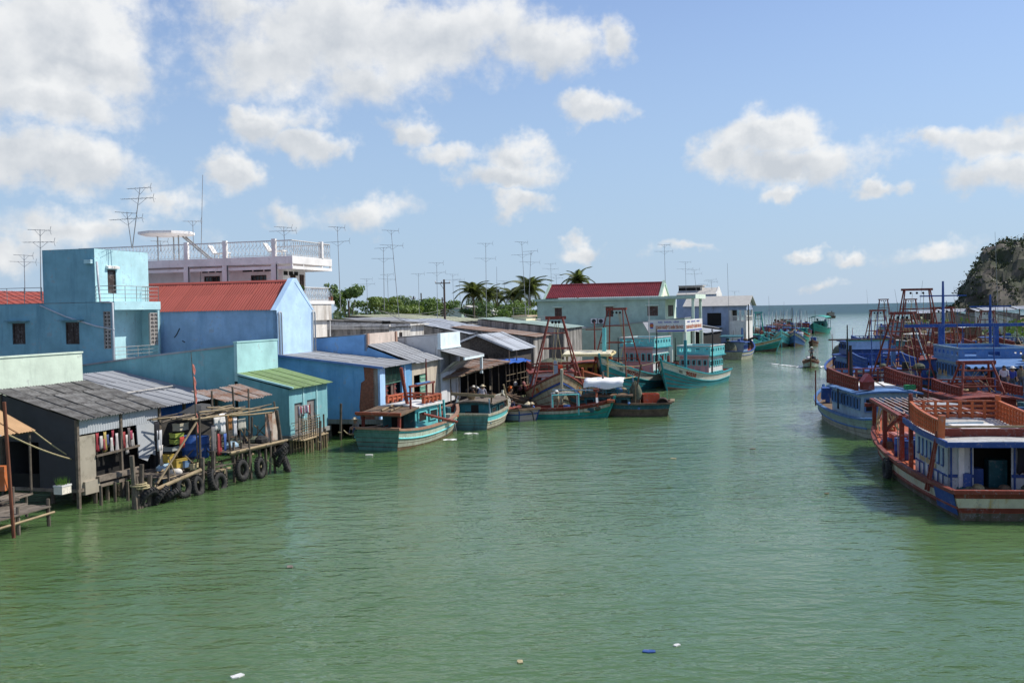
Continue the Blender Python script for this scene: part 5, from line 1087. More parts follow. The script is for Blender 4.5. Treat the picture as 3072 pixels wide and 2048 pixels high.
def deck_clutter(b, n=10, x0=-.4, x1=.35, seed=1, z=None):
    """working gear lying about on deck: coils, bundles, crates, poles, folded net"""
    rnd = random.Random(seed); t = b.t
    for i in range(n):
        q = rnd.uniform(.5 + x0, .5 + x1); zz = (b.deck(q) if z is None else z); x = b.xat(q, zz); y = rnd.uniform(-.8, .8) * b.half(q, zz); k = rnd.random()
        if k < .2: MB().torus((x, y, zz + .1), rnd.uniform(.2, .34), .06, 'z', 12, 5).build('rope_coil', P_rope, t)
        elif k < .45: w = rnd.uniform(.2, .4); MB().box(x - w, x + w, y - w * .7, y + w * .7, zz, zz + rnd.uniform(.25, .55)).build('fish_crate', rnd.choice((P_blue, P_wood, P_orange, P_cream, P_dteal, P_red)), t)
        elif k < .7: MB().sphere((x, y, zz + .2), rnd.uniform(.25, .5), 8, 5, sq=(rnd.uniform(.8, 1.6), 1, .65)).build('gear_bundle', rnd.choice((P_net, P_net, P_wood, P_rope, P_tyre, P_lblue, P_wht2)), t)
        elif k < .88: a = rnd.uniform(-.3, .3); l = rnd.uniform(.8, 2); MB().tube([(x - l, y - a, zz + .15), (x + l, y + a, zz + rnd.uniform(.2, 1.1))], .04, 5).build('loose_pole', rnd.choice((M_bamboo, P_wood, P_red)), t)
        else: MB().lathe([(.22, 0), (.27, .1), (.27, .6), (.24, .68)], 10, (x, y, zz)).build('drum', rnd.choice((P_barrel, P_dteal, P_black)), t)
def mast(b, x, y, z0, z1, r=.05, m=None, name='mast', lean=(0, 0), cross=None):
    o = MB().tube([(x, y, z0), (x + lean[0] * .5, y + lean[1] * .5, (z0 + z1) / 2), (x + lean[0], y + lean[1], z1)], [r, r * .9, r * .6], 7).build(name, m or P_red, b.t)
    if cross: MB().bar((x + lean[0] * .8, y - cross, z0 + (z1 - z0) * .8), (x + lean[0] * .8, y + cross, z0 + (z1 - z0) * .8), .06, .1).build('crosstree', m or P_red, o)
    return o
# ---------------------------------------------------------------- left bank, near: old mint boat moored stern out
def boat_l1():
    b = Boat('fishing_boat', 'old pale green wooden boat with orange trim moored by the brick-scarred wall', P(1128, 1352, z=0), 22, 11, 3.3, 1.05, 1.75, 1.3, 1.0, .55, 3.0, .8, .95,
        low=[(0, .3, paintw('rusty_boot', (.17, .11, .06), dirt=(.08, .07, .03), amt=.5), 1), (.3, .5, paintw('pale_hull', (.46, .47, .37), dirt=(.26, .19, .1), amt=.5), 2)], up=[(.5, .78, paintw('pale_mint', (.55, .62, .5), dirt=(.3, .2, .1), amt=.5), 1), (.78, 1, P_aqua, 1)], gun=paintw('worn_timber_rail', (.36, .2, .13), amt=.4), deckm=P_red, inner=P_red, rub=P_aqua, tm=paintw('dull_green_transom', (.12, .27, .22), dirt=(.06, .14, .12), amt=.5), stem=P_sage, deckdrop=.5)
    t = b.t; z0 = b.deck(.25)
    c = cabin(b, -2.6, .4, 1.12, z0, 1.75, P_aqua, P_aqua, side=(2, .42, .38), front=(2, .5, .35), roof=P_wht2, over=.22, frame=P_aqua, pane=M_dark)
    # aft shelter roof on red posts
    for y in (-1.2, 1.2): MB().bar((-4.9, y, z0 - .1), (-4.8, y, z0 + 1.5), .15).build('post', P_red, t)
    MB().slab([[(-5.2, -1.45, z0 + 1.5), (-5.2, 1.45, z0 + 1.5)], [(-2.7, -1.4, z0 + 1.75), (-2.7, 1.4, z0 + 1.75)]][::-1], (0, 0, -.1)).build('shelter_roof', P_wood, t); MB().bar((-5.2, -1.5, z0 + 1.55), (-5.2, 1.5, z0 + 1.55), .14, .16).build('roof_edge', P_orange, t)
    MB().box(-2.72, -2.62, -1.1, 1.1, z0, z0 + 1.6).build('aft_wall', P_dteal, t); MB().box(-2.76, -2.7, -.35, .45, z0, z0 + 1.5).build('door', M_dark, t)  # near-black panel painting the dark of an open doorway
    rail_fence(t, [(.5, -1.2, z0 + 1.85), (.6, 0, z0 + 1.85), (.5, 1.2, z0 + 1.85), (-1.8, 1.25, z0 + 1.85)], .4, P_orange, 2, .6, .11); rail_fence(t, [(.5, -1.2, z0 + 1.85), (-1.8, -1.25, z0 + 1.85)], .4, P_orange, 2, .6, .11)
    # net frame: posts and beam, blue lashing
    for x, y in ((-3.4, -1.2), (-.4, -1.2)): MB().bar((x, y, z0 + 1.7), (x, y, z0 + 3.0), .1).build('frame_post', P_red, t)
    MB().bar((-3.5, -1.2, z0 + 3.0), (-.2, -1.2, z0 + 3.05), .12, .12).build('frame_beam', P_red, t); MB().bar((-2.7, -1.2, z0 + 3.09), (-.9, -1.2, z0 + 3.12), .16, .08).build('lashed_tarp', P_lblue, t)
    MB().bar((-2.4, -.5, z0 + 1.6), (-3.2, -.5, z0 + 4.1), .16).build('derrick', P_red, t); mast(b, -.9, -1.0, z0 + 1.8, z0 + 4.5, .07)
    MB().tube([(-2.4, -1.5, z0 + 1.3), (1.8, -1.75, z0 + .35)], .09, 7).build('boom', P_red, t); MB().tube([(-.6, -1.45, z0 + .5), (1.6, -1.6, z0 + .35)], .06, 6).build('spar', P_wht2, t)
    for x in (.9, 1.5): MB().bar((x, -1.05, b.deck(.6)), (x - .15, -1.05, b.deck(.6) + 1.7), .12, .1).build('post', P_aqua, t)
    MB().bar((2.8, -1.15, b.deck(.75) + .1), (2.8, 1.15, b.deck(.75) + .1), .25, .12).build('thwart', P_red, t); MB().bar((4.0, -.8, b.deck(.88) + .1), (4.0, .8, b.deck(.88) + .1), .25, .12).build('thwart', P_orange, t)
    MB().tube([b.S(.9, .8, -1), b.S(.93, .3, -1) - Y_ * .1, b.S(.95, .18, -1) - Y_ * .3], .03, 5).build('bilge_hose', P_wht2, t)
    for y, l in ((-.4, 1.8), (.2, 1.6)): MB().tube([(-4.4, y, z0 + 1.66), (-4.4 + l, y + .1, z0 + 1.82)], .06, 6).build('stowed_pole', M_bamboo, t)
    return b
BL1 = boat_l1()
def boat_l2():
    b = Boat('fishing_boat', 'small dark boat with teal doors and round pale bow beside the fish shed', P(1412, 1290, z=0), 14, 8.6, 2.7, 1.0, 1.75, 1.05, .7, .5, 3.6, .85, .92,
        low=[(0, .3, P_boot, 1), (.3, .5, P_cream, 2)], up=[(.5, 1, P_aqua, 2)], gun=P_cream, deckm=P_wood, inner=P_wood, rub=P_cream, stem=P_cream, tm=paintw('worn_teal', (.14, .3, .32), dirt=(.08, .12, .12), amt=.55))
    t = b.t; z0 = b.deck(.2)
    cabin(b, -3.4, .5, 1.1, z0, 1.3, P_dteal, P_dteal, side=(2, .4, .35), front=None, roof=M_plank, over=.3, pane=M_dark)
    for y in (-.75, .55): MB().box(-3.45, -3.41, y - .35, y + .4, z0 + .1, z0 + 1.15).build('door', paintw('teal_door', (.02, .17, .21)), t)
    MB().box(-3.44, -3.405, -.3, .2, z0 + .1, z0 + 1.15).build('doorway', M_dark, t)
    for y in (-1.25, 1.25): MB().bar((-3.5, y, z0 + 1.3), (-3.3, y, z0 + 2.0), .1).build('post', P_wood, t)
    MB().bar((-3.5, -1.5, z0 + 1.75), (-3.4, 1.6, z0 + 1.9), .14, .2).build('roof_beam', M_bamboo, t); MB().tube([(1.2, -1.2, z0 + .2), (.3, -1.35, z0 + 1.3), (-.3, -1.3, z0 + 2.3)], .06, 6).build('bent_pole', M_bamboo, t); MB().tube([(-3.5, 1.2, z0), (-3.6, 1.15, z0 + 1.6)], .04, 6).build('pole', P_wht2, t); MB().tube([(-3.55, -1.2, z0 - .1), (-3.7, -1.15, z0 + 1.6)], .05, 6).build('pole', P_sky, t)
    tag(thing('basket', 'tan cane basket on the roof of the small dark boat', 'basket', b.w(-2.6, .4, z0 + 1.42)), 'tan cane basket on the roof of the small dark boat', 'basket'); 
    k = bpy.data.objects[-1] if False else None
    return b
BL2 = boat_l2()
for o in [o for o in COL.objects if o.name.startswith('basket')]: MB().lathe([(.2, 0), (.32, .28), (.34, .3), (.3, .29), (.18, .03)], 14).build('weave', M_bamboo, o)
def boat_l3():
    b = Boat('skiff', 'small skiff with pink and blue transom and long-tail motor', P(1588, 1262, z=0), -38, 7.2, 2.0, .75, 1.3, .85, .8, .36, 3.2, .8, .95,
        low=[(0, .3, P_boot, 1), (.3, .5, P_sky, 1)], up=[(.5, 1, P_pink, 1)], gun=P_wood, deckm=P_wood, inner=P_wood, rub=P_blue, tm=P_pink, cat='boat')
    t = b.t; z = b.sheer(0); MB().bar(b.S(0, .5, 1) - X_ * .04, b.S(0, .5, -1) - X_ * .04, .05, .09).build('blue_stripe', P_blue, t)
    for s_ in (1, -1): MB().bar(b.S(0, .5, s_) - X_ * .04, b.S(0, 1, s_) - X_ * .04, .09, .05).build('blue_stripe', P_blue, t); MB().tube([b.S(0, .5 * (1 - i / 6), s_ ) - X_ * .035 for i in range(7)], .05, 5).build('blue_stripe', P_blue, t)
    m = MB(); m.box(-3.6, -3.0, -.25, .2, z - .1, z + .25); mo = m.build('motor', P_black, t); MB().tube([(-3.3, 0, z + .1), (-3.9, -.05, z - .2), (-4.1, -.05, -.1)], .05, 6).build('drive_shaft', P_black, mo); MB().tube([(-3.2, .2, z + .3), (-2.4, .9, z + .5)], .03, 5).build('tiller', M_pole, mo)
    for i in range(4): MB().box(-1.6 + i * .42, -1.22 + i * .42, -.75, .75, b.sheer(.4) - .02, b.sheer(.4) + .05).build('hatch_board', paintw('faded_red_board', (.42, .13, .09)), t)
    MB().bar((-2.4, -.85, b.deck(.2) + .2), (-2.4, .85, b.deck(.2) + .2), .25, .06).build('thwart', P_wood, t); MB().bar((1.2, -.7, b.deck(.7) + .2), (1.2, .7, b.deck(.7) + .2), .25, .06).build('thwart', P_wood, t)
    return b
BL3 = boat_l3()
def boat_l4():
    b = Boat('fishing_boat', 'low green boat with red gunwale, pipe frame and A-shaped bow stand', P(1556, 1253, z=0), 97, 7.0, 2.1, .8, 1.35, .8, .8, .4, 2.6, .8, .8,
        low=[(0, .2, P_boot, 1), (.2, .5, P_green, 2)], up=[(.5, .72, P_cream, 1), (.72, 1, P_red, 1)], gun=P_red, deckm=P_wood, inner=P_red, rub=P_cream, stem=P_green, cat='boat')
    t = b.t; z = b.deck(.5)
    for y in (-.85, .85):
        x = -.9 if y < 0 else -1.1; MB().tube([(x, y, z), (x, y, z + 1.45), (x + 1.9, y, z + 1.5), (x + 1.9, y, z)], .07, 7).build('pipe_frame', P_aqua if y < 0 else P_wht2, t)
    x = 2.35; zz = b.deck(.85) + .3
    for y in (-.55, .55): MB().bar((x, y, zz), (x - .1, 0, zz + 1.15), .13, .13).build('stand_leg', P_orange, t); MB().bar((x - .02, y * .8, zz + .25), (x - .06, y * .45, zz + .65), .15, .15).build('white_collar', P_wht2, t)
    MB().bar((x - .02, -.42, zz + .25), (x - .02, .42, zz + .25), .1, .12).build('stand_bar', P_wht2, t); MB().box(x - .3, x + .1, -.2, .2, zz + 1.1, zz + 1.3).build('stand_head', P_red, t)
    MB().tube([(x - .1, 0, zz + 1.2), (-1.0, .3, z + 1.75)], .05, 6).build('boom', P_sky, t)
    MB().box(3.05, 3.6, -.55, .55, b.sheer(.95) - .12, b.sheer(.95) + .06).build('bow_plate', P_orange, t); MB().bar((-2.4, -.9, z + .25), (-2.4, .9, z + .25), .3, .08).build('thwart', P_wood, t)
    return b
BL4 = boat_l4()
def boat_l5():
    b = Boat('fishing_boat', 'dark teal houseboat with white cloth awning and orange crate on deck', P(2012, 1244, z=0), -80, 7.6, 2.7, .95, 1.5, 1.0, .7, .45, 3.0, .85, .95,
        low=[(0, .3, P_boot, 1), (.3, .5, P_wood, 1)], up=[(.5, 1, P_dteal, 2)], gun=P_wood, deckm=P_wood, inner=P_wood, rub=P_wood, tm=P_wood)
    t = b.t; z0 = b.deck(.4)
    c = cabin(b, -.9, 2.5, 1.15, z0, 1.15, P_dteal, P_dteal, side=(4, .38, .42), front=None, roof=P_wood, over=.2, pane=M_dark); z1 = z0 + 1.25
    for y in (-1.25, 1.25): rail_fence(t, [(2.5, y, z1), (-.8, y, z1)], .32, P_dteal, 2, .8)
    for x in (2.3, 1.1, -.1):
        for y in (-1.1, 1.1): MB().bar((x, y, z1), (x, y, z1 + .95), .07).build('awning_post', P_sky, t)
    rows = []; cl = mat('white_awning_cloth', (.84, .83, .82), rough=.85, var=.05)
    for i in range(10):
        x = 2.5 - 2.9 * i / 9; r = []
        for j in range(9): k = j / 8; y = -1.3 + 2.6 * k; r.append((x + .05 * math.sin(j * 2.2), y, z1 + .95 + .18 * math.sin(k * 3.14) + .04 * math.sin(i * 1.4 + j)))
        r += [(x + .03, 1.36, z1 + .75 - .05 * math.sin(i * 1.1)), (x + .02, 1.38, z1 + .48 + .1 * math.sin(i * .9))]; rows.append(r)
    MB().slab(rows, (0, 0, -.02)).build('awning', cl, t, True)
    o = thing('crate', 'bright orange open crate on the stern of the dark houseboat', 'crate', b.w(-2.3, .1, b.deck(.2) + .05), b.rz + .25); oc = paintw('orange_crate', (.62, .1, .04), amt=.2)
    for (xa, xb, ya, yb) in ((-.6, .6, -.55, -.5), (-.6, .6, .5, .55), (-.6, -.55, -.5, .5), (.55, .6, -.5, .5)): MB().box(xa, xb, ya, yb, 0, 1.15).build('panel', oc, o)
    MB().box(-.55, .55, -.5, .5, 0, .06).build('base', oc, o)
    d = thing('drum', 'rusty dark drum lying beside the orange crate', 'drum', b.w(-3.25, .75, b.deck(.05) + .46), b.rz); MB().lathe([(.4, -.45), (.45, -.45), (.45, .45), (.38, .45), (.36, .3), (.05, .28)], 18, axis='y').build('shell', mat('rusty_drum', (.05, .035, .03), rough=.8, dirt=(.16, .07, .03), amt=.5), d, True)
    MB().tube([(-1.1, .7, z0 + .3), (-1.7, .6, z0 + 3.4)], .07, 6).build('derrick', P_wood, t); MB().tube([(-1.2, -.6, z0 + .3), (-1.0, -.55, z0 + 2.4)], .05, 6).build('pole', P_sky, t); MB().tube([(-1.25, 1.0, z0), (-1.3, 1.05, z0 + 2.2)], .05, 6).build('pole', M_bamboo, t)
    MB().box(-1.55, -.95, -.8, .9, z0, z0 + .9).build('net_locker', P_wood, t); net_pile(b.w(-1.25, .2, z0 + .85), .5, .75, 1.2, 'brown fishing net heaped by the derrick of the dark houseboat', seed=3)
    MB().box(-4.1, -3.8, -.9, 1.0, b.sheer(0) + .0, b.sheer(0) + .12).build('stern_plank', M_bamboo, t); MB().sphere((-.8, 1.3, z0 + .55), .13, 8, 6).build('float', P_lblue, t)
    for x, y, cc in ((1.5, .5, P_red), (.6, .6, P_black), (.0, .4, P_barrel), (-.3, .2, M_bamboo)): MB().sphere((x, y, z1 + .2), .25, 10, 6, sq=(1.3, 1, .9)).build('bundle', cc, t)
    return b
BL5 = boat_l5()
for _b, _n, _s in ((BL1, 12, 1), (BL2, 7, 2), (BL3, 9, 3), (BL4, 9, 4), (BL5, 8, 5)): deck_clutter(_b, _n, -.45, .4, _s)
# ---------------------------------------------------------------- the three big trawlers, bows toward the bridge
def trawler(name, label, bowpx, a, L, B, num, wall_m=P_pink, gan=None, hull=P_teal, cab=(-.36, -.08), ch=2.35, **kw):
    args = dict(mid=1.15, bow=3.0, stern=1.25, rake=1.9, bandh=.72, full=3.0, wl=.84, tr=.86, low=[(0, .17, P_boot, 1), (.17, .5, hull, 4)], up=[(.5, 1, P_white, 2)], gun=hull, deckm=P_orange, inner=P_orange, rub=hull, stem=hull)
    args.update(kw); b = Boat(name, label, P(bowpx[0], bowpx[1], z=0), a, L, B, at='bow', **args); t = b.t
    for side in (1, -1):
        b.text('KG', .34, .875, .61, side, P_txtk, .01) if side > 0 else None
        b.text(num, .52, .815 if side > 0 else .9, .58, side, P_txt, .02, 1.4); b.text('TS', .22, .635, .66, side, P_txtk, .0) if side > 0 else None
    x0, x1 = L * cab[0], L * cab[1]; z0 = b.deck(.3) + .02; hw = B * .36
    c = cabin(b, x0, x1, hw, z0, ch, P_wht2, P_wht2, side=(6, .52, .26), front=(5, .56, .26), lower=(6, .08, .2), roof=hull, over=.3, parapet=(.95, P_aqua, P_wht2, 6), frame=P_aqua, front_m=wall_m, pane=mat('cabin_pane', (.05, .05, .055), rough=.2))
    for i in range(5): y = -hw * .8 + hw * 1.6 * i / 4; MB().box(x1 + .015, x1 + .05, y - .04, y + .04, z0, z0 + 1.2).build('front_batten', P_sky, c)
    MB().box(x1 + .02, x1 + .34, -hw - .1, hw + .1, z0 + ch - .07, z0 + ch + .07).build('brow', wall_m, c)
    mast(b, x1 + .2, hw + .35, z0 - .2, z0 + 4.6, .09, P_black, 'exhaust_pipe', (-.1, .1)); MB().tube([(x1 + .1, hw + .45, z0 + 4.55), (x1 - .5, hw + .2, z0 + 5.0)], .08, 7).build('exhaust_elbow', P_black, t)
    mast(b, x1 + .6, -hw - .2, z0, z0 + 4.2, .07, P_black, 'exhaust_pipe')
    xb = b.xat(.97, b.sheer(.97)); MB().bar((xb - 1.2, -1.1, b.sheer(.9) + .18), (xb - 1.2, 1.1, b.sheer(.9) + .18), .2, .16).build('cathead', P_red, t)
    for y in (-.3, .3): MB().bar((xb - .7, y, b.sheer(.93) - .4), (xb - .7, y, b.sheer(.93) + .75), .2).build('bollard', P_red, t)
    MB().sphere((b.S(1, 1).x + .02, -.22, b.sheer(1) - .35), .18, 8, 6, sq=(.8, .6, 1.6)).build('anchor_fluke', P_red, t)
    return b, z0, x0, x1, hw
BT3, z0, x0, x1, hw = trawler('trawler', 'teal and white trawler numbered 90558 at the outer end of the quay', (2000, 1172), 209, 16.5, 4.4, '90558')
MB().tube([(x1 + 3.2, .2, BT3.deck(.75)), (x1 + 3.2, .2, BT3.deck(.75) + 3.4)], .17, 8).build('vent_pipe', P_teal, BT3.t)
BT2, z0, x0, x1, hw = trawler('trawler', 'teal and white trawler numbered 90750 with red net gantry', (1818, 1180), 208, 17, 4.6, '90750', ch=3.2, bow=3.6, mid=1.3)
gantry(BT2, 4.2, 3.6, 4.4, BT2.deck(.72), 7.9, 1.5, P_red, 3, .065)
MB().tube([(6.2, -.5, BT2.deck(.85)), (6.2, -.45, BT2.deck(.85) + 4.1)], .2, 10).build('vent_pipe', P_aqua, BT2.t); mast(BT2, -1.0, 1.4, 4.5, 9.0, .04, P_wht2, 'whip_aerial')
MB().box(2.0, 3.6, -1.0, .9, BT2.deck(.6), BT2.deck(.6) + 1.2).build('hatch', P_orange, BT2.t)
# rusting trawler with the tallest gantry
def boat_t1():
    b = Boat('trawler', 'rust-stained cream and blue trawler with tall red gantry by the fish shed', P(1684, 1244, z=0), 178, 15, 4.6, 1.3, 3.3, 1.3, 1.3, .75, 3.4, .86, .86,
        low=[(0, .2, P_boot, 1), (.2, .5, P_cream, 3)], up=[(.5, .58, P_blue, 1), (.58, .92, P_rustw, 2), (.92, 1, P_blue, 1)], gun=P_red, deckm=P_red, inner=P_red, rub=P_blue, stem=P_cream, at='bow')
    t = b.t; z0 = b.deck(.35)
    for side in (1, -1): b.text('75', .45, .8, .6, side, mat('number_orange', (.45, .12, .03)), .03, 1.3)
    cabin(b, -5.2, -.6, 1.75, z0, 2.0, P_wht2, P_wht2, side=(4, .45, .35), front=(4, .48, .36), roof=P_red, over=.3, frame=P_sky, pane=M_dark)
    rail_fence(t, [(-.5, -1.9, z0 + 2.2), (-.5, 1.9, z0 + 2.2), (-5, 1.95, z0 + 2.2)], .55, P_red, 2, .7, .1); rail_fence(t, [(-.5, -1.9, z0 + 2.2), (-5, -1.95, z0 + 2.2)], .55, P_red, 2, .7, .1)
    gantry(b, 2.6, 4.2, 4.6, z0 + .5, 7.3, 1.05, P_red, 4, .062, .25, .4)
    MB().bar((1.9, .0, z0), (1.9, .0, z0 + 3.1), .3, .26).build('winch_post', P_sky, t); MB().bar((6.4, 0, b.sheer(.95) - .5), (6.4, 0, b.sheer(.95) + .7), .28).build('bollard', P_red, t); MB().box(6.25, 6.56, -.16, .16, b.sheer(.95) + .5, b.sheer(.95) + .74).build('bollard_cap', mat('hot_orange', (.75, .09, .03)), t)
    MB().sphere((4.8, -.8, b.deck(.85) + .45), .55, 10, 6, sq=(1.1, 1, .6)).build('sack', P_wht2, t)
    net_pile(b.w(-3, .2, z0 + 2.2), 1.5, 1.3, .9, 'grey-green net heaped on the wheelhouse of the rusty trawler', seed=8)
    MB().bar((4, -2.1, 3.1), (3.8, 9.5, 3.9), .1, .12).build('gangplank_boom', P_red, t) if False else None
    return b
BT1 = boat_t1(); deck_clutter(BT1, 14, -.1, .42, 21); deck_clutter(BT2, 12, -.02, .42, 22); deck_clutter(BT3, 6, -.02, .35, 23)
def boat_y():
    b = Boat('fishing_boat', 'orange-yellow boat with canopy on cream posts between the two gantry trawlers', P(1752, 1192, z=0), 190, 14, 4.0, 1.2, 2.5, 1.2, 1.2, .6, 3.2, .85, .86,
        low=[(0, .2, P_boot, 1), (.2, .5, P_wood, 2)], up=[(.5, 1, P_red, 2)], gun=P_orange, deckm=P_wood, inner=P_wood, rub=P_red, at='bow')
    t = b.t; z0 = b.deck(.4); cabin(b, -5.4, -.6, 1.5, z0, 2.0, P_yel, P_yel, side=(4, .4, .38), front=(3, .45, .38), roof=P_orange, over=.25, frame=P_orange, pane=M_dark)
    cr = paintw('cream_canopy_post', (.72, .62, .32), amt=.15)
    for x in (-2.4, 2.6):
        for y in (-1.9, 1.9):
            MB().bar((x, y, z0 - .2), (x, y, z0 + 3.0), .15).build('canopy_post', cr, t)
            for e in (-1, 1): MB().bar((x, y, z0 + 2.3), (x + e * .6, y, z0 + 2.95), .1).build('brace', cr, t)
    MB().slab([[(-3, -2.2, z0 + 3.05), (-3, 2.2, z0 + 3.05)], [(0, -2.2, z0 + 3.25), (0, 2.2, z0 + 3.25)], [(3.2, -2.2, z0 + 3.05), (3.2, 2.2, z0 + 3.05)]], (0, 0, .08)).build('canopy', paintw('cream_canopy', (.75, .68, .48), amt=.2), t)
    for y in (-2.25, 2.25): MB().bar((-3, y, z0 + 2.98), (3.2, y, z0 + 2.98), .1, .2).build('canopy_beam', cr, t)
    MB().bar((3.25, -2.25, z0 + 2.98), (3.25, 2.25, z0 + 2.98), .1, .2).build('canopy_beam', cr, t); b.text('900', .42, .85, .6, 1, mat('number_orange', (.45, .12, .03)), .02, 1.3)
    rail_fence(t, [(-.6, 1.65, z0 + 2.15), (-5.4, 1.65, z0 + 2.15)], .75, P_orange, 3, .5, .1); mast(b, -5.2, 0, z0 + 2, z0 + 6, .09, P_red, cross=.9)
boat_y()
# ================================================================ right bank
def boat_r1():
    b = Boat('fishing_boat', 'big red and white boat with orange roof balustrade and pergola, stern to the bridge', (18.35, 35.7), 8, 20.5, 5.0, .95, 2.0, 1.1, 1.5, .62, 3.2, .9, .95,
        low=[(0, .42, P_boot, 1), (.42, .5, P_red, 1)], up=[(.5, .8, paintw('yellowed_white', (.6, .55, .4), dirt=(.42, .26, .06), amt=.5), 1), (.8, 1, P_red, 1)], gun=P_red, deckm=P_wood, inner=P_orange, rub=P_red, n=28, deckdrop=.45)
    t = b.t; X = lambda d: d - b.L / 2; zd = b.deck(.2) + .04
    for side in (1, -1):     # blue painted quarters
        rows = [[b.S(q, v, side, 1.012) for v in (.36, .52, .7, .9)] for q in (.005, .04, .08, .12)]; mb = MB(); mb.grid(rows if side > 0 else [r[::-1] for r in rows]); mb.build('quarter_panel', P_blue, t)
    # forward deck, orange
    rows = []
    for i in range(12): q = .4 + .58 * i / 11; h = b.deck(q) + .03; w = b.half(q, h) * .97; rows.append([(b.xat(q, h), w * k, h + .04) for k in (1, 0, -1)])
    MB().grid(rows).build('fore_deck', P_orange, t)
    # deckhouse: side walls with blue window frames, open back with posts and panels
    xa, xb, hw, z1 = X(3.0), X(7.9), 1.75, 2.55
    wall = paintw('shaded_white', (.52, .56, .56), dirt=(.3, .32, .3), amt=.3); mb = MB(); mb.box(xa + .9, xb, hw - .06, hw, zd, z1); c = mb.build('deckhouse', wall, t); MB().box(xa, xb, -hw, -hw + .06, zd, z1).build('side_wall', wall, c) ; MB().box(xa, xa + .9, hw - .06, hw, zd, z1).build('side_wall', wall, c)  # white made darker in its colour for deckhouse walls seen in shade
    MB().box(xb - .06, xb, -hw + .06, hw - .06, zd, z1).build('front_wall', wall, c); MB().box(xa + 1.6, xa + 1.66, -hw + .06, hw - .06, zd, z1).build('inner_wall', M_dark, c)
    for (ya, yb) in ((hw - .95, hw), (-hw, -hw + 1.15)):
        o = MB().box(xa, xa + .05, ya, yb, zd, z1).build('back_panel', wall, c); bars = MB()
        for y in (ya + .1, yb - .1): bars.bar((xa - .03, y, zd), (xa - .03, y, z1), .05, .14, up=(1, 0, 0))
        for z in (zd + .62, z1 - .08): bars.bar((xa - .035, ya, z), (xa - .035, yb, z), .05, .12)
        bars.build('blue_frame', P_blue, o)
    MB().bar((xa - .1, hw - .45, zd), (xa - .1, hw - .45, z1), .2).build('post', P_wht2, t); MB().box(xa - .35, xa - .05, hw - .75, hw - .5, zd - .1, zd + .75).build('locker', P_blue, t)
    # side wall: two rows of narrow blue-edged panels and the boat's name
    for row, (z, h, n) in enumerate(((zd + .95, .68, 7), (zd + .12, .52, 6))):
        for i in range(n):
            x = xb - .25 - (xb - xa - .7) * (i + .5) / n; o = MB().box(x - .2, x + .2, hw, hw + .02, z, z + h).build('side_panel', P_sky if row == 0 else P_wht2, t); e = MB(); e.box(x - .22, x - .16, hw + .015, hw + .05, z - .04, z + h); e.box(x - .16, x + .1, hw + .015, hw + .05, z - .06, z); e.build('blue_edge', P_blue, o)
    lettering('Trịnh Khương', .34, (xb - .7, hw + .0, zd + .68), -X_, Z_, P_txtg, c, .03, .01, 2.6)
    for z in (zd + .6,): MB().bar((xb - .2, hw + .03, z), (xb - 1.3, hw + .03, z - .0), .05, .07).build('blue_moulding', P_blue, t); MB().bar((xb - 2.4, hw + .03, z - .0), (xa + .1, hw + .03, z), .05, .07).build('blue_moulding', P_blue, t)
    # roof with swept edge, blue rim
    rows = []
    for i in range(9): y = (hw + .35) * (i / 4 - 1); rows.append([(x, y, z1 + .05 + .08 * (1 - (i / 4 - 1) ** 2) + .16 * max(0, (x - xa - 2) / 3) ** 2) for x in (xb + .5, xb - 1, xb - 2.5, xa, xa - 1.1)])
    MB().slab(rows, (0, 0, -.1)).build('roof', paintw('roof_grey', (.45, .45, .43), amt=.5), c)
    for s_ in (1, -1):
        pts = [(x, s_ * (hw + .37), z1 + .03 + .16 * max(0, (x - xa - 2) / 3) ** 2) for x in (xb + .5, xb - .5, xb - 1, xb - 2.5, xa, xa - 1.1)]; mb = MB()
        for p, q in zip(pts, pts[1:]): mb.bar(p, q, .1, .22)
        mb.build('roof_rim', P_blue, c)
    MB().bar((xa - 1.12, -hw - .42, z1 + .0), (xa - 1.12, hw + .42, z1 + .0), .1, .2).build('roof_rim', P_blue, c)
    zr = z1 + .16; orp = paintw('orange_rail_paint', (.5, .13, .045), dirt=(.28, .07, .03), amt=.3)
    f = thing  # balustrade: orange, swept up toward the bow
    rail_fence(t, [(xb + .4, hw + .1, zr), (xb - 1.2, hw + .2, zr), (xa + .1, hw + .25, zr)], .62, orp, 4, .33, .075, sweep=.45)
    rail_fence(t, [(xb + .4, -hw - .1, zr), (xb - 1.2, -hw - .2, zr), (xa - .9, -hw - .25, zr)], .62, orp, 4, .33, .075, sweep=.45)
    rail_fence(t, [(xb + .45, hw + .05, zr + .05), (xb + .45, -hw - .05, zr + .05)], .85, orp, 4, .5, .075)
    MB().bar((xa + .05, hw + .25, zr - .05), (xa - .0, hw + .22, zr + .85), .26, .12).build('end_post', orp, t); MB().bar((xb + .45, -hw - .1, zr), (xb + .45, -hw - .1, zr + 1.15), .2).build('corner_post', orp, t); MB().bar((xb + .42, hw + .08, zd), (xb + .42, hw + .08, zr + 1.25), .17).build('corner_post', P_red, t)
    MB().bar((xa + .6, hw + .1, zr + .1), (xa + .5, -hw - .4, zr + .12), .16, .3).build('roof_beam', P_red, t); MB().tube([(xa + .55, hw, zr + .34), (xa + .4, -hw - .3, zr + .36)], .05, 6).build('spar', M_bamboo, t)
    for i in range(6): x = xb - .6 - i * .32; MB().bar((x, -.9 + .1 * i, zr + .08), (x - .1, .9, zr + .06), .09, .05).build('roof_slat', P_sky, t)
    MB().slab([[(xb - 1.8, -.9, zr + .16), (xb - 1.8, .9, zr + .16)], [(xb - 3.2, -.7, zr + .12), (xb - 3.2, .7, zr + .12)]], (0, 0, -.03)).build('skylight', P_wht2, t)
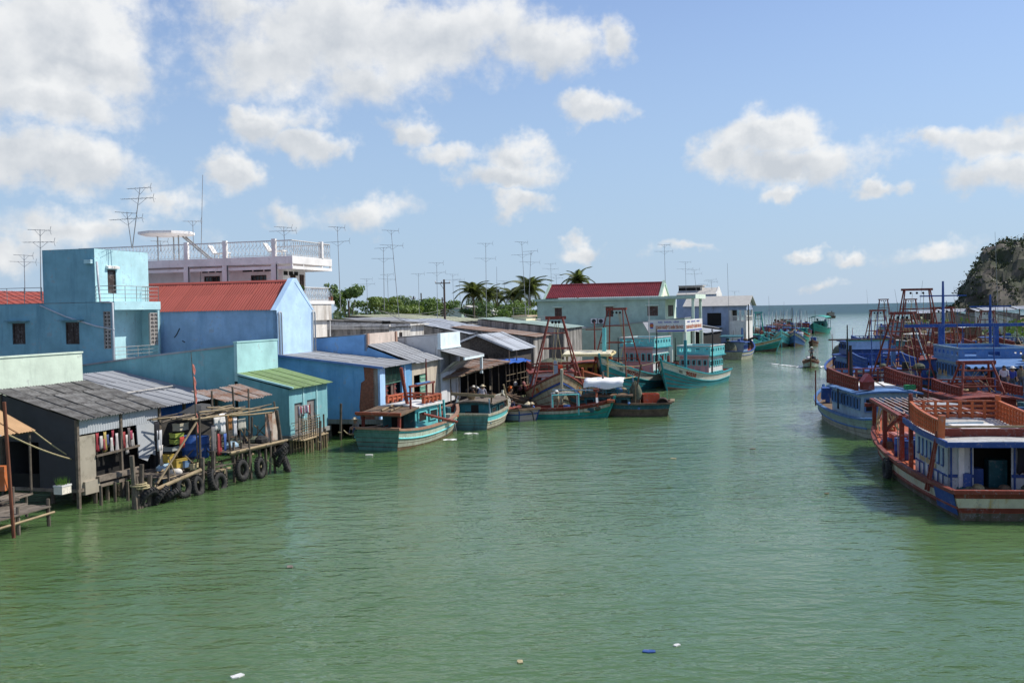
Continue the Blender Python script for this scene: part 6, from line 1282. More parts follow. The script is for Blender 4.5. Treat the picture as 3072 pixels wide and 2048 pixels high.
    # ladder
    for dx in (0, .34): MB().bar((xa + .35 - dx, hw + .75, zd), (xa + .3 - dx * .5, hw + .32, z1 + .35), .1, .07).build('ladder_rail', P_red, t)
    for k in range(4): z = zd + .35 + k * .45; f_ = (z - zd) / (z1 - zd); MB().bar((xa + .35 - .02 * f_, hw + .75 - .4 * f_, z), (xa + .02 + .1 * f_, hw + .75 - .4 * f_, z), .06).build('rung', P_red, t)
    # pergola over the fore deck
    zp = 2.75; x0, x1_ = X(10.3), X(17.0)
    for x, y in ((x0, 1.75), (x0 + 3.4, 1.75), (x1_, 1.55), (x0, -1.75), (x0 + 3.4, -1.75), (x1_, -1.4)): q = (x + b.L / 2) / b.L; MB().bar((x, y, b.deck(q)), (x, y, zp), .19).build('pergola_post', P_red, t)
    for y0, y1 in ((1.9, 1.6), (-1.9, -1.5)): MB().bar((x0 - .4, y0, zp), (x1_ + .5, y1, zp + .1), .18, .16).build('pergola_beam', P_red, t)
    MB().bar((x1_ + .2, -1.7, zp - .15), (x1_ + .2, 2.0, zp - .15), .2, .2).build('pergola_beam', P_red, t); MB().bar((x0, -2.1, zp - .12), (x0, 2.0, zp - .12), .2, .2).build('pergola_beam', P_red, t)
    for i in range(11): y = 1.7 - 3.3 * i / 10; MB().bar((x0 - .2, y, zp + .13), (x1_ + .3, y * .85 + .05, zp + .2), .05, .04).build('pergola_slat', paintw('bleached_slat', (.55, .44, .38)), t)
    MB().slab([[(x0 + 2.4, -1.6, zp + .2), (x0 + 2.4, -.2, zp + .25)], [(x0 + 3.3, -1.7, zp + .24), (x0 + 3.2, -.3, zp + .34)], [(x0 + 4.2, -1.6, zp + .2), (x0 + 4.0, -.4, zp + .22)]], (0, 0, -.02)).build('canvas', paintw('grey_canvas', (.36, .37, .38)), t)
    MB().bar((x0 + 3.4, 1.75, 1.6), (x0 + 2.6, 1.0, zp - .1), .13).build('brace', P_red, t)
    for i in range(9): y = jit(.5); MB().tube([(x1_ - .5 + jit(.2), 1.0 + y, zp - .2), (x1_ - .5 + jit(.3), 1.0 + y + jit(.2), 1.9), (x1_ - .6 + jit(.3), 1.0 + y + jit(.3), 1.35)], .045, 5).build('hanging_rope', P_rope, t)
    hq = X(13.9); zf = b.deck(.68) + .06; o = MB().box(hq - .7, hq + .7, .1, 1.35, zf, zf + .6).build('hatch_box', paintw('red_box', (.5, .08, .04), amt=.2), t); MB().box(hq - .75, hq + .75, .05, 1.4, zf + .6, zf + .66).build('lid', paintw('pink_lid', (.55, .2, .16)), o)
    for k, (x, y) in enumerate(((11.6, 1.5), (11.0, .85), (10.7, 1.5), (11.9, .8))): barrel(b.w(X(x), y, b.deck(.55) + .05), ['open blue barrel nearest the pergola post on the red and white boat', 'blue barrel behind the deckhouse corner post on the red and white boat', 'blue barrel against the deckhouse on the red and white boat', 'blue barrel beside the red hatch box'][k], group=None)
    barrel(b.w(xa - .5, -1.75, zd), 'tall blue drum outside the open back of the deckhouse', group=None, r=.48, h=1.15)
    tyre(b.w(X(9.4), b.half(.46, .6) + .2, .42), b.rz, 'black tyre fender hanging on the side of the red and white boat', .36, .15, group=None)
    cloth(b.w(xa - .12, -1.0, z1 - .2), .5, 1.05, b.rz and Vector((-math.sin(b.rz), math.cos(b.rz), 0)), (.02, .02, .025), 'black jacket hanging in the back doorway of the red and white boat', 'clothing', name='hanging_jacket')
    MB().bar((x0 - .8, 2.1, .5), (x0 - .8, 2.12, 2.5), .03).build('rope', P_rope, t)
    for i in range(14): x = xa + .9 - random.random() * 2.6; y = jit(1.6); MB().sphere((x, y, zd + .12), .14 + random.random() * .16, 8, 5, sq=(1.4, 1, .7)).build('gear_bundle', random.choice((P_net, P_rope, P_wood, P_black, P_dteal)), t)
    for x, y, h in ((xa + .9, .6, .8), (xa + 1.2, -.4, 1.1), (xa + .7, 1.3, .5)): MB().box(x - .3, x + .3, y - .35, y + .35, zd, zd + h).build('fish_box', random.choice((P_blue, P_dteal, P_wood)), t)
    for i in range(3): MB().torus((xa - 1.6 + i * .1, 1.2 - i * .7, zd + .06), .34, .05, 'z', 16, 6).build('rope_coil', P_rope, t)
    deck_clutter(b, 10, .1, .42, 5)
    return b
BR1 = boat_r1()
def rboat(label, pos, a, L, B, hull, up_m, cabm, trim, x0, x1, hw, h, fence=None, fence_m=None, gan=None, masts=(), kind='fishing_boat', at='stern', parapet=None, band=None, bow=2.4, mid=1.1, st=1.2, deckm=None, side=(5, .45, .34), back=None, door=None, n=16, gm=P_red, roof=None, second=None, group='boats moored along the right bank'):
    b = Boat(kind, label, pos, a, L, B, mid, bow, st, 1.4, .6, 3.1, .87, .9, low=[(0, .25, P_boot, 1), (.25, .5, hull, 2)], up=band or [(.5, 1, up_m, 2)], gun=trim, deckm=deckm or P_wood, inner=P_wood, rub=trim, at=at, n=n, group=group)
    z0 = b.deck(.3); c = cabin(b, x0, x1, hw, z0, h, cabm, trim, side=side, front=(3, .5, .34), back=back, roof=roof or trim, over=.28, parapet=parapet, frame=trim, pane=M_dark, door=door); zr = z0 + h + .16
    if second: x2, x3, hw2, h2, m2 = second; cabin(b, x2, x3, hw2, zr - .02, h2, m2, trim, side=(3, .4, .4), front=(2, .4, .4), back=(2, .4, .4), roof=trim, over=.2, pane=M_dark, name='upper_house')
    if fence:
        y = hw + .2; rail_fence(b.t, [(x1 + .2, y, zr), (x0 - .1, y, zr)], fence, fence_m, 3, .42, .08, sweep=.35); rail_fence(b.t, [(x1 + .2, -y, zr), (x0 - .1, -y, zr)], fence, fence_m, 3, .42, .08, sweep=.35); rail_fence(b.t, [(x1 + .25, -y, zr), (x1 + .25, y, zr)], fence * 1.2, fence_m, 3, .5, .08)
    if gan: gantry(b, *gan, gm, 3, .07)
    deck_clutter(b, 12, -.45, .4, len(label)); deck_clutter(b, 4, -.3, -.1, len(label) + 7, zr)
    for i in range(2): q = .2 + .5 * ((len(label) * (i + 3)) % 7) / 7; mast(b, b.xat(q, 1), (-1) ** i * b.B * .3, 1, 4.2 + ((len(label) * (i + 2)) % 5) * .7, .045, (P_wood, P_red, P_blue)[(len(label) + i) % 3], 'pole', (jit(.5), jit(.4)))
    for m in masts: mast(b, *m)
    return b, z0, zr
# R2: blue and white boat with red balustrade beyond the bow of the big one
BR2, z0, zr = rboat('blue and white boat with red roof balustrade just beyond the pergola boat', (22.7, 58.4), 3, 17, 4.4, P_cream, P_sage, P_sky, P_lblue, -6.6, -.2, 1.7, 2.1, .75, P_red, bow=1.7, mid=1.0, side=(9, .5, .36), back=(3, .45, .4))
MB().box(-4.5, -1.5, -1.1, 1.1, zr, zr + .12).build('tarpaulin', P_wht2, BR2.t); MB().bar((2.5, 2.1, .9), (2.5, 2.1, 3.4), .08).build('post', P_red, BR2.t); mast(BR2, -.0, .4, 3.0, 5.2, .16, P_black, 'exhaust_pipe')
for i, y in enumerate((1.8, 1.2)): MB().bar((1.2 + i, y, zr - 1.2), (1.0 + i, y, zr - .4), .5, .3).build('bundle', P_blue, BR2.t)
k = thing('shrine_box', 'small red spirit-house box on the roof of the blue and white boat', 'shrine', BR2.w(-6.0, 1.1, zr)); MB().box(-.35, .35, -.3, .3, 0, .5).build('base', P_red, k); MB().prism([(-.4, -.35, .5), (.4, -.35, .5), (0, -.35, 1.0)], (0, .7, 0)).build('gable', paintw('pink_red', (.5, .1, .1)), k)
tag(MB().box(-.3, .3, -.2, .2, 0, .28).build('crate', paintw('green_crate', (.03, .3, .09))), 'green plastic crate on the red cabin roof of the blue and white boat', 'crate').location = BR2.w(-6.2, -1.4, zr)
cloth(BR2.w(-3.2, 2.1, 2.6), .5, 1.3, Vector((.1, 1, 0)).normalized(), (.015, .015, .02), 'dark overalls hanging on the side of the blue and white boat', 'clothing', name='hanging_overalls')
# R2b: red gantry boat between
BR2b, z0, zr = rboat('red-cabin boat with low red gantry behind the pergola boat', (27.0, 54.6), 5, 15, 3.8, P_wood, P_red, P_red, P_red, -5.5, -1.2, 1.5, 1.9, .5, P_red, (-3.4, 2.4, 2.2, 2.6, 4.4, 1.6), bow=2.0, gm=P_red)
# R3
BR3, z0, zr = rboat('bright blue two-deck boat with pale blue signboard parapet', (33.4, 92), 6, 17, 4.6, P_wood, P_lblue, P_lblue, P_blue, -6, -.5, 1.75, 2.4, None, None, None, ((-6.6, 1.9, 1.5, 6.0, .09, P_black),), bow=2.2, second=(-5.6, -1.6, 1.6, 1.3, P_blue), side=(5, .4, .35), back=(3, .4, .4))
o = MB(); rows = [[(x, 2.0, zr + 1.0 - .18 * math.sin((x + 6) / 5 * math.pi)), (x, 2.05, zr + 1.8 - .22 * math.sin((x + 6) / 5 * math.pi))] for x in [-6 + 5 * i / 8 for i in range(9)]]; o.slab(rows, (0, -.06, 0)); 
MB().bar((-6.2, -1.9, zr + .95), (-6.2, 1.9, zr + .95), .1, .8).build('signboard', paintw('pale_blue_sign', (.32, .48, .78)), BR3.t); MB().bar((-6.22, -1.95, zr + 1.38), (-6.22, 1.95, zr + 1.38), .14, .12).build('sign_cap', P_aqua, BR3.t); MB().bar((-6.4, -3.2, zr + 1.5), (-6.4, 3.6, zr + 1.5), .14).build('yard', P_wood, BR3.t)
rail_fence(BR3.t, [(-8.2, 1.7, 1.6), (-8.2, -1.7, 1.6)], .6, P_red, 3, .5, .08); MB().box(-8.3, -6.6, 1.6, 2.5, 1.2, 1.9).build('side_platform', P_lblue, BR3.t)
tag(MB().hexa([(-.8, -.3, 0), (.8, -.3, .0), (.8, .3, 0), (-.8, .3, 0)], [(-.6, -.25, .6), (1.0, -.2, 1.1), (1.0, .2, 1.1), (-.6, .25, .6)]).build('boat_fender', paintw('tan_foam', (.5, .32, .2))), 'tan foam fender lashed to the stern corner of the bright blue boat', 'fender').location = BR3.w(-8.4, 2.3, .7)
net_pile(BR3.w(1.2, .3, zr - .4), 1.4, 1.3, 1.2, 'olive net heaped ahead of the bright blue wheelhouse', seed=5)
# R4: the boat with the tall red gantry
BR4, z0, zr = rboat('white-fronted blue boat under the tall slim red gantry', (30.0, 74), 6, 17, 4.6, P_wood, P_blue, P_wht2, P_blue, -2.2, 2.6, 1.8, 2.0, .8, P_blue, (-5.2, 4.0, 4.4, 1.5, 7.2, 1.35), bow=2.2, back=(4, .4, .42))
MB().bar((-2.9, .1, 1.2), (-2.9, .1, 4.6), .3).build('king_post', P_lblue, BR4.t); MB().sphere((-6.3, -1.8, 2.6), .35, 10, 6, sq=(1, 1.1, .8)).build('float', P_dteal, BR4.t); MB().bar((-4.8, -.9, 6.3), (-2.2, -2.6, 3.4), .08).build('stay', P_sky, BR4.t)
for i in range(4): MB().sphere((-4 + jit(1.5), jit(1.4), 1.5), .4, 8, 5, sq=(1.2, 1, .7)).build('bundle', (P_red, P_wht2, P_rope, P_orange)[i], BR4.t)
# R5: the big blue boat
BR5, z0, zr = rboat('largest blue boat with tall blue wheelhouse, awning frame and mast yards', (31.9, 60), 10, 20, 5.4, P_wood, P_lblue, P_sky, P_lblue, -.6, 6.4, 2.15, 2.9, None, None, None, ((6.6, 1.6, 4, 9.6, .13, P_blue, 'mast', (0, 0), 1.7), (6.6, -1.8, 4, 8.5, .12, P_blue, 'mast', (0, 0), 1.5)), bow=2.8, mid=1.5, st=1.5, parapet=(.85, P_lblue, P_sky, 6), side=(8, .58, .3))
t = BR5.t
MB().bar((5.8, -4, zr + 2.2), (5.8, 4.6, zr + 2.2), .22, .24).build('cross_beam', P_blue, t)
for y in (-2.0, 2.0): MB().bar((5.8, y, zr), (5.8, y, zr + 2.2), .28).build('frame_post', P_blue, t)
MB().slab([[(-5.6, -3.2, zr - .1), (-5.6, 2.8, zr - .35)], [(-.9, -3.0, zr + .0), (-.9, 2.5, zr + .0)]], (0, 0, -.16)).build('awning_roof', P_lblue, t)
for y in (-2.4, .2, 2.2):
    MB().bar((-4.6, y, 1.3), (-4.6, y, zr - .3), .22).build('awning_post', P_lblue, t)
    for e in (-1, 1): MB().bar((-4.6, y, zr - 1.3), (-4.6, y + e * .9, zr - .35), .14).build('brace', P_lblue, t)
MB().box(-.75, -.62, -2.1, 2.1, 1.2, zr - .2).build('back_wall', paintw('mid_blue_wall', (.08, .2, .42)), t)
for y in (-1.5, -.5, .5): MB().box(-.8, -.74, y - .35, y + .35, 2.4, 3.6).build('doorway', M_dark, t)
small_print(3.2, .5, (5.4, 2.2, 2.55), -X_, Z_, P_txtg, t, (4, 4), .06)
# R6, R7
BR6, z0, zr = rboat('red-railed boat beneath the highest dark red gantry', (39, 88), 8, 18, 5, P_wood, P_blue, P_blue, P_red, -6, -1, 1.9, 2.2, .7, P_red, (3.0, 4.6, 3.0, 1.6, 9.3, 2.4), bow=2.4)
k = thing('life_ring', 'yellow life ring on the rail of the red-railed boat', 'life ring', BR6.w(-6.4, -.4, 3.6), BR6.rz); MB().torus((0, 0, 0), .38, .12, 'x', 20, 8).build('ring', mat('ring_yellow', (.6, .48, .05), rough=.5), k, True)
BR7, z0, zr = rboat('white boat with dark red roof balustrade alongside the pergola boat', (27.4, 38.5), 14, 19, 5.0, P_wood, P_wht2, P_wht2, paintw('lilac_white_rim', (.5, .5, .56)), -2.6, 5.8, 2.0, 2.1, .8, P_red, bow=2.2, mid=1.2, side=(12, .35, .5))
MB().tube([(7.6, 1.2, 1.2), (6.2, -2.2, 9.4)], .12, 8).build('leaning_spar', P_red, BR7.t); net_pile(BR7.w(1.5, .6, zr), 1.2, 1.0, .6, 'pale rope coil heap on the roof behind the dark red balustrade', P_rope, 'rope_heap', 2)
# rows of further boats along the right bank
far = [ # u, distance, angle, L, hull, upper, cabin, trim, gantry height, label
    (2700, 104, 8, 15, P_wood, P_red, P_blue, P_red, 0, 'dark red and blue boat beyond the tall slim gantry'),
    (2800, 112, 8, 16, P_wood, P_green, P_orange, P_red, 0, 'orange wheelhouse boat behind the blue cross beam'),
    (2650, 128, 8, 15, P_teal, P_wht2, P_teal, P_blue, 7.0, 'teal boat with rounded bow and thin gantry in the outer row'),
    (2720, 140, 10, 15, P_blue, P_red, P_red, P_red, 0, 'red boat crowded behind the outer gantries'),
    (2900, 120, 10, 16, P_wood, P_blue, P_red, P_blue, 0, 'blue-trimmed red boat below the headland shacks'),
    (2960, 100, 12, 17, P_blue, P_lblue, P_blue, P_red, 0, 'blue boat with red trim behind the largest blue boat'),
    (2745, 170, 10, 15, P_wood, P_sky, P_sky, P_red, 8.6, 'grey-blue boat with small dark gantry near the spit'),
    (2840, 165, 10, 16, P_green, P_red, P_orange, P_red, 0, 'orange and green boat moored under the shacks'),
    (2660, 205, 10, 17, P_teal, P_teal, P_sky, P_red, 8.8, 'far teal boat with trapezoid gantry at the harbour mouth'),
    (2790, 220, 12, 16, P_wood, P_sky, P_wht2, P_blue, 0, 'pale boat in the far row below the spit roofs'),
    (2905, 200, 12, 16, P_red, P_red, P_wood, P_red, 0, 'all red boat in the far row'),
    (2600, 118, 8, 14, P_wood, P_blue, P_lblue, P_blue, 0, 'blue boat at the outer edge beyond the pale blue signboard'),
    (2862, 92, 10, 15, P_wood, P_red, P_sky, P_red, 7.4, 'dark boat with brown gantry right of the highest one'),
    (2930, 80, 10, 15, P_blue, P_red, P_blue, P_wood, 0, 'blue cabin boat squeezed behind the largest blue wheelhouse'),
    (3010, 88, 12, 15, P_wood, P_sky, P_orange, P_red, 0, 'orange-roofed boat at the edge below the bushes'),
    (3050, 118, 12, 15, P_teal, P_red, P_wood, P_blue, 0, 'brown cabin boat by the far bank bushes'),
    (2985, 140, 12, 15, P_wood, P_blue, P_wht2, P_red, 6.5, 'white cabin boat with low gantry near the bushes'),
    (2690, 250, 10, 15, P_wood, P_red, P_sky, P_wood, 0, 'low dark boat in the outermost row'),
    (2730, 280, 10, 15, P_teal, P_sky, P_wht2, P_red, 0, 'pale cabin boat near the roofed pier')]
for i, (u, Y, a, L, hu, up, cm, tr, gh, lab) in enumerate(far):
    q = P(u, 930, Y=Y); b, z0, zr = rboat(lab, (q.x + 1.5, q.y), a, L, 4.6, hu, up, cm, tr, -5.5, -.5, 1.7, 1.9 + .3 * (i % 3), .6 if i % 2 else None, tr, (2.5, 3.6, 3, 1.4, gh, 1.6) if gh else None, ((-5.8, .9, 3, 6.2 + (i * 37 % 5) * .5, .06, P_wood),), bow=2.2, n=10, side=(4, .4, .36), roof=(P_blue, P_red, P_wht2, P_wood)[i % 4])
    for k in range(3): MB().sphere((jit(3.5) + 2, jit(1.2), 1.5), .45, 7, 5, sq=(1.4, 1, .8)).build('deck_bundle', (P_net, P_rope, P_blue, P_orange, P_red)[(i + k) % 5], b.t)
q = P(2640, 953, z=0); rboat('distant teal hull with white mast alone at the harbour mouth', (q.x + 6, q.y * .92), 82, 17, 5, P_teal, P_teal, P_sky, P_red, -1, 5, 1.8, 2.4, None, None, None, ((-6.5, 0, 2, 8, .14, P_wht2),), n=10, bow=3.2, group=None)
# ================================================================ far left bank and channel
def fboat(lab, px, at, a, L, hull, up, cabm, trim, **k):
    q = P(px[0], px[1], z=0); k.setdefault('group', 'boats moored along the far left bank'); return rboat(lab, (q.x, q.y), a, L, k.pop('B', 4.2), hull, up, cabm, trim, k.pop('x0', -4.5), k.pop('x1', -.6), 1.5, k.pop('h', 1.9), at=at, **k)
b, z0, zr = fboat('weathered boat with blue wheelhouse and coiled bow, stern out beyond the numbered trawlers', (2190, 1078), 'stern', 24, 15, P_cream, P_cream, P_sky, P_blue, x0=-4.6, x1=-1.4, bow=2.6, deckm=P_orange, masts=((-1.0, -1.6, 1.2, 8.2, .12, P_black), (2.0, 0, 1.2, 4.5, .22, P_lblue)))
net_pile(b.w(-5.6, .6, 1.0), 1.3, 1.2, 1.6, 'heap of dark nets on the stern beyond the numbered trawlers', seed=11); MB().slab([[(-6.8, -1.6, 3.4), (-6.8, 1.7, 3.4)], [(-4.8, -1.6, 3.6), (-4.8, 1.7, 3.6)]], (0, 0, -.1)).build('awning', P_dteal, b.t)
tyre(b.w(6.2, -.8, 2.7), b.rz, 'tyre lying on the bow of the weathered blue-cabin boat', .5, .18, 1.2, None)
b, z0, zr = fboat('rust-streaked green and white boat nosing in beside the blue-cabin boat', (2330, 1054), 'bow', 128, 13, P_green, P_rustw, P_sage, P_aqua, bow=2.6, x0=-5, x1=-1)
b, z0, zr = fboat('teal boat with cream upper strake and curved brow wheelhouse', (2345, 1041), 'bow', 200, 15, P_aqua, P_sage, P_aqua, P_aqua, bow=3.2, masts=((.2, 1.5, 1, 7.4, .1, P_black),))
b, z0, zr = fboat('bright blue bowed boat with cream strake and white tub on deck', (2383, 1040), 'bow', 196, 14, P_lblue, P_cream, P_orange, P_blue, bow=2.9, x0=-5, x1=-2, masts=((4.2, .2, 1.5, 4.6, .14, P_sky),))
MB().lathe([(.5, 0), (.6, .9), (.55, .95)], 12, (3.6, 1.1, 1.7)).build('tub', P_wht2, b.t); MB().sphere((1, -.5, 2.2), 1.0, 10, 6, sq=(1.4, 1, .7)).build('covered_gear', P_wood, b.t)
b, z0, zr = fboat('all green boat with arched canopy heading out of the row', (2442, 1001), 'bow', 206, 17, P_green, P_green, P_dteal, P_green, bow=3.0, x0=-6.5, x1=-1.5, h=2.6, B=5); MB().slab([[(-7.5, y, 4.4 + .5 * (1 - (y / 2.4) ** 2)), (1.5, y, 4.3 + .5 * (1 - (y / 2.4) ** 2))] for y in (-2.4, -1.4, 0, 1.4, 2.4)][::-1], (0, 0, -.1)).build('arched_canopy', P_green, b.t)
for x in (-7, -3, 1.2):
    for y in (-2.2, 2.2): MB().bar((x, y, 1.2), (x, y, 4.4), .12).build('canopy_post', P_dteal, b.t)
q = P(2497, 954, z=0); rboat('tiny dark boat far out on the channel, seen end on', (q.x, q.y), 4, 11, 4.4, P_wood, P_wood, P_cream, P_wood, -4, 1, 1.6, 2.6, n=8, group=None)
bg = [(2300, 205, P_wood, P_red, P_wht2, 'dark red roofed boat behind the teal brow boat'), (2345, 235, P_wood, P_sky, P_sky, 'grey boat with long pale rail in the far row'), (2392, 222, P_green, P_orange, P_teal, 'green boat with open canopy and yellow rail'), (2405, 262, P_wood, P_red, P_red, 'far red-decked boat with blue yard'), (2268, 190, P_green, P_aqua, P_sage, 'green boat with railed lookout beside the columns house'), (2330, 290, P_wood, P_blue, P_wht2, 'farthest pale boat of the left bank row'), (2240, 176, P_blue, P_aqua, P_lblue, 'blue-topped boat tucked under the columns house'), (2362, 208, P_wood, P_green, P_orange, 'orange-cabin boat between the teal brow boat and the blue bow'), (2378, 250, P_red, P_wood, P_sky, 'brown-hulled boat deep in the far row'), (2316, 248, P_teal, P_wood, P_wht2, 'white cabin boat half hidden in the far row'), (2352, 320, P_wood, P_red, P_wood, 'low dark boat at the end of the far row'), (2290, 225, P_blue, P_sky, P_lblue, 'light blue boat behind the railed lookout')]
for i, (u, Y, hu, up, cm, lab) in enumerate(bg):
    q = P(u, 930, Y=Y); rboat(lab, (q.x, q.y), 200, 14, 4.2, hu, up, cm, (P_teal, P_red, P_green, P_blue)[i % 4], -4.5, -.5, 1.5, 2.0 + .4 * (i % 2), .5 if i % 2 == 0 else None, (P_red, P_wood)[i % 2], (2, 2.2, 2.0, 1.5, 6.6, 1.0) if i in (4,) else None, ((-3, .3, 3, 6.5, .07, P_wht2), (1.5, -.6, 1, 5.0, .06, P_wood)), at='bow', bow=2.7, n=10, gm=P_green, group='boats moored along the far left bank')
# skiffs
def skiff(lab, pos, a, L, B, hull, up, name='skiff', **k): return Boat(name, lab, pos, a, L, B, .6, 1.2, .7, .7, .3, 2.8, .8, .85, low=[(0, .3, P_boot, 1), (.3, .5, hull, 1)], up=[(.5, 1, up, 1)], gun=P_wood, deckm=P_wood, inner=P_wood, n=14, cat='boat', **k)
q = P(2438, 1038, z=0); b = skiff('little dark skiff with blue engine cover tied beside the bright blue bow', (q.x, q.y), 200, 6, 1.8, P_wood, P_red, at='bow'); MB().box(-1.5, -.2, -.5, .5, .5, 1.6).build('engine_cover', P_blue, b.t)
q = P(1572, 1226, z=0); BS1 = skiff('narrow red-brown skiff wedged behind the pink-transomed one', (q.x, q.y), -34, 7, 1.7, P_wood, P_red); deck_clutter(BS1, 10, -.4, .35, 31)
q = P(1730, 1232, z=0); BS2 = skiff('dark green rowing boat between the rusty trawler and the houseboat', (q.x, q.y), -60, 6.5, 1.7, P_dteal, P_wood); deck_clutter(BS2, 8, -.4, .35, 32)
q = P(1455, 1240, z=0); BS3 = skiff('black-tarred sampan pulled in under the fish shed', (q.x, q.y), 20, 6, 1.6, P_wood, P_wood); deck_clutter(BS3, 8, -.4, .35, 33)
q = P(2432, 1104, z=0); BMO = skiff('red-brown motor skiff running up the channel with a bow wave', (q.x, q.y), 197, 7.5, 2.1, P_sage, P_red, at='bow'); MB().box(-2.6, -1.7, -.6, .6, .5, 1.2).build('engine_box', P_black, BMO.t); MB().sphere((-1.2, -.3, 1.0), .35, 8, 6, sq=(1, 1, .7)).build('white_sack', P_wht2, BMO.t)
# ================================================================ tyre jetty in front of the shed
j0 = P(430, 1524, z=0); j1 = P(866, 1412, z=0); fJ = Fr((j0.x, j0.y), math.degrees(math.atan2(j1.x - j0.x, j1.y - j0.y))); LJ = (j1 - j0).length
def jetty():
    t = fJ.thing('pole_jetty', 'ramshackle pole and plank jetty hung with tyres in front of the blue tarpaulin', 'jetty')
    z1 = .85; xs = fJ.f(690, 1400, .3)[0]; zr = fJ.f(760, 1340, .4)[1]
    # piles
    for i in range(17):
        x = LJ * i / 16 + jit(.15); pile(t, (x, .35 + jit(.1)), (z1 if x < xs else zr) + (random.random() < .35) * random.uniform(.2, .6), .07)
        pile(t, (x + jit(.2), 2.0 + jit(.3)), z1, .07)
    # deck planks
    for i in range(26):
        x = 2.2 + (xs - 2.2) * i / 25 if i < 14 else xs + (LJ - xs) * (i - 14) / 11; z = z1 if i < 14 else zr
        MB().bar((x, .2 + jit(.12), z), (x + jit(.08), 3.4 + jit(.3), z + jit(.03)), .24, .05).build('deck_plank', M_plank, t)
    for a, b in (((2.2, .3, z1 - .1), (xs, .3, z1 - .08)), ((xs, .25, zr - .1), (LJ, .25, zr - .05)), ((xs - .1, .18, zr - .02), (LJ + .2, .2, zr + .03)), ((2.2, 2.2, z1 - .1), (LJ, 2.2, z1 - .08))): MB().tube([a, b], .07, 7).build('stringer', M_bamboo, t)
    p = lambda u, v, y=0.: Vector((fJ.f(u, v, y)[0], y, fJ.f(u, v, y)[1]))
    MB().tube([p(455, 1473), p(530, 1440), p(602, 1409)], .085, 8).build('boom_log', M_bamboo, t)
    MB().tube([p(472, 1450, .2), p(592, 1262, .5)], .05, 6).build('leaning_pole', M_bamboo, t)
    # stick shelter: uprights, long rails, a roof of loose poles
    for (u0, v0, u1, v1, y) in ((598, 1240, 602, 1392, .4), (677, 1240, 699, 1392, .5), (635, 1172, 645, 1370, 1.4), (697, 1160, 712, 1352, 1.6), (745, 1166, 748, 1346, 2.2), (822, 1204, 845, 1345, .6), (832, 1230, 850, 1350, .5), (705, 1250, 712, 1352, 1.0), (735, 1260, 730, 1350, 1.5), (756, 1250, 752, 1345, 1.3), (812, 1292, 810, 1420, .2), (747, 1316, 749, 1420, .15)):
        a = p(u1, v1, y); a.z = min(a.z, .9); MB().tube([a, p(u0, v0, y).lerp(a, .5) + Vector((jit(.05), 0, 0)), p(u0, v0, y)], [.06, .055, .05], 6).build('upright', M_pole, t)
    for (u0, v0, u1, v1, y) in ((575, 1258, 834, 1222, .45), (596, 1236, 700, 1222, .9), (620, 1222, 826, 1226, 1.2), (690, 1246, 820, 1236, .7)): MB().tube([p(u0, v0, y), p((u0 + u1) / 2, (v0 + v1) / 2 + 2, y), p(u1, v1, y)], .045, 6).build('rail_pole', M_bamboo, t)
    zc = p(700, 1236, 1.2).z
    for i in range(30): x = 4.0 + 5.3 * random.random(); y = 1.0 + random.random() * 2.2; a = jit(.5); MB().tube([(x - 1.1, y - a, zc + jit(.1)), (x + 1.1, y + a, zc + .05 + jit(.1))], .035, 5).build('roof_pole', random.choice((M_bamboo, M_pole, M_plank)), t)
    mb = MB(); rows = [[(5.5 + .6 * i, 1.6 + .5 * j, zc + .1 + (.35 if (i in (1, 2) and j in (1, 2)) else 0) + jit(.04)) for i in range(5)] for j in range(4)]; mb.slab(rows, (0, 0, -.02)); mb.build('shade_net', mat('grey_shade_net', (.07, .07, .068), rough=.95), t)
    # shed walls behind
    MB().box(4.3, LJ - .1, 3.4, 3.45, .9, zc - .1).build('back_boards', mat('dark_boards', (.06, .055, .05), rough=.9, var=.4, scale=4), t)
    x0 = p(797, 1300, .9).x; x1 = p(835, 1300, .9).x; 
    for k, m in enumerate((M_rust, mat('pale_rust_panel', (.5, .43, .36), rough=.85, var=.15, dirt=(.3, .12, .05), amt=.6))):
        xa = x0 + (x1 - x0) * k * .42; MB().box(xa, xa + (x1 - x0) * .55, .9 + .03 * k, .93 + .03 * k, zr, zc - .25).build('tin_panel', m, t)
    V = Vector((0, 2.2, .5)); a = p(688, 1216, 3.2); roof_sheets(t, (a.x - .4, 3.2, zc + .25), X_, V, 4.0, 2.2, 4, 1, M_rust, .2, .03, .06, .6)
    for i in range(5): x = 4.4 + i * .25; MB().bar((x, 1.3, z1 + .06), (x + .1, 2.4, z1 + .08), .2, .04).build('loose_board', M_plank, t)
    # rope coil, lashings
    for u, v in ((424, 1462), (416, 1455)): q = p(u, v, .1); MB().torus(q, .32, .035, 'z', 16, 5).build('rope_coil', P_rope, t); MB().torus(q + Vector((.05, 0, .07)), .27, .035, 'z', 16, 5).build('rope_coil', P_rope, t)
    for u0, v0, u1, v1 in ((395, 1366, 408, 1420), (425, 1392, 418, 1440), (450, 1425, 440, 1452), (406, 1424, 420, 1460), (640, 1352, 634, 1412), (607, 1372, 606, 1445)): a = p(u1, v1, .1); a.z = -1; MB().tube([a, p(u0, v0, .15)], .1, 7).build('mooring_stump', M_pole, t)
    for i in range(46): x = 1.5 + random.random() * (LJ - 1.6); y = .3 + random.random() * 2.2; h = (z1 if x < xs else zr); a = jit(.8); MB().tube([(x - a, y, h + .05 + random.random() * .1), (x + a * .5, y + jit(.4), h + random.choice((.1, .15, .9)))], .028, 5).build('loose_pole', random.choice((M_pole, M_bamboo, M_plank)), t)
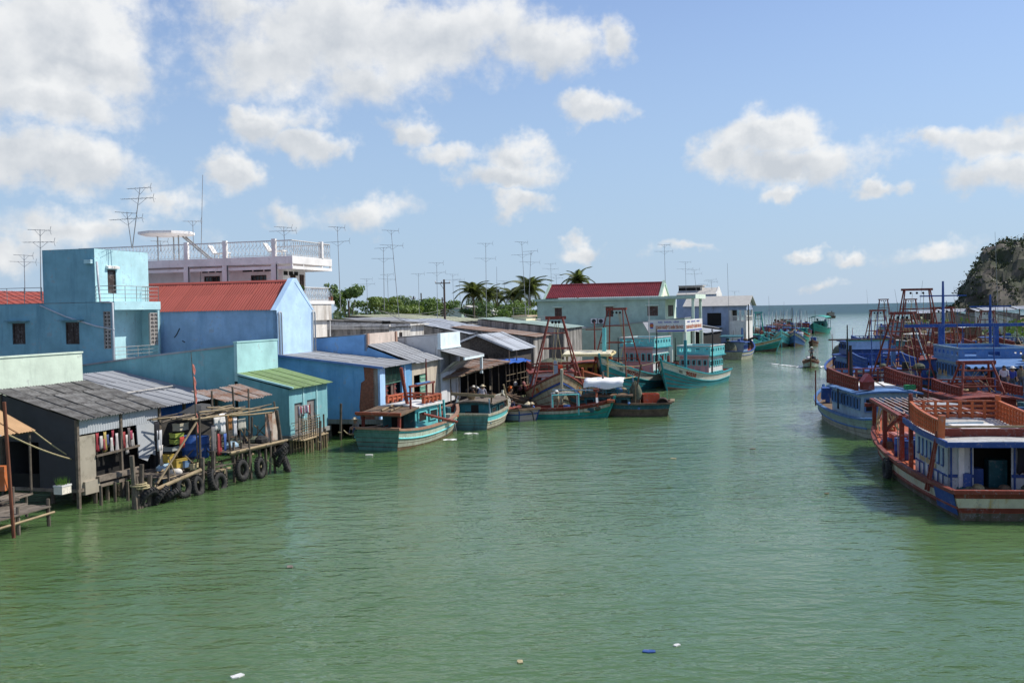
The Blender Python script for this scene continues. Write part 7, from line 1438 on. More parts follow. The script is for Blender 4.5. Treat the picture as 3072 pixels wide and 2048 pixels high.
    for i in range(16): x = 3 + random.random() * (LJ - 3.3); y = .8 + random.random() * 1.9; h = (z1 if x < xs else zr); MB().sphere((x, y, h + .15), .2 + random.random() * .15, 8, 5, sq=(1.3, 1, .7)).build('heap', random.choice((P_net, M_dark, P_tyre, P_wood, P_sky)), t)
    for i in range(10): x = .5 + i * .9; MB().tube([(x, .2, z1 - .1), (x + .2, .05, .5), (x + .45, .22, z1 - .05)], .022, 5).build('lashing', P_rope, t)
    return t
jetty()
for k, (u, v, R, sq, tl) in enumerate(((444, 1494, .34, 0, .5), (478, 1490, .36, .9, .6), (508, 1488, .34, .5, .9), (546, 1459, .35, .1, -.15), (590, 1458, .34, .5, -.2), (655, 1449, .36, .15, -.1), (636, 1436, .34, .8, -.2), (723, 1409, .36, .2, -.12), (777, 1402, .36, .5, -.1), (842, 1372, .34, .7, .5), (856, 1392, .35, .9, -.3), (836, 1350, .33, 1.2, .9))):
    x, z = fJ.f(u, v, .08); lab = ['half-sunk tyre beside the coiled rope at the jetty end', 'muddy tyre leaning flat under the boom log', 'tyre lying half under water below the boom log', 'large tyre hung upright below the end of the boom log', 'worn sagging tyre between the mooring stump and the boom log', 'tyre with pale rim lashed to the thick mooring stump', 'turned tyre lashed edge-on behind the mooring stump', 'tyre hung under the raised jetty deck beside the rope hoop', 'narrow tyre hung under the middle of the raised deck', 'upper tyre of the bundle at the jetty corner', 'lower tyre of the bundle at the jetty corner', 'tyre lying flat on top of the corner bundle'][k]
    tyre(fJ.w(x, .02, max(z, .2)), fJ.rz + sq * .6, lab, R * 1.08, .135, tl)
# clutter on the jetty
def clutter():
    def box(u, v, y, w, h, d, m, lab, cat, name):
        x, z = fJ.f(u, v, y); t = thing(name, lab, cat, fJ.w(x, y, z), fJ.rz + jit(.3)); MB().box(-w / 2, w / 2, -d / 2, d / 2, 0, h).build('body', m, t); MB().box(-w / 2 - .015, w / 2 + .015, -d / 2 - .015, d / 2 + .015, h - .05, h).build('rim', m, t); return t
    yl = mat('yellow_plastic', (.5, .34, .06), rough=.6, var=.15, dirt=(.25, .17, .06), amt=.4); gy = mat('grey_plastic', (.3, .32, .3), rough=.6); gr = mat('lime_plastic', (.35, .42, .08), rough=.5); wh = P_wht2
    box(536, 1400, .9, .6, .42, .5, yl, 'yellow plastic container lying on the jetty deck', 'container', 'container'); box(505, 1385, 1.2, .35, .35, .35, yl, 'small square yellow can beside the larger container', 'container', 'container')
    box(530, 1330, 2.4, .5, .22, .4, gr, 'lime green tub stacked on the shelf before the tarpaulin', 'tub', 'tub'); box(530, 1312, 2.4, .5, .22, .4, gr, 'upper lime green tub on top of the stack', 'tub', 'tub'); box(542, 1290, 2.6, .7, .35, .4, mat('cream_box', (.5, .46, .36)), 'cream carton above the lime green tubs', 'box', 'carton'); box(515, 1350, 2.3, .8, .2, .5, gy, 'grey crate under the lime green tubs', 'crate', 'crate')
    box(555, 1400, .7, .4, .3, .3, mat('blue_jug', (.12, .2, .32), rough=.4), 'blue-grey jug beside the yellow container', 'jug', 'jug'); box(578, 1402, .6, .5, .22, .4, P_rope, 'straw coloured basin at the deck edge', 'basin', 'basin')
    x, z = fJ.f(600, 1372, 1.7); barrel(fJ.w(x, 1.7, z), 'large blue drum standing in the stick shelter', group=None, r=.45, h=1.0); x, z = fJ.f(574, 1368, 1.9); barrel(fJ.w(x, 1.9, z), 'second blue drum half hidden behind the first in the shelter', group=None, r=.42, h=.95)
    x, z = fJ.f(525, 1398, 1.0); o = MB().sphere((0, 0, .18), .24, 10, 6, sq=(1.3, 1, .75)).build('sack', paintw('dirty_white_sack', (.6, .56, .5)), None, True); o.location = fJ.w(fJ.f(527, 1403, .8)[0], .8, .86); tag(o, 'dirty white sack beside the yellow container', 'sack')
    lines = [(652, 1250, .62, .5, (.6, .58, .56), 'white'), (668, 1240, .95, .5, (.72, .7, .7), 'long white'), (690, 1245, .7, .34, (.35, .16, .06), 'brown'), (705, 1250, .9, .28, (.6, .58, .6), 'narrow white'), (725, 1256, .5, .6, (.4, .38, .33), 'grey shirt-shaped'), (640, 1275, 1.3, .3, (.16, .15, .15), 'dark trailing'), (658, 1300, 1.0, .26, (.35, .06, .06), 'dark red'), (675, 1300, 1.0, .2, (.06, .12, .35), 'blue')]
    for (u, v, h, w, c, nm) in lines: x, z = fJ.f(u, v, .75); cloth(fJ.w(x, .75, z), w, h, fJ.s, c, '%s cloth hung to dry in the stick shelter' % nm, 'laundry', 'washing on the jetty')
    for (u, v, h, w, c, nm) in ((478, 1290, .9, .3, (.5, .5, .52), 'pale trousers on the post beside the grey hut'), (483, 1335, .9, .24, (.55, .5, .46), 'white rag hanging low on the hut corner post'), (470, 1265, .8, .3, (.03, .03, .04), 'black shirt under the hut eave'), (546, 1310, .5, .3, (.4, .06, .04), 'red cloth beside the lime tubs')): x, z = fJ.f(u, v, 1.4); cloth(fJ.w(x, 1.4, z), w, h, fJ.s, c, nm, 'laundry')
clutter()
def flag_pole():
    a = Vector((fJ.f(590, 1254, .5)[0], .5, .9)); q = fJ.f(573, 1055, .5); t = thing('flag_pole', 'thin leaning pole with tattered pink rags on the jetty', 'flag pole', fJ.w(a.x, .5, .85), fJ.rz); top = Vector((q[0] - a.x, 0, q[1] - .85)); MB().tube([(0, 0, 0), top * .55 + Vector((.08, 0, 0)), top], [.04, .03, .015], 6).build('pole', M_pole, t)
    rag = mat('pink_rag', (.5, .17, .14), rough=.9)
    for k in (.42, .5, .66, .72, .8, .9): p = top * k + Vector((.05, 0, 0)); MB().slab([[p, p + Vector((.12, .02, -.05))], [p + Vector((.04, .03, -.25)), p + Vector((.2, 0, -.32))], [p + Vector((.1, 0, -.5)), p + Vector((.16, .02, -.52))]], (0, .012, 0)).build('rag', rag, t)
flag_pole()
# drying rack and stage before the turquoise doors
def drying_stage():
    f = fE.sub(-.6, -1.3); t = f.thing('drying_stage', 'small bamboo stage with drying rails before the turquoise doors', 'stage'); z = .75
    for i in range(9): x = .1 + i * .34; pile(t, (x, .1 + jit(.05)), z, .045, M_bamboo); pile(t, (x, 1.0), z, .045, M_bamboo)
    for i in range(7): MB().tube([(-.2, .05 + i * .17, z + .05), (3.0 + jit(.2), .05 + i * .17, z + .08)], .05, 6).build('deck_pole', M_bamboo, t)
    for i in range(9): x = .0 + i * .28; MB().tube([(x, .2, z), (x + jit(.05), .2, z + 1.15 + (i % 3 == 0) * .3)], .03, 5).build('rail_post', M_pole, t)
    for i in range(8): MB().tube([(-.1, .2, z + .18 + i * .15), (2.3, .22, z + .2 + i * .15 + jit(.03))], .022, 5).build('rail', M_bamboo, t)
    for i in range(5): y = .4 + .1 * i; MB().tube([(.0, y + .1, z + .5 + i * .12), (2.2, y + .1, z + .52 + i * .12)], .02, 5).build('rail', M_bamboo, t)
    MB().tube([(-.3, .3, 2.75), (1.3, .3, 2.72)], .025, 5).build('clothes_line', M_steel, t)
    for x in (-.25, 1.25): MB().tube([(x, .3, z), (x, .3, 2.78)], .035, 6).build('line_post', M_pole, t)
    pile(t, (3.6, .6), 1.9, .06); pile(t, (2.95, .2), 1.1, .06); pile(t, (3.1, .9), 1.3, .05)
    cs = [(.1, .12, .3), (.3, .3, .33), (.4, .05, .1), (.5, .5, .5), (.12, .12, .14), (.35, .35, .4), (.25, .08, .12), (.12, .14, .22), (.6, .55, .55), (.3, .04, .05)]
    for i, c in enumerate(cs): cloth(f.w(-.2 + i * .15, .3, 2.72), .13, .5 + jit(.12), f.s, c, '%s shirt on the drying line by the turquoise doors' % cname(c), 'laundry', 'shirts on the drying line')
drying_stage()
# plank landing, awning and pole at the near corner
def landing():
    a = P(-40, 1570, z=.78); b = P(160, 1515, z=.78); f = Fr((a.x, a.y), math.degrees(math.atan2(b.x - a.x, b.y - a.y))); L = (b - a).length; t = f.thing('plank_landing', 'low landing of rough planks on thin piles beside the grey hut', 'landing')
    for i in range(14): MB().bar((0, .15 + i * .24, .75 + jit(.015)), (L + jit(.15), .15 + i * .24 + jit(.06), .76 + jit(.02)), .22, .05).build('deck_plank', M_plank, t)
    for i in range(12): x = jit(1.6) + L * .6; y = 2.4 + jit(1.0); aa = jit(.6); MB().bar((x - .6, y - aa, .86 + .03 * (i % 4)), (x + .6, y + aa, .88 + .03 * (i % 4)), .1, .04).build('loose_board', random.choice((M_plank, M_pole, MATS['red_brick'] if i == 3 else M_plank)), t)
    for x in (.3, L * .5, L - .1):
        for y in (.15, 1.8, 3.2): pile(t, (x, y), .85 if y > .2 else 1.05, .075)
    MB().tube([(-.2, .05, .45), (L + .1, .05, .5)], .05, 6).build('brace_pole', M_bamboo, t); pile(t, (L - .3, 1.6), 1.5, .08)
    mb = MB()
    for i in range(5): mb.bar((L + .1, 2.2 + i * .2, .85), (L + 1.6, 2.4 + i * .2, .86), .17, .05)
    mb.build('gang_boards', M_plank, t); pile(t, (L + 1.2, 2.3), .85, .06)
    g = P(188, 1478, z=.9); k = thing('planter', 'white foam box planter with green spring onions by the hut corner', 'planter', (g.x, g.y, .88), f.rz); MB().box(-.27, .27, -.2, .2, 0, .34).build('box', paintw('foam_white', (.72, .66, .55)), k); MB().box(-.29, .29, -.22, .22, .3, .36).build('rim', P_wht2, k); mb = MB()
    for i in range(90): x, y = jit(.24), jit(.17); d = Vector((jit(.14), jit(.14), random.uniform(.22, .42))); mb.add([(x - .012, y, .33), (x + .012, y, .33), (x + d.x, y + d.y, .33 + d.z)], [(0, 1, 2), (2, 1, 0)])
    struct(mb.build('onion_leaves', leafmat('onion_green', (.1, .22, .03)), k), 'stuff')
    # corner pole and tan awning
    q = P(45, 1612, z=0); tp = P(12, 1205, Y=q.y); k = thing('iron_pole', 'tall rusty iron pole standing in the water beside the landing', 'pole', (q.x, q.y, 0)); MB().tube([(0, 0, -1.2), Vector((tp.x - q.x, 0, tp.z))], .07, 8).build('shaft', mat('rusty_iron', (.16, .06, .035), rough=.85, var=.3, dirt=(.08, .03, .02), amt=.5), k)
    w0 = P(94, 1290, Y=40.5); w1 = P(0, 1212, Y=41.5); k = thing('awning', 'tan corrugated awning with a pale stripe sloping over the landing', 'awning', (w0.x, w0.y, 0), f.rz); tan = mat('tan_sheet', (.5, .31, .16), rough=.7, var=.12, dirt=(.35, .2, .1), amt=.3)
    for i, m in enumerate((tan, tan, MATS['pale_zinc'], tan)):
        V = Vector((0, 3.0, 1.35)); roof_sheets(k, (-.9 - i * .9, -.1, w0.z), X_, V, .9, 3.3, 1, 1, m, .15, .02)
    MB().tube([(-3.6, 0, w0.z - .08), (.1, 0, w0.z - .06)], .05, 6).build('eave_pole', M_pole, k); 
    for x in (-3.4, .0): MB().tube([(x, .1, .8), (x, .1, w0.z)], .05, 6).build('post', M_pole, k)
    for (a, b, sag, lab) in ((P(18, 1300, Y=q.y), P(228, 1380, Y=42.0), .1, 'pale rope sagging from the iron pole to the hut post'), (P(95, 1288, Y=40.4), P(226, 1378, Y=42.0), .06, 'thin rope from the awning corner to the hut post')):
        pts = [a.lerp(b, i / 8) - Z_ * (sag * 4 * (i / 8) * (1 - i / 8)) for i in range(9)]; o0 = pts[0].copy(); o = MB().tube([p - o0 for p in pts], .03, 5).build('mooring_rope', P_rope); o.location = o0; tag(o, lab, 'rope')
    tag(MB().box(-.25, .25, -.2, .2, 0, 1.0).build('cabinet', paintw('orange_board', (.5, .15, .05))), 'orange board standing in the dark porch beside the landing', 'board').location = P(4, 1470, Y=40.6)
landing()
# ================================================================ television aerials
def aerial(u, vb, vt, Y, lab, lean=0, kind=2, ub=None, zb=None):
    """galvanised mast with one or two yagi arrays; parts: mast, boom (> elements)"""
    ub = u if ub is None else ub; b = P(ub, vb, Y=Y); tp = P(u, vt, Y=Y); t = thing('tv_aerial', lab, 'aerial', b if zb is None else (b.x, b.y, zb), 0, 'television aerials over the roofs'); H = tp - (b if zb is None else Vector((b.x, b.y, zb))); M = mat('aerial_metal', (.34, .34, .34), rough=.5, metal=.3)
    MB().tube([(0, 0, 0), H * .5, H], [.036, .03, .022], 5).build('mast', M, t)
    k = Y / 75
    if kind == 0: return t
    for j in range(kind):
        h = H * (1 - .17 * j) - Z_ * .05; a = random.uniform(-.5, .5) + (0 if j else .2); L = (1.5 if j == 0 else 2.1) * min(1.6, .7 + .3 * k); d = Vector((math.cos(a), math.sin(a) * .5, .06 * math.sin(a * 9))); e = Vector((-d.y, d.x, 0)).normalized()
        o = MB().bar(h - d * L * .55, h + d * L * .45, .028).build('boom', M, t); mb = MB(); n = 6 + 2 * j
        for i in range(n): p = h - d * L * (.55 - i / (n - 1)); l = .22 + .05 * i; mb.bar(p - e * l, p + e * l, .016); 
        for s_ in (-1, 1): q = h + d * L * .45; mb.bar(q, q + Vector((.08, 0, .28 * s_)), .022); mb.bar(h + d * L * .25 * s_, h - Z_ * .4, .018)
        mb.build('elements', M, o)
    return t
AER = [(120, 900, 688, 66, 'tall aerial at the back corner of the turquoise roof tower'), (72, 880, 764, 80, 'aerial behind the red roof left of the turquoise tower'), (380, 745, 636, 64, 'left of the two crossing aerials on the turquoise tower'), (420, 745, 562, 64.3, 'taller of the two crossing aerials on the turquoise tower'), (851, 745, 680, 82, 'aerial over the middle of the white house roof'), (480, 755, 722, 82, 'short aerial below the round canopy'), (578, 752, 662, 80, 'lattice whip beside the round canopy stair'), (1012, 935, 680, 88, 'tall aerial right of the white house'), (1150, 930, 742, 104, 'aerial over the long whitewashed house'), (1173, 950, 690, 100, 'leaning aerial with a small box over the long whitewashed house'), (1100, 925, 836, 160, 'thin aerial above the treeline trees'), (1162, 905, 822, 150, 'short double aerial behind the leaning one'), (1255, 940, 820, 140, 'aerial left of the power pole'), (1310, 960, 787, 122, 'aerial standing just beside the power pole'), (1358, 915, 822, 180, 'aerial right of the power pole'), (1378, 915, 838, 200, 'small aerial right of the power pole'), (1457, 992, 729, 116, 'tall aerial before the left palms'), (1512, 885, 842, 190, 'wide aerial between the palm crowns'), (1565, 945, 725, 124, 'tallest aerial behind the cream tower'), (1593, 945, 752, 124.5, 'aerial beside the tallest one at the cream tower'), (1652, 880, 790, 190, 'aerial left of the glossy red roof'), (1668, 880, 822, 200, 'little aerial touching the glossy red roof'), (1993, 850, 733, 137, 'aerial on the gable of the glossy red roof'), (2056, 905, 785, 175, 'aerial over the clerestory house'), (2082, 880, 808, 180, 'slanting thin aerial over the clerestory house'), (2133, 870, 838, 192, 'double aerial on the clerestory roof'), (2110, 870, 852, 210, 'tiny aerial behind the clerestory'), (2203, 895, 873, 240, 'thin far aerial past the white gable')]
for i, (u, vb, vt, Y, lab) in enumerate(AER):
    dl = {1173: 24, 420: -23, 380: 16, 1593: -8, 1565: 13, 2082: 8, 1012: 10}.get(u, 3); aerial(u, vb, vt, Y, lab, kind=1 if u in (578, 480, 2203, 1378, 1255) else 2, ub=u + dl)
for (u, vb, vt, Y, ub, lab) in ((608, 862, 525, 78, 601, 'long thin whip mast behind the red corrugated roof'), (2182, 1000, 790, 150, 2188, 'tall plain mast beside the slate blue house'), (2985, 960, 696, 160, 2995, 'thin mast in front of the wooded headland'), (1490, 900, 800, 150, 1491, 'bare pole between the palms'), (2684, 915, 868, 210, 2692, 'bent whip over the outer boats'), (2768, 910, 842, 180, 2760, 'whip aerial beside the highest gantry'), (2862, 900, 858, 230, 2862, 'thin far mast by the headland shacks'), (2600, 925, 868, 300, 2604, 'faint whip at the harbour mouth'), (2306, 935, 888, 205, 2308, 'whip on the dark red roofed boat'), (2352, 935, 905, 240, 2352, 'thin mast in the far left row')): aerial(u, vb, vt, Y, lab, kind=0, ub=ub)
# power poles and wires
def power_pole(u, vt, vb, Y, w, lab):
    b = P(u + 4, vb, Y=Y); tp = P(u, vt, Y=Y); t = thing('power_pole', lab, 'power pole', (b.x, b.y, .9)); H = Vector((tp.x - b.x, 0, tp.z - .9)); M = mat('pole_concrete', (.12, .085, .07), rough=.9); MB().tube([(0, 0, 0), H], [.17, .12], 8).build('pole', M, t); c = H - Z_ * .5; o = MB().bar(c - X_ * w, c + X_ * w * .7, .12, .12).build('cross_arm', M, t)
    for k in (-1, -.3, .65): MB().lathe([(.04, 0), (.09, .05), (.05, .15), (.09, .2), (.04, .26)], 8, c + X_ * w * k + Z_ * .06).build('insulator', M_white, o)
    MB().bar(c - X_ * w * .5, c - Z_ * .9, .05).build('brace', M, o); return tp
wp = power_pole(1332, 838, 1000, 132, 1.15, 'brown wooden power pole with cross arm above the low roofs'); power_pole(1241, 888, 940, 190, .5, 'short far power pole among the trees left of the main one')
k = thing('power_line_frame', 'two-legged pole frame with cross beam among the trees', 'power pole', (P(1268, 950, Y=170).x, 170, .9)); z = P(1270, 893, Y=170).z - .9
for x in (0, 3.6): MB().tube([(x, 0, 0), (x - .2, 0, z + (.8 if x == 0 else 0))], .12, 6).build('leg', M_pole, k)
MB().bar((-.5, 0, z - .3), (3.6, 0, z - .4), .12).build('beam', M_pole, k)
def wire(a, b, sag, lab, r=.018):
    pts = [a.lerp(b, i / 14) - Z_ * (sag * 4 * (i / 14) * (1 - i / 14)) for i in range(15)]; o0 = pts[0].copy(); o = MB().tube([p - o0 for p in pts], r, 4).build('wire', mat('wire_grey', (.28, .28, .27), rough=.6)); o.location = o0; return tag(o, lab, 'wire', 'wires from the power pole')
for i in range(6):
    a = P(1330, 928 + i * 7, Y=132); b = P(1140 + 8 * i, 932 + i * 3, Y=112); wire(a, b, .5 + .1 * i, 'slack grey wire running from the power pole toward the long houses'); a2 = P(1334, 926 + i * 6, Y=132); b2 = P(1640, 946 + i * 4, Y=138); wire(a2, b2, .9 + .12 * i, 'slack grey wire running from the power pole past the palms')
# ================================================================ trees
def crown_mesh(rx, ry, rz, n, leaf, seed, lobes=9, material=None):
    rnd = random.Random(seed); mb = MB(); L = []
    for i in range(lobes): a = rnd.random() * 6.28; e = rnd.uniform(-.3, .9); r = rnd.uniform(.35, .75); L.append((Vector((math.cos(a) * rx * r, math.sin(a) * ry * r, rz * e * .8)), rnd.uniform(.3, .5)))
    for i in range(n):
        c, s_ = rnd.choice(L); d = Vector((rnd.gauss(0, 1), rnd.gauss(0, 1), rnd.gauss(0, 1))).normalized() * (rnd.random() ** .4); p = c + Vector((d.x * rx * s_, d.y * ry * s_, d.z * rz * s_))
        nrm = (d + Vector((rnd.gauss(0, .5), rnd.gauss(0, .5), rnd.gauss(.4, .4)))).normalized(); u = nrm.orthogonal().normalized(); u = Matrix.Rotation(rnd.random() * 6.28, 3, nrm) @ u; w = nrm.cross(u); l = leaf * rnd.uniform(.6, 1.3)
        mb.add([p - u * l, p + w * l * .45, p + u * l, p - w * l * .45], [(0, 1, 2, 3)])
    return mb
def tree(u, v, Y, rx, rz, lab, col, n=700, leaf=.35, seed=0, zb=.9):
    c = P(u, v, Y=Y); t = thing('tree', lab, 'tree', (c.x, c.y, zb), 0, 'trees behind the roofs'); h = c.z - zb; M = mat('bark', (.1, .08, .06), rough=.95, var=.3); MB().tube([(0, 0, 0), (.15, 0, h * .5), (0, .1, h)], [.28, .2, .1], 7).build('trunk', M, t)
    for i in range(4): a = i * 1.6 + seed; MB().tube([(.1, 0, h * .55), (math.cos(a) * rx * .4, math.sin(a) * rx * .4, h + rz * .1)], [.12, .04], 5).build('limb', M, t)
    mb = crown_mesh(rx, rx, rz, n, leaf, seed); mb.build('crown', leafmat('leaf_%d' % (seed % 4), col), t, loc=(0, 0, h))
gr = [(.12, .19, .045), (.09, .15, .04), (.15, .21, .05), (.1, .16, .06)]
for i, (u, v, Y, rx, rz, lab) in enumerate(((1045, 902, 150, 2.6, 2.2, 'airy round tree right of the white house'), (1110, 917, 170, 4.0, 1.6, 'broad low tree under the thin aerial'), (1160, 917, 165, 3.5, 1.5, 'bushy tree between the aerials'), (1225, 918, 175, 4.2, 1.8, 'dense tree left of the pole frame'), (1265, 930, 168, 4, 2.2, 'bushy tree below the pole frame'), (1300, 932, 172, 4, 2.2, 'leafy tree just left of the power pole'), (1200, 942, 160, 4, 1.6, 'low tree over the brown-grey roof'), (1490, 945, 160, 4.6, 2.2, 'dense dark green tree below the left palms'), (1540, 950, 158, 4.2, 2.4, 'dense dark green tree beside the cream tower'), (1450, 925, 200, 4, 2.2, 'tree filling the gap under the palm crowns'), (1580, 930, 190, 4, 2.2, 'tree behind the tallest aerial'), (1380, 938, 230, 3.6, 2.2, 'tree behind the flat green house'), (1340, 925, 260, 5, 2.2, 'far tree beyond the power pole'), (1420, 945, 185, 3, 1.6, 'small tree beside the flat green house'))): tree(u, v, Y, rx, rz, lab, gr[i % 4], 1500, .27, i)
FROND = None
def palm(u, v, Y, r, lab, seed, n=20):
    global FROND
    if FROND is None:
        mb = MB(); sp = []
        for i in range(13): k = i / 12; sp.append(Vector((k * 1.0 - .1 * k ** 3, 0, .32 * k - .75 * k ** 2.4)))
        mb.tube(sp, [.02 * (1 - .8 * i / 12) for i in range(13)], 4)
        for i in range(1, 13):
            for s_ in (1, -1):
                p = sp[i]; l = .3 * math.sin(math.pi * min(1, .25 + i / 14)) + .04; mb.add([p + Vector((-.035, 0, 0)), p + Vector((.035, 0, 0)), p + Vector((.13, s_ * l, -.16 - .1 * l))], [(0, 1, 2), (2, 1, 0)]); q = p.lerp(sp[i - 1], .5); mb.add([q + Vector((-.03, 0, 0)), q + Vector((.03, 0, 0)), q + Vector((.12, s_ * l, -.12 - .12 * l))], [(0, 1, 2), (2, 1, 0)])
        FROND = mb.mesh('frond', leafmat('palm_leaf', (.17, .2, .08), .35))
    rnd = random.Random(seed); c = P(u, v, Y=Y); t = thing('palm_tree', lab, 'palm', (c.x, c.y, .9), 0, 'coconut palms behind the roofs'); h = c.z - .9; MB().tube([(rnd.uniform(-.8, .8), 0, 0), (.1, .1, h * .5), (0, 0, h)], [.24, .18, .14], 7).build('trunk', mat('palm_bark', (.2, .17, .13), rough=.95, var=.3, scale=4), t)
    for i in range(n):
        a = 2.4 * i + rnd.uniform(-.3, .3); el = 1.15 - 1.75 * (i / n) + rnd.uniform(-.15, .15); o = link('frond', FROND, t, (0, 0, h), (0, -el, a)); s_ = r * rnd.uniform(.85, 1.1); o.scale = (s_, s_, s_)
for i, (u, v, Y, r, lab) in enumerate(((1420, 878, 175, 3.4, 'bushy coconut palm left of the group, nearest the power pole'), (1465, 885, 185, 3.0, 'shorter coconut palm behind the tall thin aerial'), (1492, 890, 195, 2.6, 'slim coconut palm in the middle of the group'), (1540, 888, 172, 3.3, 'drooping coconut palm before the tallest aerial'), (1588, 868, 165, 3.7, 'tallest coconut palm beside the pale green house'), (1732, 842, 190, 3.2, 'coconut palm crown peeking over the glossy red roof'))): palm(u, v, Y, r, lab, i)
for k, (x, y, z, lab) in enumerate(((WH - .2, .1, fH.f(930, 902)[1], 'small palm in a pot at the balcony corner of the white house'), (1.2, .1, fH.f(930, 902)[1], 'potted shrub on the balcony beside the blue gable'))):
    t = thing('potted_plant', lab, 'plant', fH.w(x, y, z), 0); MB().lathe([(.16, 0), (.22, .3), (.24, .32)], 10).build('pot', MATS['red_brick'], t)
    crown_mesh(.75, .75, .6, 150, .16, 40 + k, 5).build('crown', leafmat('leaf_1', gr[1]), t, loc=(0, 0, .85)); MB().tube([(0, 0, .3), (0, 0, .9)], .05, 6).build('stem', MATS['bark'], t)
# vegetation of the headland and far shore: a mass nobody could count
def scrub():
    rnd = random.Random(5); mb = MB()
    pts = [Vector(p) for r in HROWS for p in r if p[2] > 3 and p[0] < 330]
    for i in range(3600):
        p = rnd.choice(pts); s_ = rnd.uniform(.7, 2.1); 
        if rnd.random() < .25 and p.z < 20: continue
        for j in range(12):
            d = Vector((rnd.gauss(0, .5), rnd.gauss(0, .5), abs(rnd.gauss(.3, .4)))) * s_; c = p + d; n = Vector((rnd.gauss(0, 1), rnd.gauss(0, 1), rnd.gauss(.6, .7))).normalized(); u = n.orthogonal().normalized(); w = n.cross(u); l = .36 * s_ * rnd.uniform(.5, 1.1); mb.add([c - u * l, c + w * l * .7, c + u * l, c - w * l * .7], [(0, 1, 2, 3)])
    o = mb.build('scrub', leafmat('scrub_leaf', (.036, .052, .022), .15)); struct(o, 'stuff'); o['label'] = 'dark scrub and trees clothing the headland'
    mb = MB()
    for i in range(5000):
        u = rnd.uniform(1000, 1640); Y = rnd.uniform(230, 330); c = P(u, 915, Y=Y); c.z = rnd.uniform(1, 8.6 + 1.2 * math.sin(u * .05)); s_ = 1.2
        n = Vector((rnd.gauss(0, 1), rnd.gauss(0, 1), rnd.gauss(.6, .7))).normalized(); a = n.orthogonal().normalized(); w = n.cross(a); l = rnd.uniform(.35, .8); mb.add([c - a * l, c + w * l * .7, c + a * l, c - w * l * .7], [(0, 1, 2, 3)])
    o = mb.build('far_wood', leafmat('far_leaf', (.09, .13, .05), .2)); struct(o, 'stuff'); o['label'] = 'distant belt of trees behind the town'
    mb = MB()
    for i in range(1500):
        c = Vector((rnd.uniform(98, 135), rnd.uniform(150, 260), 0)); c.z = 1.2 + rnd.random() * 4 * (.5 + .5 * noise.noise(c * .1)); n = Vector((rnd.gauss(0, 1), rnd.gauss(0, 1), rnd.gauss(.6, .7))).normalized(); a = n.orthogonal().normalized(); w = n.cross(a); l = rnd.uniform(.4, .8); mb.add([c - a * l, c + w * l * .7, c + a * l, c - w * l * .7], [(0, 1, 2, 3)])
    o = mb.build('bank_bushes', leafmat('bank_leaf', (.08, .13, .03))); struct(o, 'stuff'); o['label'] = 'bright green bushes on the right bank'
scrub()
# shacks and landing roofs of the right bank
SH = [(2880, 300, 'grey shack roof at the foot of the wooded headland'), (2920, 280, 'pale shack roof right of the mast yard'), (2960, 330, 'long bleached roof under the headland scrub'), (3000, 270, 'white-fronted shack on the right bank'), (3040, 250, 'low tin shack above the bright bushes'), (2850, 360, 'far shack on the spit'), (2800, 390, 'last roof on the spit before the sea'), (2940, 235, 'brown-walled shack behind the red boats'), (3020, 215, 'open boat shed with pale roof on the right bank'), (3060, 300, 'upper shack on the slope of the headland')]
for i, (u, Y, lab) in enumerate(SH):
    q = P(u, 940, Y=Y); f = Fr((q.x, q.y), -160 if False else 10 + 7 * (i % 3)); flat_house(f, 'shack', lab, 9 + 2 * (i % 3), 6, 1.1, 3.6 + .4 * (i % 2), 4.7 + .5 * (i % 3), (old_white, old_grey, M_woodd, MATS['plank_wall'])[i % 4], (MATS['bleached_sheet'], M_zinc, M_rust, M_fibro2)[i % 4], 5, 1, cat='shack', per=.3)
def long_pier():
    q = P(2745, 940, Y=330); f = Fr((q.x, q.y), 78); t = f.thing('roofed_pier', 'long pier with pale grey roofs running out from the headland', 'pier')
    for i in range(5): V = Vector((0, 4, .9)); roof_sheets(t, (i * 13, 0, 4.4 + .25 * i), X_, V, 12.6, 4.2, 6, 1, M_zinc, .3, .03); 
    for i in range(14): MB().bar((i * 5, .3, -1), (i * 5, .3, 4.6 + .09 * i), .25).build('post', M_pole, t)
    MB().box(-1, 66, 0, 4, 1.2, 1.5).build('deck', M_plank, t)
long_pier()
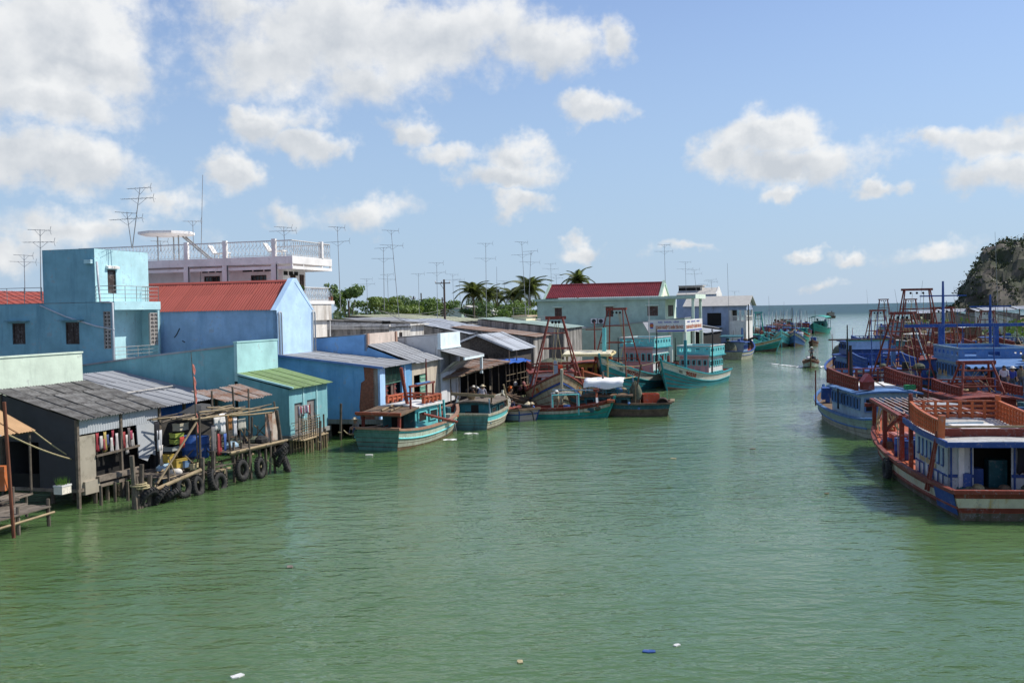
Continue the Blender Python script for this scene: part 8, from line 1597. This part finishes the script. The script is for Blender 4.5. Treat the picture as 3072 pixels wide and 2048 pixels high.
# ================================================================ foam, wake and floating litter
def foam():
    m = bpy.data.materials.new('sea_foam'); m.use_nodes = True; nt = m.node_tree; b = nt.nodes['Principled BSDF']; b.inputs['Base Color'].default_value = (.85, .87, .86, 1); b.inputs['Roughness'].default_value = .8
    n = nt.nodes.new('ShaderNodeTexNoise'); n.inputs['Scale'].default_value = 2.2; n.inputs['Detail'].default_value = 6; tc = nt.nodes.new('ShaderNodeTexCoord'); nt.links.new(tc.outputs['Object'], n.inputs['Vector']); r = nt.nodes.new('ShaderNodeMapRange'); r.inputs[1].default_value = .42; r.inputs[2].default_value = .56; nt.links.new(n.outputs['Fac'], r.inputs[0]); nt.links.new(r.outputs[0], b.inputs['Alpha'])
    mb = MB(); d = BMO.dir; s_ = Vector((-d.y, d.x, 0)); o0 = BMO.c + d * 2.6
    for sd in (1, -1):
        rows = []
        for i in range(14): k = i / 13; c = o0 - d * (10 * k) + s_ * sd * (.9 + 4.6 * k); w = .55 * (1 - .6 * k) + .1; rows.append([c - s_ * sd * w + Z_ * .02, c + Z_ * (.16 * (1 - k) + .03), c + s_ * sd * w * .7 + Z_ * .02])
        mb.grid(rows)
    rows = [[BMO.c - d * (3.4 + 8 * k) + s_ * y * (.5 + .9 * k) + Z_ * .025 for y in (-1, -.4, .4, 1)] for k in [i / 8 for i in range(9)]]; mb.grid(rows)
    o = mb.build('wake_foam', m); struct(o, 'stuff'); o['label'] = 'white bow wave and wake of the motor skiff'
    q = P(1350, 1318, z=.03); mb = MB(); mb.add([q + Vector((math.cos(i * .52) * .45, math.sin(i * .52) * .5, 0)) for i in range(12)], [tuple(range(12))]); o = mb.build('splash_foam', m); struct(o, 'stuff')
foam()
for k, (u, v, w, m, lab) in enumerate(((1107, 1364, .28, P_wht2, 'white foam scrap floating off the pale green boat'), (1404, 1300, .42, P_wht2, 'long white foam slab floating behind the small dark boat'), (1427, 1300, .3, P_wht2, 'short white foam slab floating behind the small dark boat'), (1947, 1954, .2, P_blue, 'blue plastic bag drifting in the foreground water'), (712, 2028, .2, P_wht2, 'small white scrap drifting in the near water'), (870, 1700, .2, M_plank, 'brown board scrap drifting in the open water'), (2258, 1346, .22, P_wood, 'dark bit of wood drifting in mid channel'), (2030, 1935, .12, P_wht2, 'tiny white scrap beside the drifting blue bag'), (1560, 1985, .14, P_rope, 'straw wisp drifting in the near water'), (2020, 1375, .2, P_rope, 'palm husk drifting below the dark houseboat'), (2480, 1480, .14, P_wood, 'dark seed pod drifting off the pergola boat'))):
    q = P(u, v, z=0); mb = MB(); mb.prism([(-w * .7, -w * .4, -.04), (w * .6, -w * .5, -.04), (w * .8, w * .25, -.04), (w * .1, w * .5, -.04), (-w * .75, w * .3, -.04)], (0, 0, .065)); o = mb.build('floating_scrap', m); o.location = q; o.rotation_euler = (0, 0, k); tag(o, lab, 'litter')
def rope(a, b, sag, lab, r=.035, m=None):
    pts = [a.lerp(b, i / 10) - Z_ * (sag * 4 * (i / 10) * (1 - i / 10)) for i in range(11)]; o0 = pts[0].copy(); o = MB().tube([p - o0 for p in pts], r, 5).build('mooring_rope', m or P_rope); o.location = o0; return tag(o, lab, 'rope')
rope(BT1.w(7.2, 1.0, 2.9), P(1905, 1130, Y=84), .2, 'thick tan rope from the rusty trawler to the teal bows', .05); rope(BT2.w(8.3, 0, 3.0), BT3.w(8.0, 0, 3.0), .5, 'slack rope between the two numbered trawlers'); rope(BL4.w(3.3, .3, 1.4), BL5.w(1.5, 1.3, 1.2), .15, 'rope from the green bow stand boat to the houseboat'); rope(BL5.w(2.5, 1.2, 1.5), P(1812, 1140, Y=88), .4, 'rope from the white awning boat to the quay'); rope(BL1.w(-5.3, 1.2, 1.2), P(1032, 1290, Y=62), .3, 'stern rope of the pale green boat')
# posts standing in the water by the blue house
for u, v, vt, lab in ((1020, 1320, 1210, 'thin dark post in the water left of the pale green boat'), (958, 1350, 1262, 'leaning stake beside the turquoise corner'), (1806, 1245, 1115, 'mooring post before the rusty trawler bow'), (2195, 1010, 905, 'pale concrete post beside the far sheds')):
    q = P(u, v, z=0); tp = P(u + 3, vt, Y=q.y); t = thing('mooring_post', lab, 'post', (q.x, q.y, 0)); MB().tube([(0, 0, -1.2), (tp.x - q.x, 0, tp.z)], .08, 7).build('shaft', M_pole if u < 2000 else MATS['tower_slab'], t); MB().torus((0, 0, .5), .1, .03, 'z', 10, 5).build('rope_turn', P_rope, t)
# ================================================================ people
SKIN = mat('tanned_skin', (.27, .15, .09), rough=.6, var=.1); HAIR = mat('black_hair', (.012, .01, .01), rough=.5); STRAW = mat('straw_hat', (.62, .52, .34), rough=.9, var=.12, scale=8); WHAT = mat('white_cap', (.75, .73, .68), rough=.85)
POSES = {  # hip, chest, neck, head, then right / left: shoulder elbow wrist, hip knee ankle (x right, y forward)
 'stand': dict(hip=(0, 0, .9), chest=(0, .02, 1.27), neck=(0, .02, 1.44), head=(0, .05, 1.58), arms=(((.19, .02, 1.38), (.26, -.02, 1.1), (.27, .1, .87)), ((-.19, .02, 1.38), (-.25, 0, 1.1), (-.24, .12, .88))), legs=(((.1, 0, .88), (.12, .03, .48), (.13, -.02, .06)), ((-.1, 0, .88), (-.12, .05, .48), (-.13, .02, .06)))),
 'akimbo': dict(hip=(0, 0, .9), chest=(0, .03, 1.27), neck=(0, .05, 1.44), head=(0, .11, 1.57), arms=(((.19, .02, 1.38), (.38, -.1, 1.16), (.2, .06, 1.0)), ((-.19, .02, 1.38), (-.3, .1, 1.14), (-.2, .32, 1.05))), legs=(((.1, 0, .88), (.14, .03, .48), (.16, -.02, .06)), ((-.1, 0, .88), (-.13, .1, .48), (-.15, .05, .06)))),
 'bend': dict(hip=(0, -.12, .86), chest=(0, .16, 1.08), neck=(0, .32, 1.14), head=(0, .45, 1.12), arms=(((.18, .25, 1.1), (.24, .4, .85), (.16, .55, .66)), ((-.18, .25, 1.1), (-.24, .42, .86), (-.14, .58, .68))), legs=(((.1, -.1, .84), (.13, .02, .46), (.14, -.08, .06)), ((-.1, -.1, .84), (-.13, .06, .46), (-.14, .02, .06)))),
 'sit': dict(hip=(0, 0, .14), chest=(0, .08, .5), neck=(0, .14, .66), head=(0, .2, .79), arms=(((.19, .08, .6), (.26, .2, .36), (.16, .4, .3)), ((-.19, .08, .6), (-.26, .2, .36), (-.14, .42, .3))), legs=(((.1, .02, .13), (.2, .38, .36), (.16, .5, .05)), ((-.1, .02, .13), (-.2, .4, .34), (-.15, .5, .05)))),
 'squat': dict(hip=(0, -.08, .26), chest=(0, .14, .56), neck=(0, .28, .68), head=(0, .38, .76), arms=(((.18, .2, .62), (.26, .36, .42), (.16, .52, .24)), ((-.18, .2, .62), (-.26, .38, .42), (-.12, .55, .24))), legs=(((.1, -.05, .25), (.2, .3, .45), (.16, .1, .06)), ((-.1, -.05, .25), (-.2, .3, .45), (-.16, .1, .06))))}
def person(label, p, rz, pose, shirt, pants, hat=None, sleeves=True, shorts=False, group=None):
    po = POSES[pose]; V = Vector; J = {k: V(v) for k, v in po.items() if k not in ('arms', 'legs')}; mb = MB(); seg = []
    def limb(pts, rs, mi): mb.tube(pts, rs, 8); seg.extend((pts[i], pts[i + 1], mi) for i in range(len(pts) - 1)); [mb.sphere(q, r * 1.02, 8, 5) for q, r in zip(pts, rs)]
    mid = J['hip'].lerp(J['chest'], .5); up = (J['chest'] - J['hip']).normalized()
    for a, b, w in ((J['hip'], mid, .135), (mid, J['chest'], .14), (J['chest'], J['neck'], .13)):
        for k in range(4): c = a.lerp(b, k / 3); mb.sphere(c, w, 10, 6, sq=(1.22, .82, .9))
    seg += [(J['hip'], J['hip'] + up * .06, 2), (mid, J['chest'], 1), (J['chest'], J['neck'] - up * .05, 1)]
    limb([J['neck'] - up * .03, J['head'] - up * .06], [.06, .055], 0)
    hd = J['head']; mb.sphere(hd, .105, 12, 8, sq=(.78, .92, 1.15)); mb.sphere(hd + V((0, .095, -.015)), .022, 6, 4); mb.sphere(hd + V((0, .06, -.09)), .045, 8, 5); seg.append((hd - Z_ * .02, hd + Z_ * .02, 0))
    for sx in (1, -1): mb.sphere(hd + V((sx * .083, 0, -.01)), .024, 6, 4, sq=(.5, 1, 1.3))
    for s_, (a, b, c) in enumerate(po['arms']):
        a, b, c = V(a), V(b), V(c); limb([a, b], [.06, .043], 1 if sleeves else 0); limb([b, c], [.042, .03], 0); d = (c - b).normalized(); x = d.orthogonal().normalized(); pc = c + d * .05; mb.sphere(pc, .038, 8, 5, sq=(1, 1, 1))
        for k in range(4): q = pc + x * (.022 * (k - 1.5)); l = (.065, .078, .074, .056)[k]; mb.tube([q, q + d * l * .6 + x.cross(d) * .008, q + d * l + x.cross(d) * .03], [.011, .01, .008], 5)
        mb.tube([pc - x * .03, pc - x * .055 + d * .03, pc - x * .05 + d * .06], [.012, .011, .009], 5); seg.append((pc, pc + d * .09, 0))
    for (a, b, c) in po['legs']:
        a, b, c = V(a), V(b), V(c); limb([a, b], [.09, .062], 2); limb([b, c], [.058, .04], 0 if shorts else 2); mb.tube([c + V((0, -.05, -.025)), c + V((0, .06, -.03)), c + V((0, .17, -.04))], [.04, .042, .028], 8); seg.append((c, c + V((0, .14, -.03)), 0))
    raw = mb.mesh('person', SKIN); o = link('person', raw); r = o.modifiers.new('r', 'REMESH'); r.mode = 'VOXEL'; r.voxel_size = .016; sm = o.modifiers.new('s', 'SMOOTH'); sm.iterations = 3; sm.factor = .5
    me = bpy.data.meshes.new_from_object(o.evaluated_get(bpy.context.evaluated_depsgraph_get())); o.modifiers.clear(); o.data = me; me.materials.clear()
    for m in (SKIN, mat('shirt_%d_%d_%d' % tuple(int(c * 40) for c in shirt), shirt, rough=.9, var=.12, scale=6), mat('trousers_%d_%d_%d' % tuple(int(c * 40) for c in pants), pants, rough=.9, var=.12, scale=6)): me.materials.append(m)
    idx = []
    for f in me.polygons:
        c = f.center; best = 9; bi = 0
        for a, b, mi in seg:
            ab = b - a; k = max(0, min(1, (c - a).dot(ab) / max(1e-6, ab.length_squared))); d = (c - a - ab * k).length
            if d < best: best = d; bi = mi
        idx.append(bi)
    me.polygons.foreach_set('material_index', idx); me.polygons.foreach_set('use_smooth', [True] * len(idx)); me.update(); o.location = p; o.rotation_euler = (0, 0, rz); tag(o, label, 'person', group)
    h = MB(); h.lathe([(.104, -.02), (.108, .04), (.085, .1), (.02, .128)], 12, hd + V((0, -.015, 0))); h.build('hair', HAIR, o, True)
    if hat == 'conical': MB().lathe([(.3, .02), (.295, .03), (.02, .24)], 18, hd + Z_ * .03).build('hat', STRAW, o)
    elif hat: k = MB(); k.lathe([(.21, .045), (.21, .06), (.115, .07), (.105, .16), (.03, .175)], 16, hd); k.build('hat', {'straw': STRAW, 'white': WHAT}[hat], o, True)
    return o
def heading(dx, dy): return math.atan2(dy, dx) - math.pi / 2
person('man in white sun hat and olive shirt standing on the low green boat', BL4.w(-.55, -.15, BL4.deck(.42) + .06), heading(-1, -.2), 'akimbo', (.4, .34, .22), (.2, .13, .09), 'white', True, True)
person('person in red top and pink headscarf seated in the pink-transomed skiff', BL3.w(-.3, .35, BL3.sheer(.4) + .02), heading(.2, -1), 'sit', (.5, .08, .09), (.1, .1, .14), None)
person('person in conical hat and yellow top bending in the pink-transomed skiff', BL3.w(-2.3, -.5, BL3.deck(.2) + .05), heading(1, -.3), 'squat', (.55, .55, .25), (.16, .1, .1), 'conical')
person('person in blue shirt and straw hat crouching between the skiff and the green boat', BL4.w(-2.6, -.5, BL4.deck(.15) + .06), heading(.4, -1), 'squat', (.1, .22, .55), (.3, .28, .26), 'straw')
person('dark-clad person sitting low at the skiff side under the fish shed', BL3.w(-.9, -.6, BL3.deck(.35) + .3), heading(-.5, -1), 'sit', (.04, .05, .12), (.05, .05, .08), None)
person('person in grey shirt and cap seated on the roof of the small dark boat', BL2.w(-1.6, -.1, BL2.deck(.2) + 1.42), heading(.1, 1), 'sit', (.36, .34, .36), (.12, .12, .14), 'straw')
person('man in white shirt and jeans bending over inside the fish shed', fM.w(6.3, .5, .6), heading(-1, .1), 'bend', (.7, .68, .64), (.1, .14, .26), None)
person('person in dark top bending opposite the white-shirted man in the fish shed', fM.w(5.1, .7, .6), heading(1, -.1), 'bend', (.06, .06, .07), (.05, .05, .06), 'white')
person('woman in grey top standing in the dark of the fish shed', fM.w(2.2, .6, .6), heading(.4, -1), 'stand', (.3, .3, .33), (.1, .13, .2), None)
person('man in brown hat and grey shirt squatting at the pale green stern', BL1.w(-5.2, 1.35, BL1.sheer(0) - .35), heading(-.7, -.7), 'sit', (.2, .19, .17), (.05, .06, .1), 'straw')
person('helmsman in grey jacket standing at the stern of the motor skiff', BMO.w(-2.0, .1, .75), heading(-.3, -1), 'akimbo', (.16, .15, .15), (.03, .03, .035), 'white')
person('passenger in dark clothes sitting in the bow of the motor skiff', BMO.w(1.3, .2, .75), heading(-.3, -1), 'sit', (.05, .05, .055), (.04, .04, .045), None)
for k, (u, v, sh, hat, lab) in enumerate(((3012, 1100, (.6, .58, .64), None, 'man in white shirt standing behind the dark red balustrade'), (3036, 1104, (.04, .06, .3), 'white', 'man in dark blue shirt and white cap beside the white-shirted man'), (3062, 1100, (.2, .17, .12), None, 'man in brown jacket at the edge of the blue boat deck'))):
    q = P(u, v, Y=60 + .6 * k); person(lab, (q.x, q.y, q.z - 1.62), heading(-.4 + .3 * k, -1), 'stand', sh, (.08, .08, .1), hat)
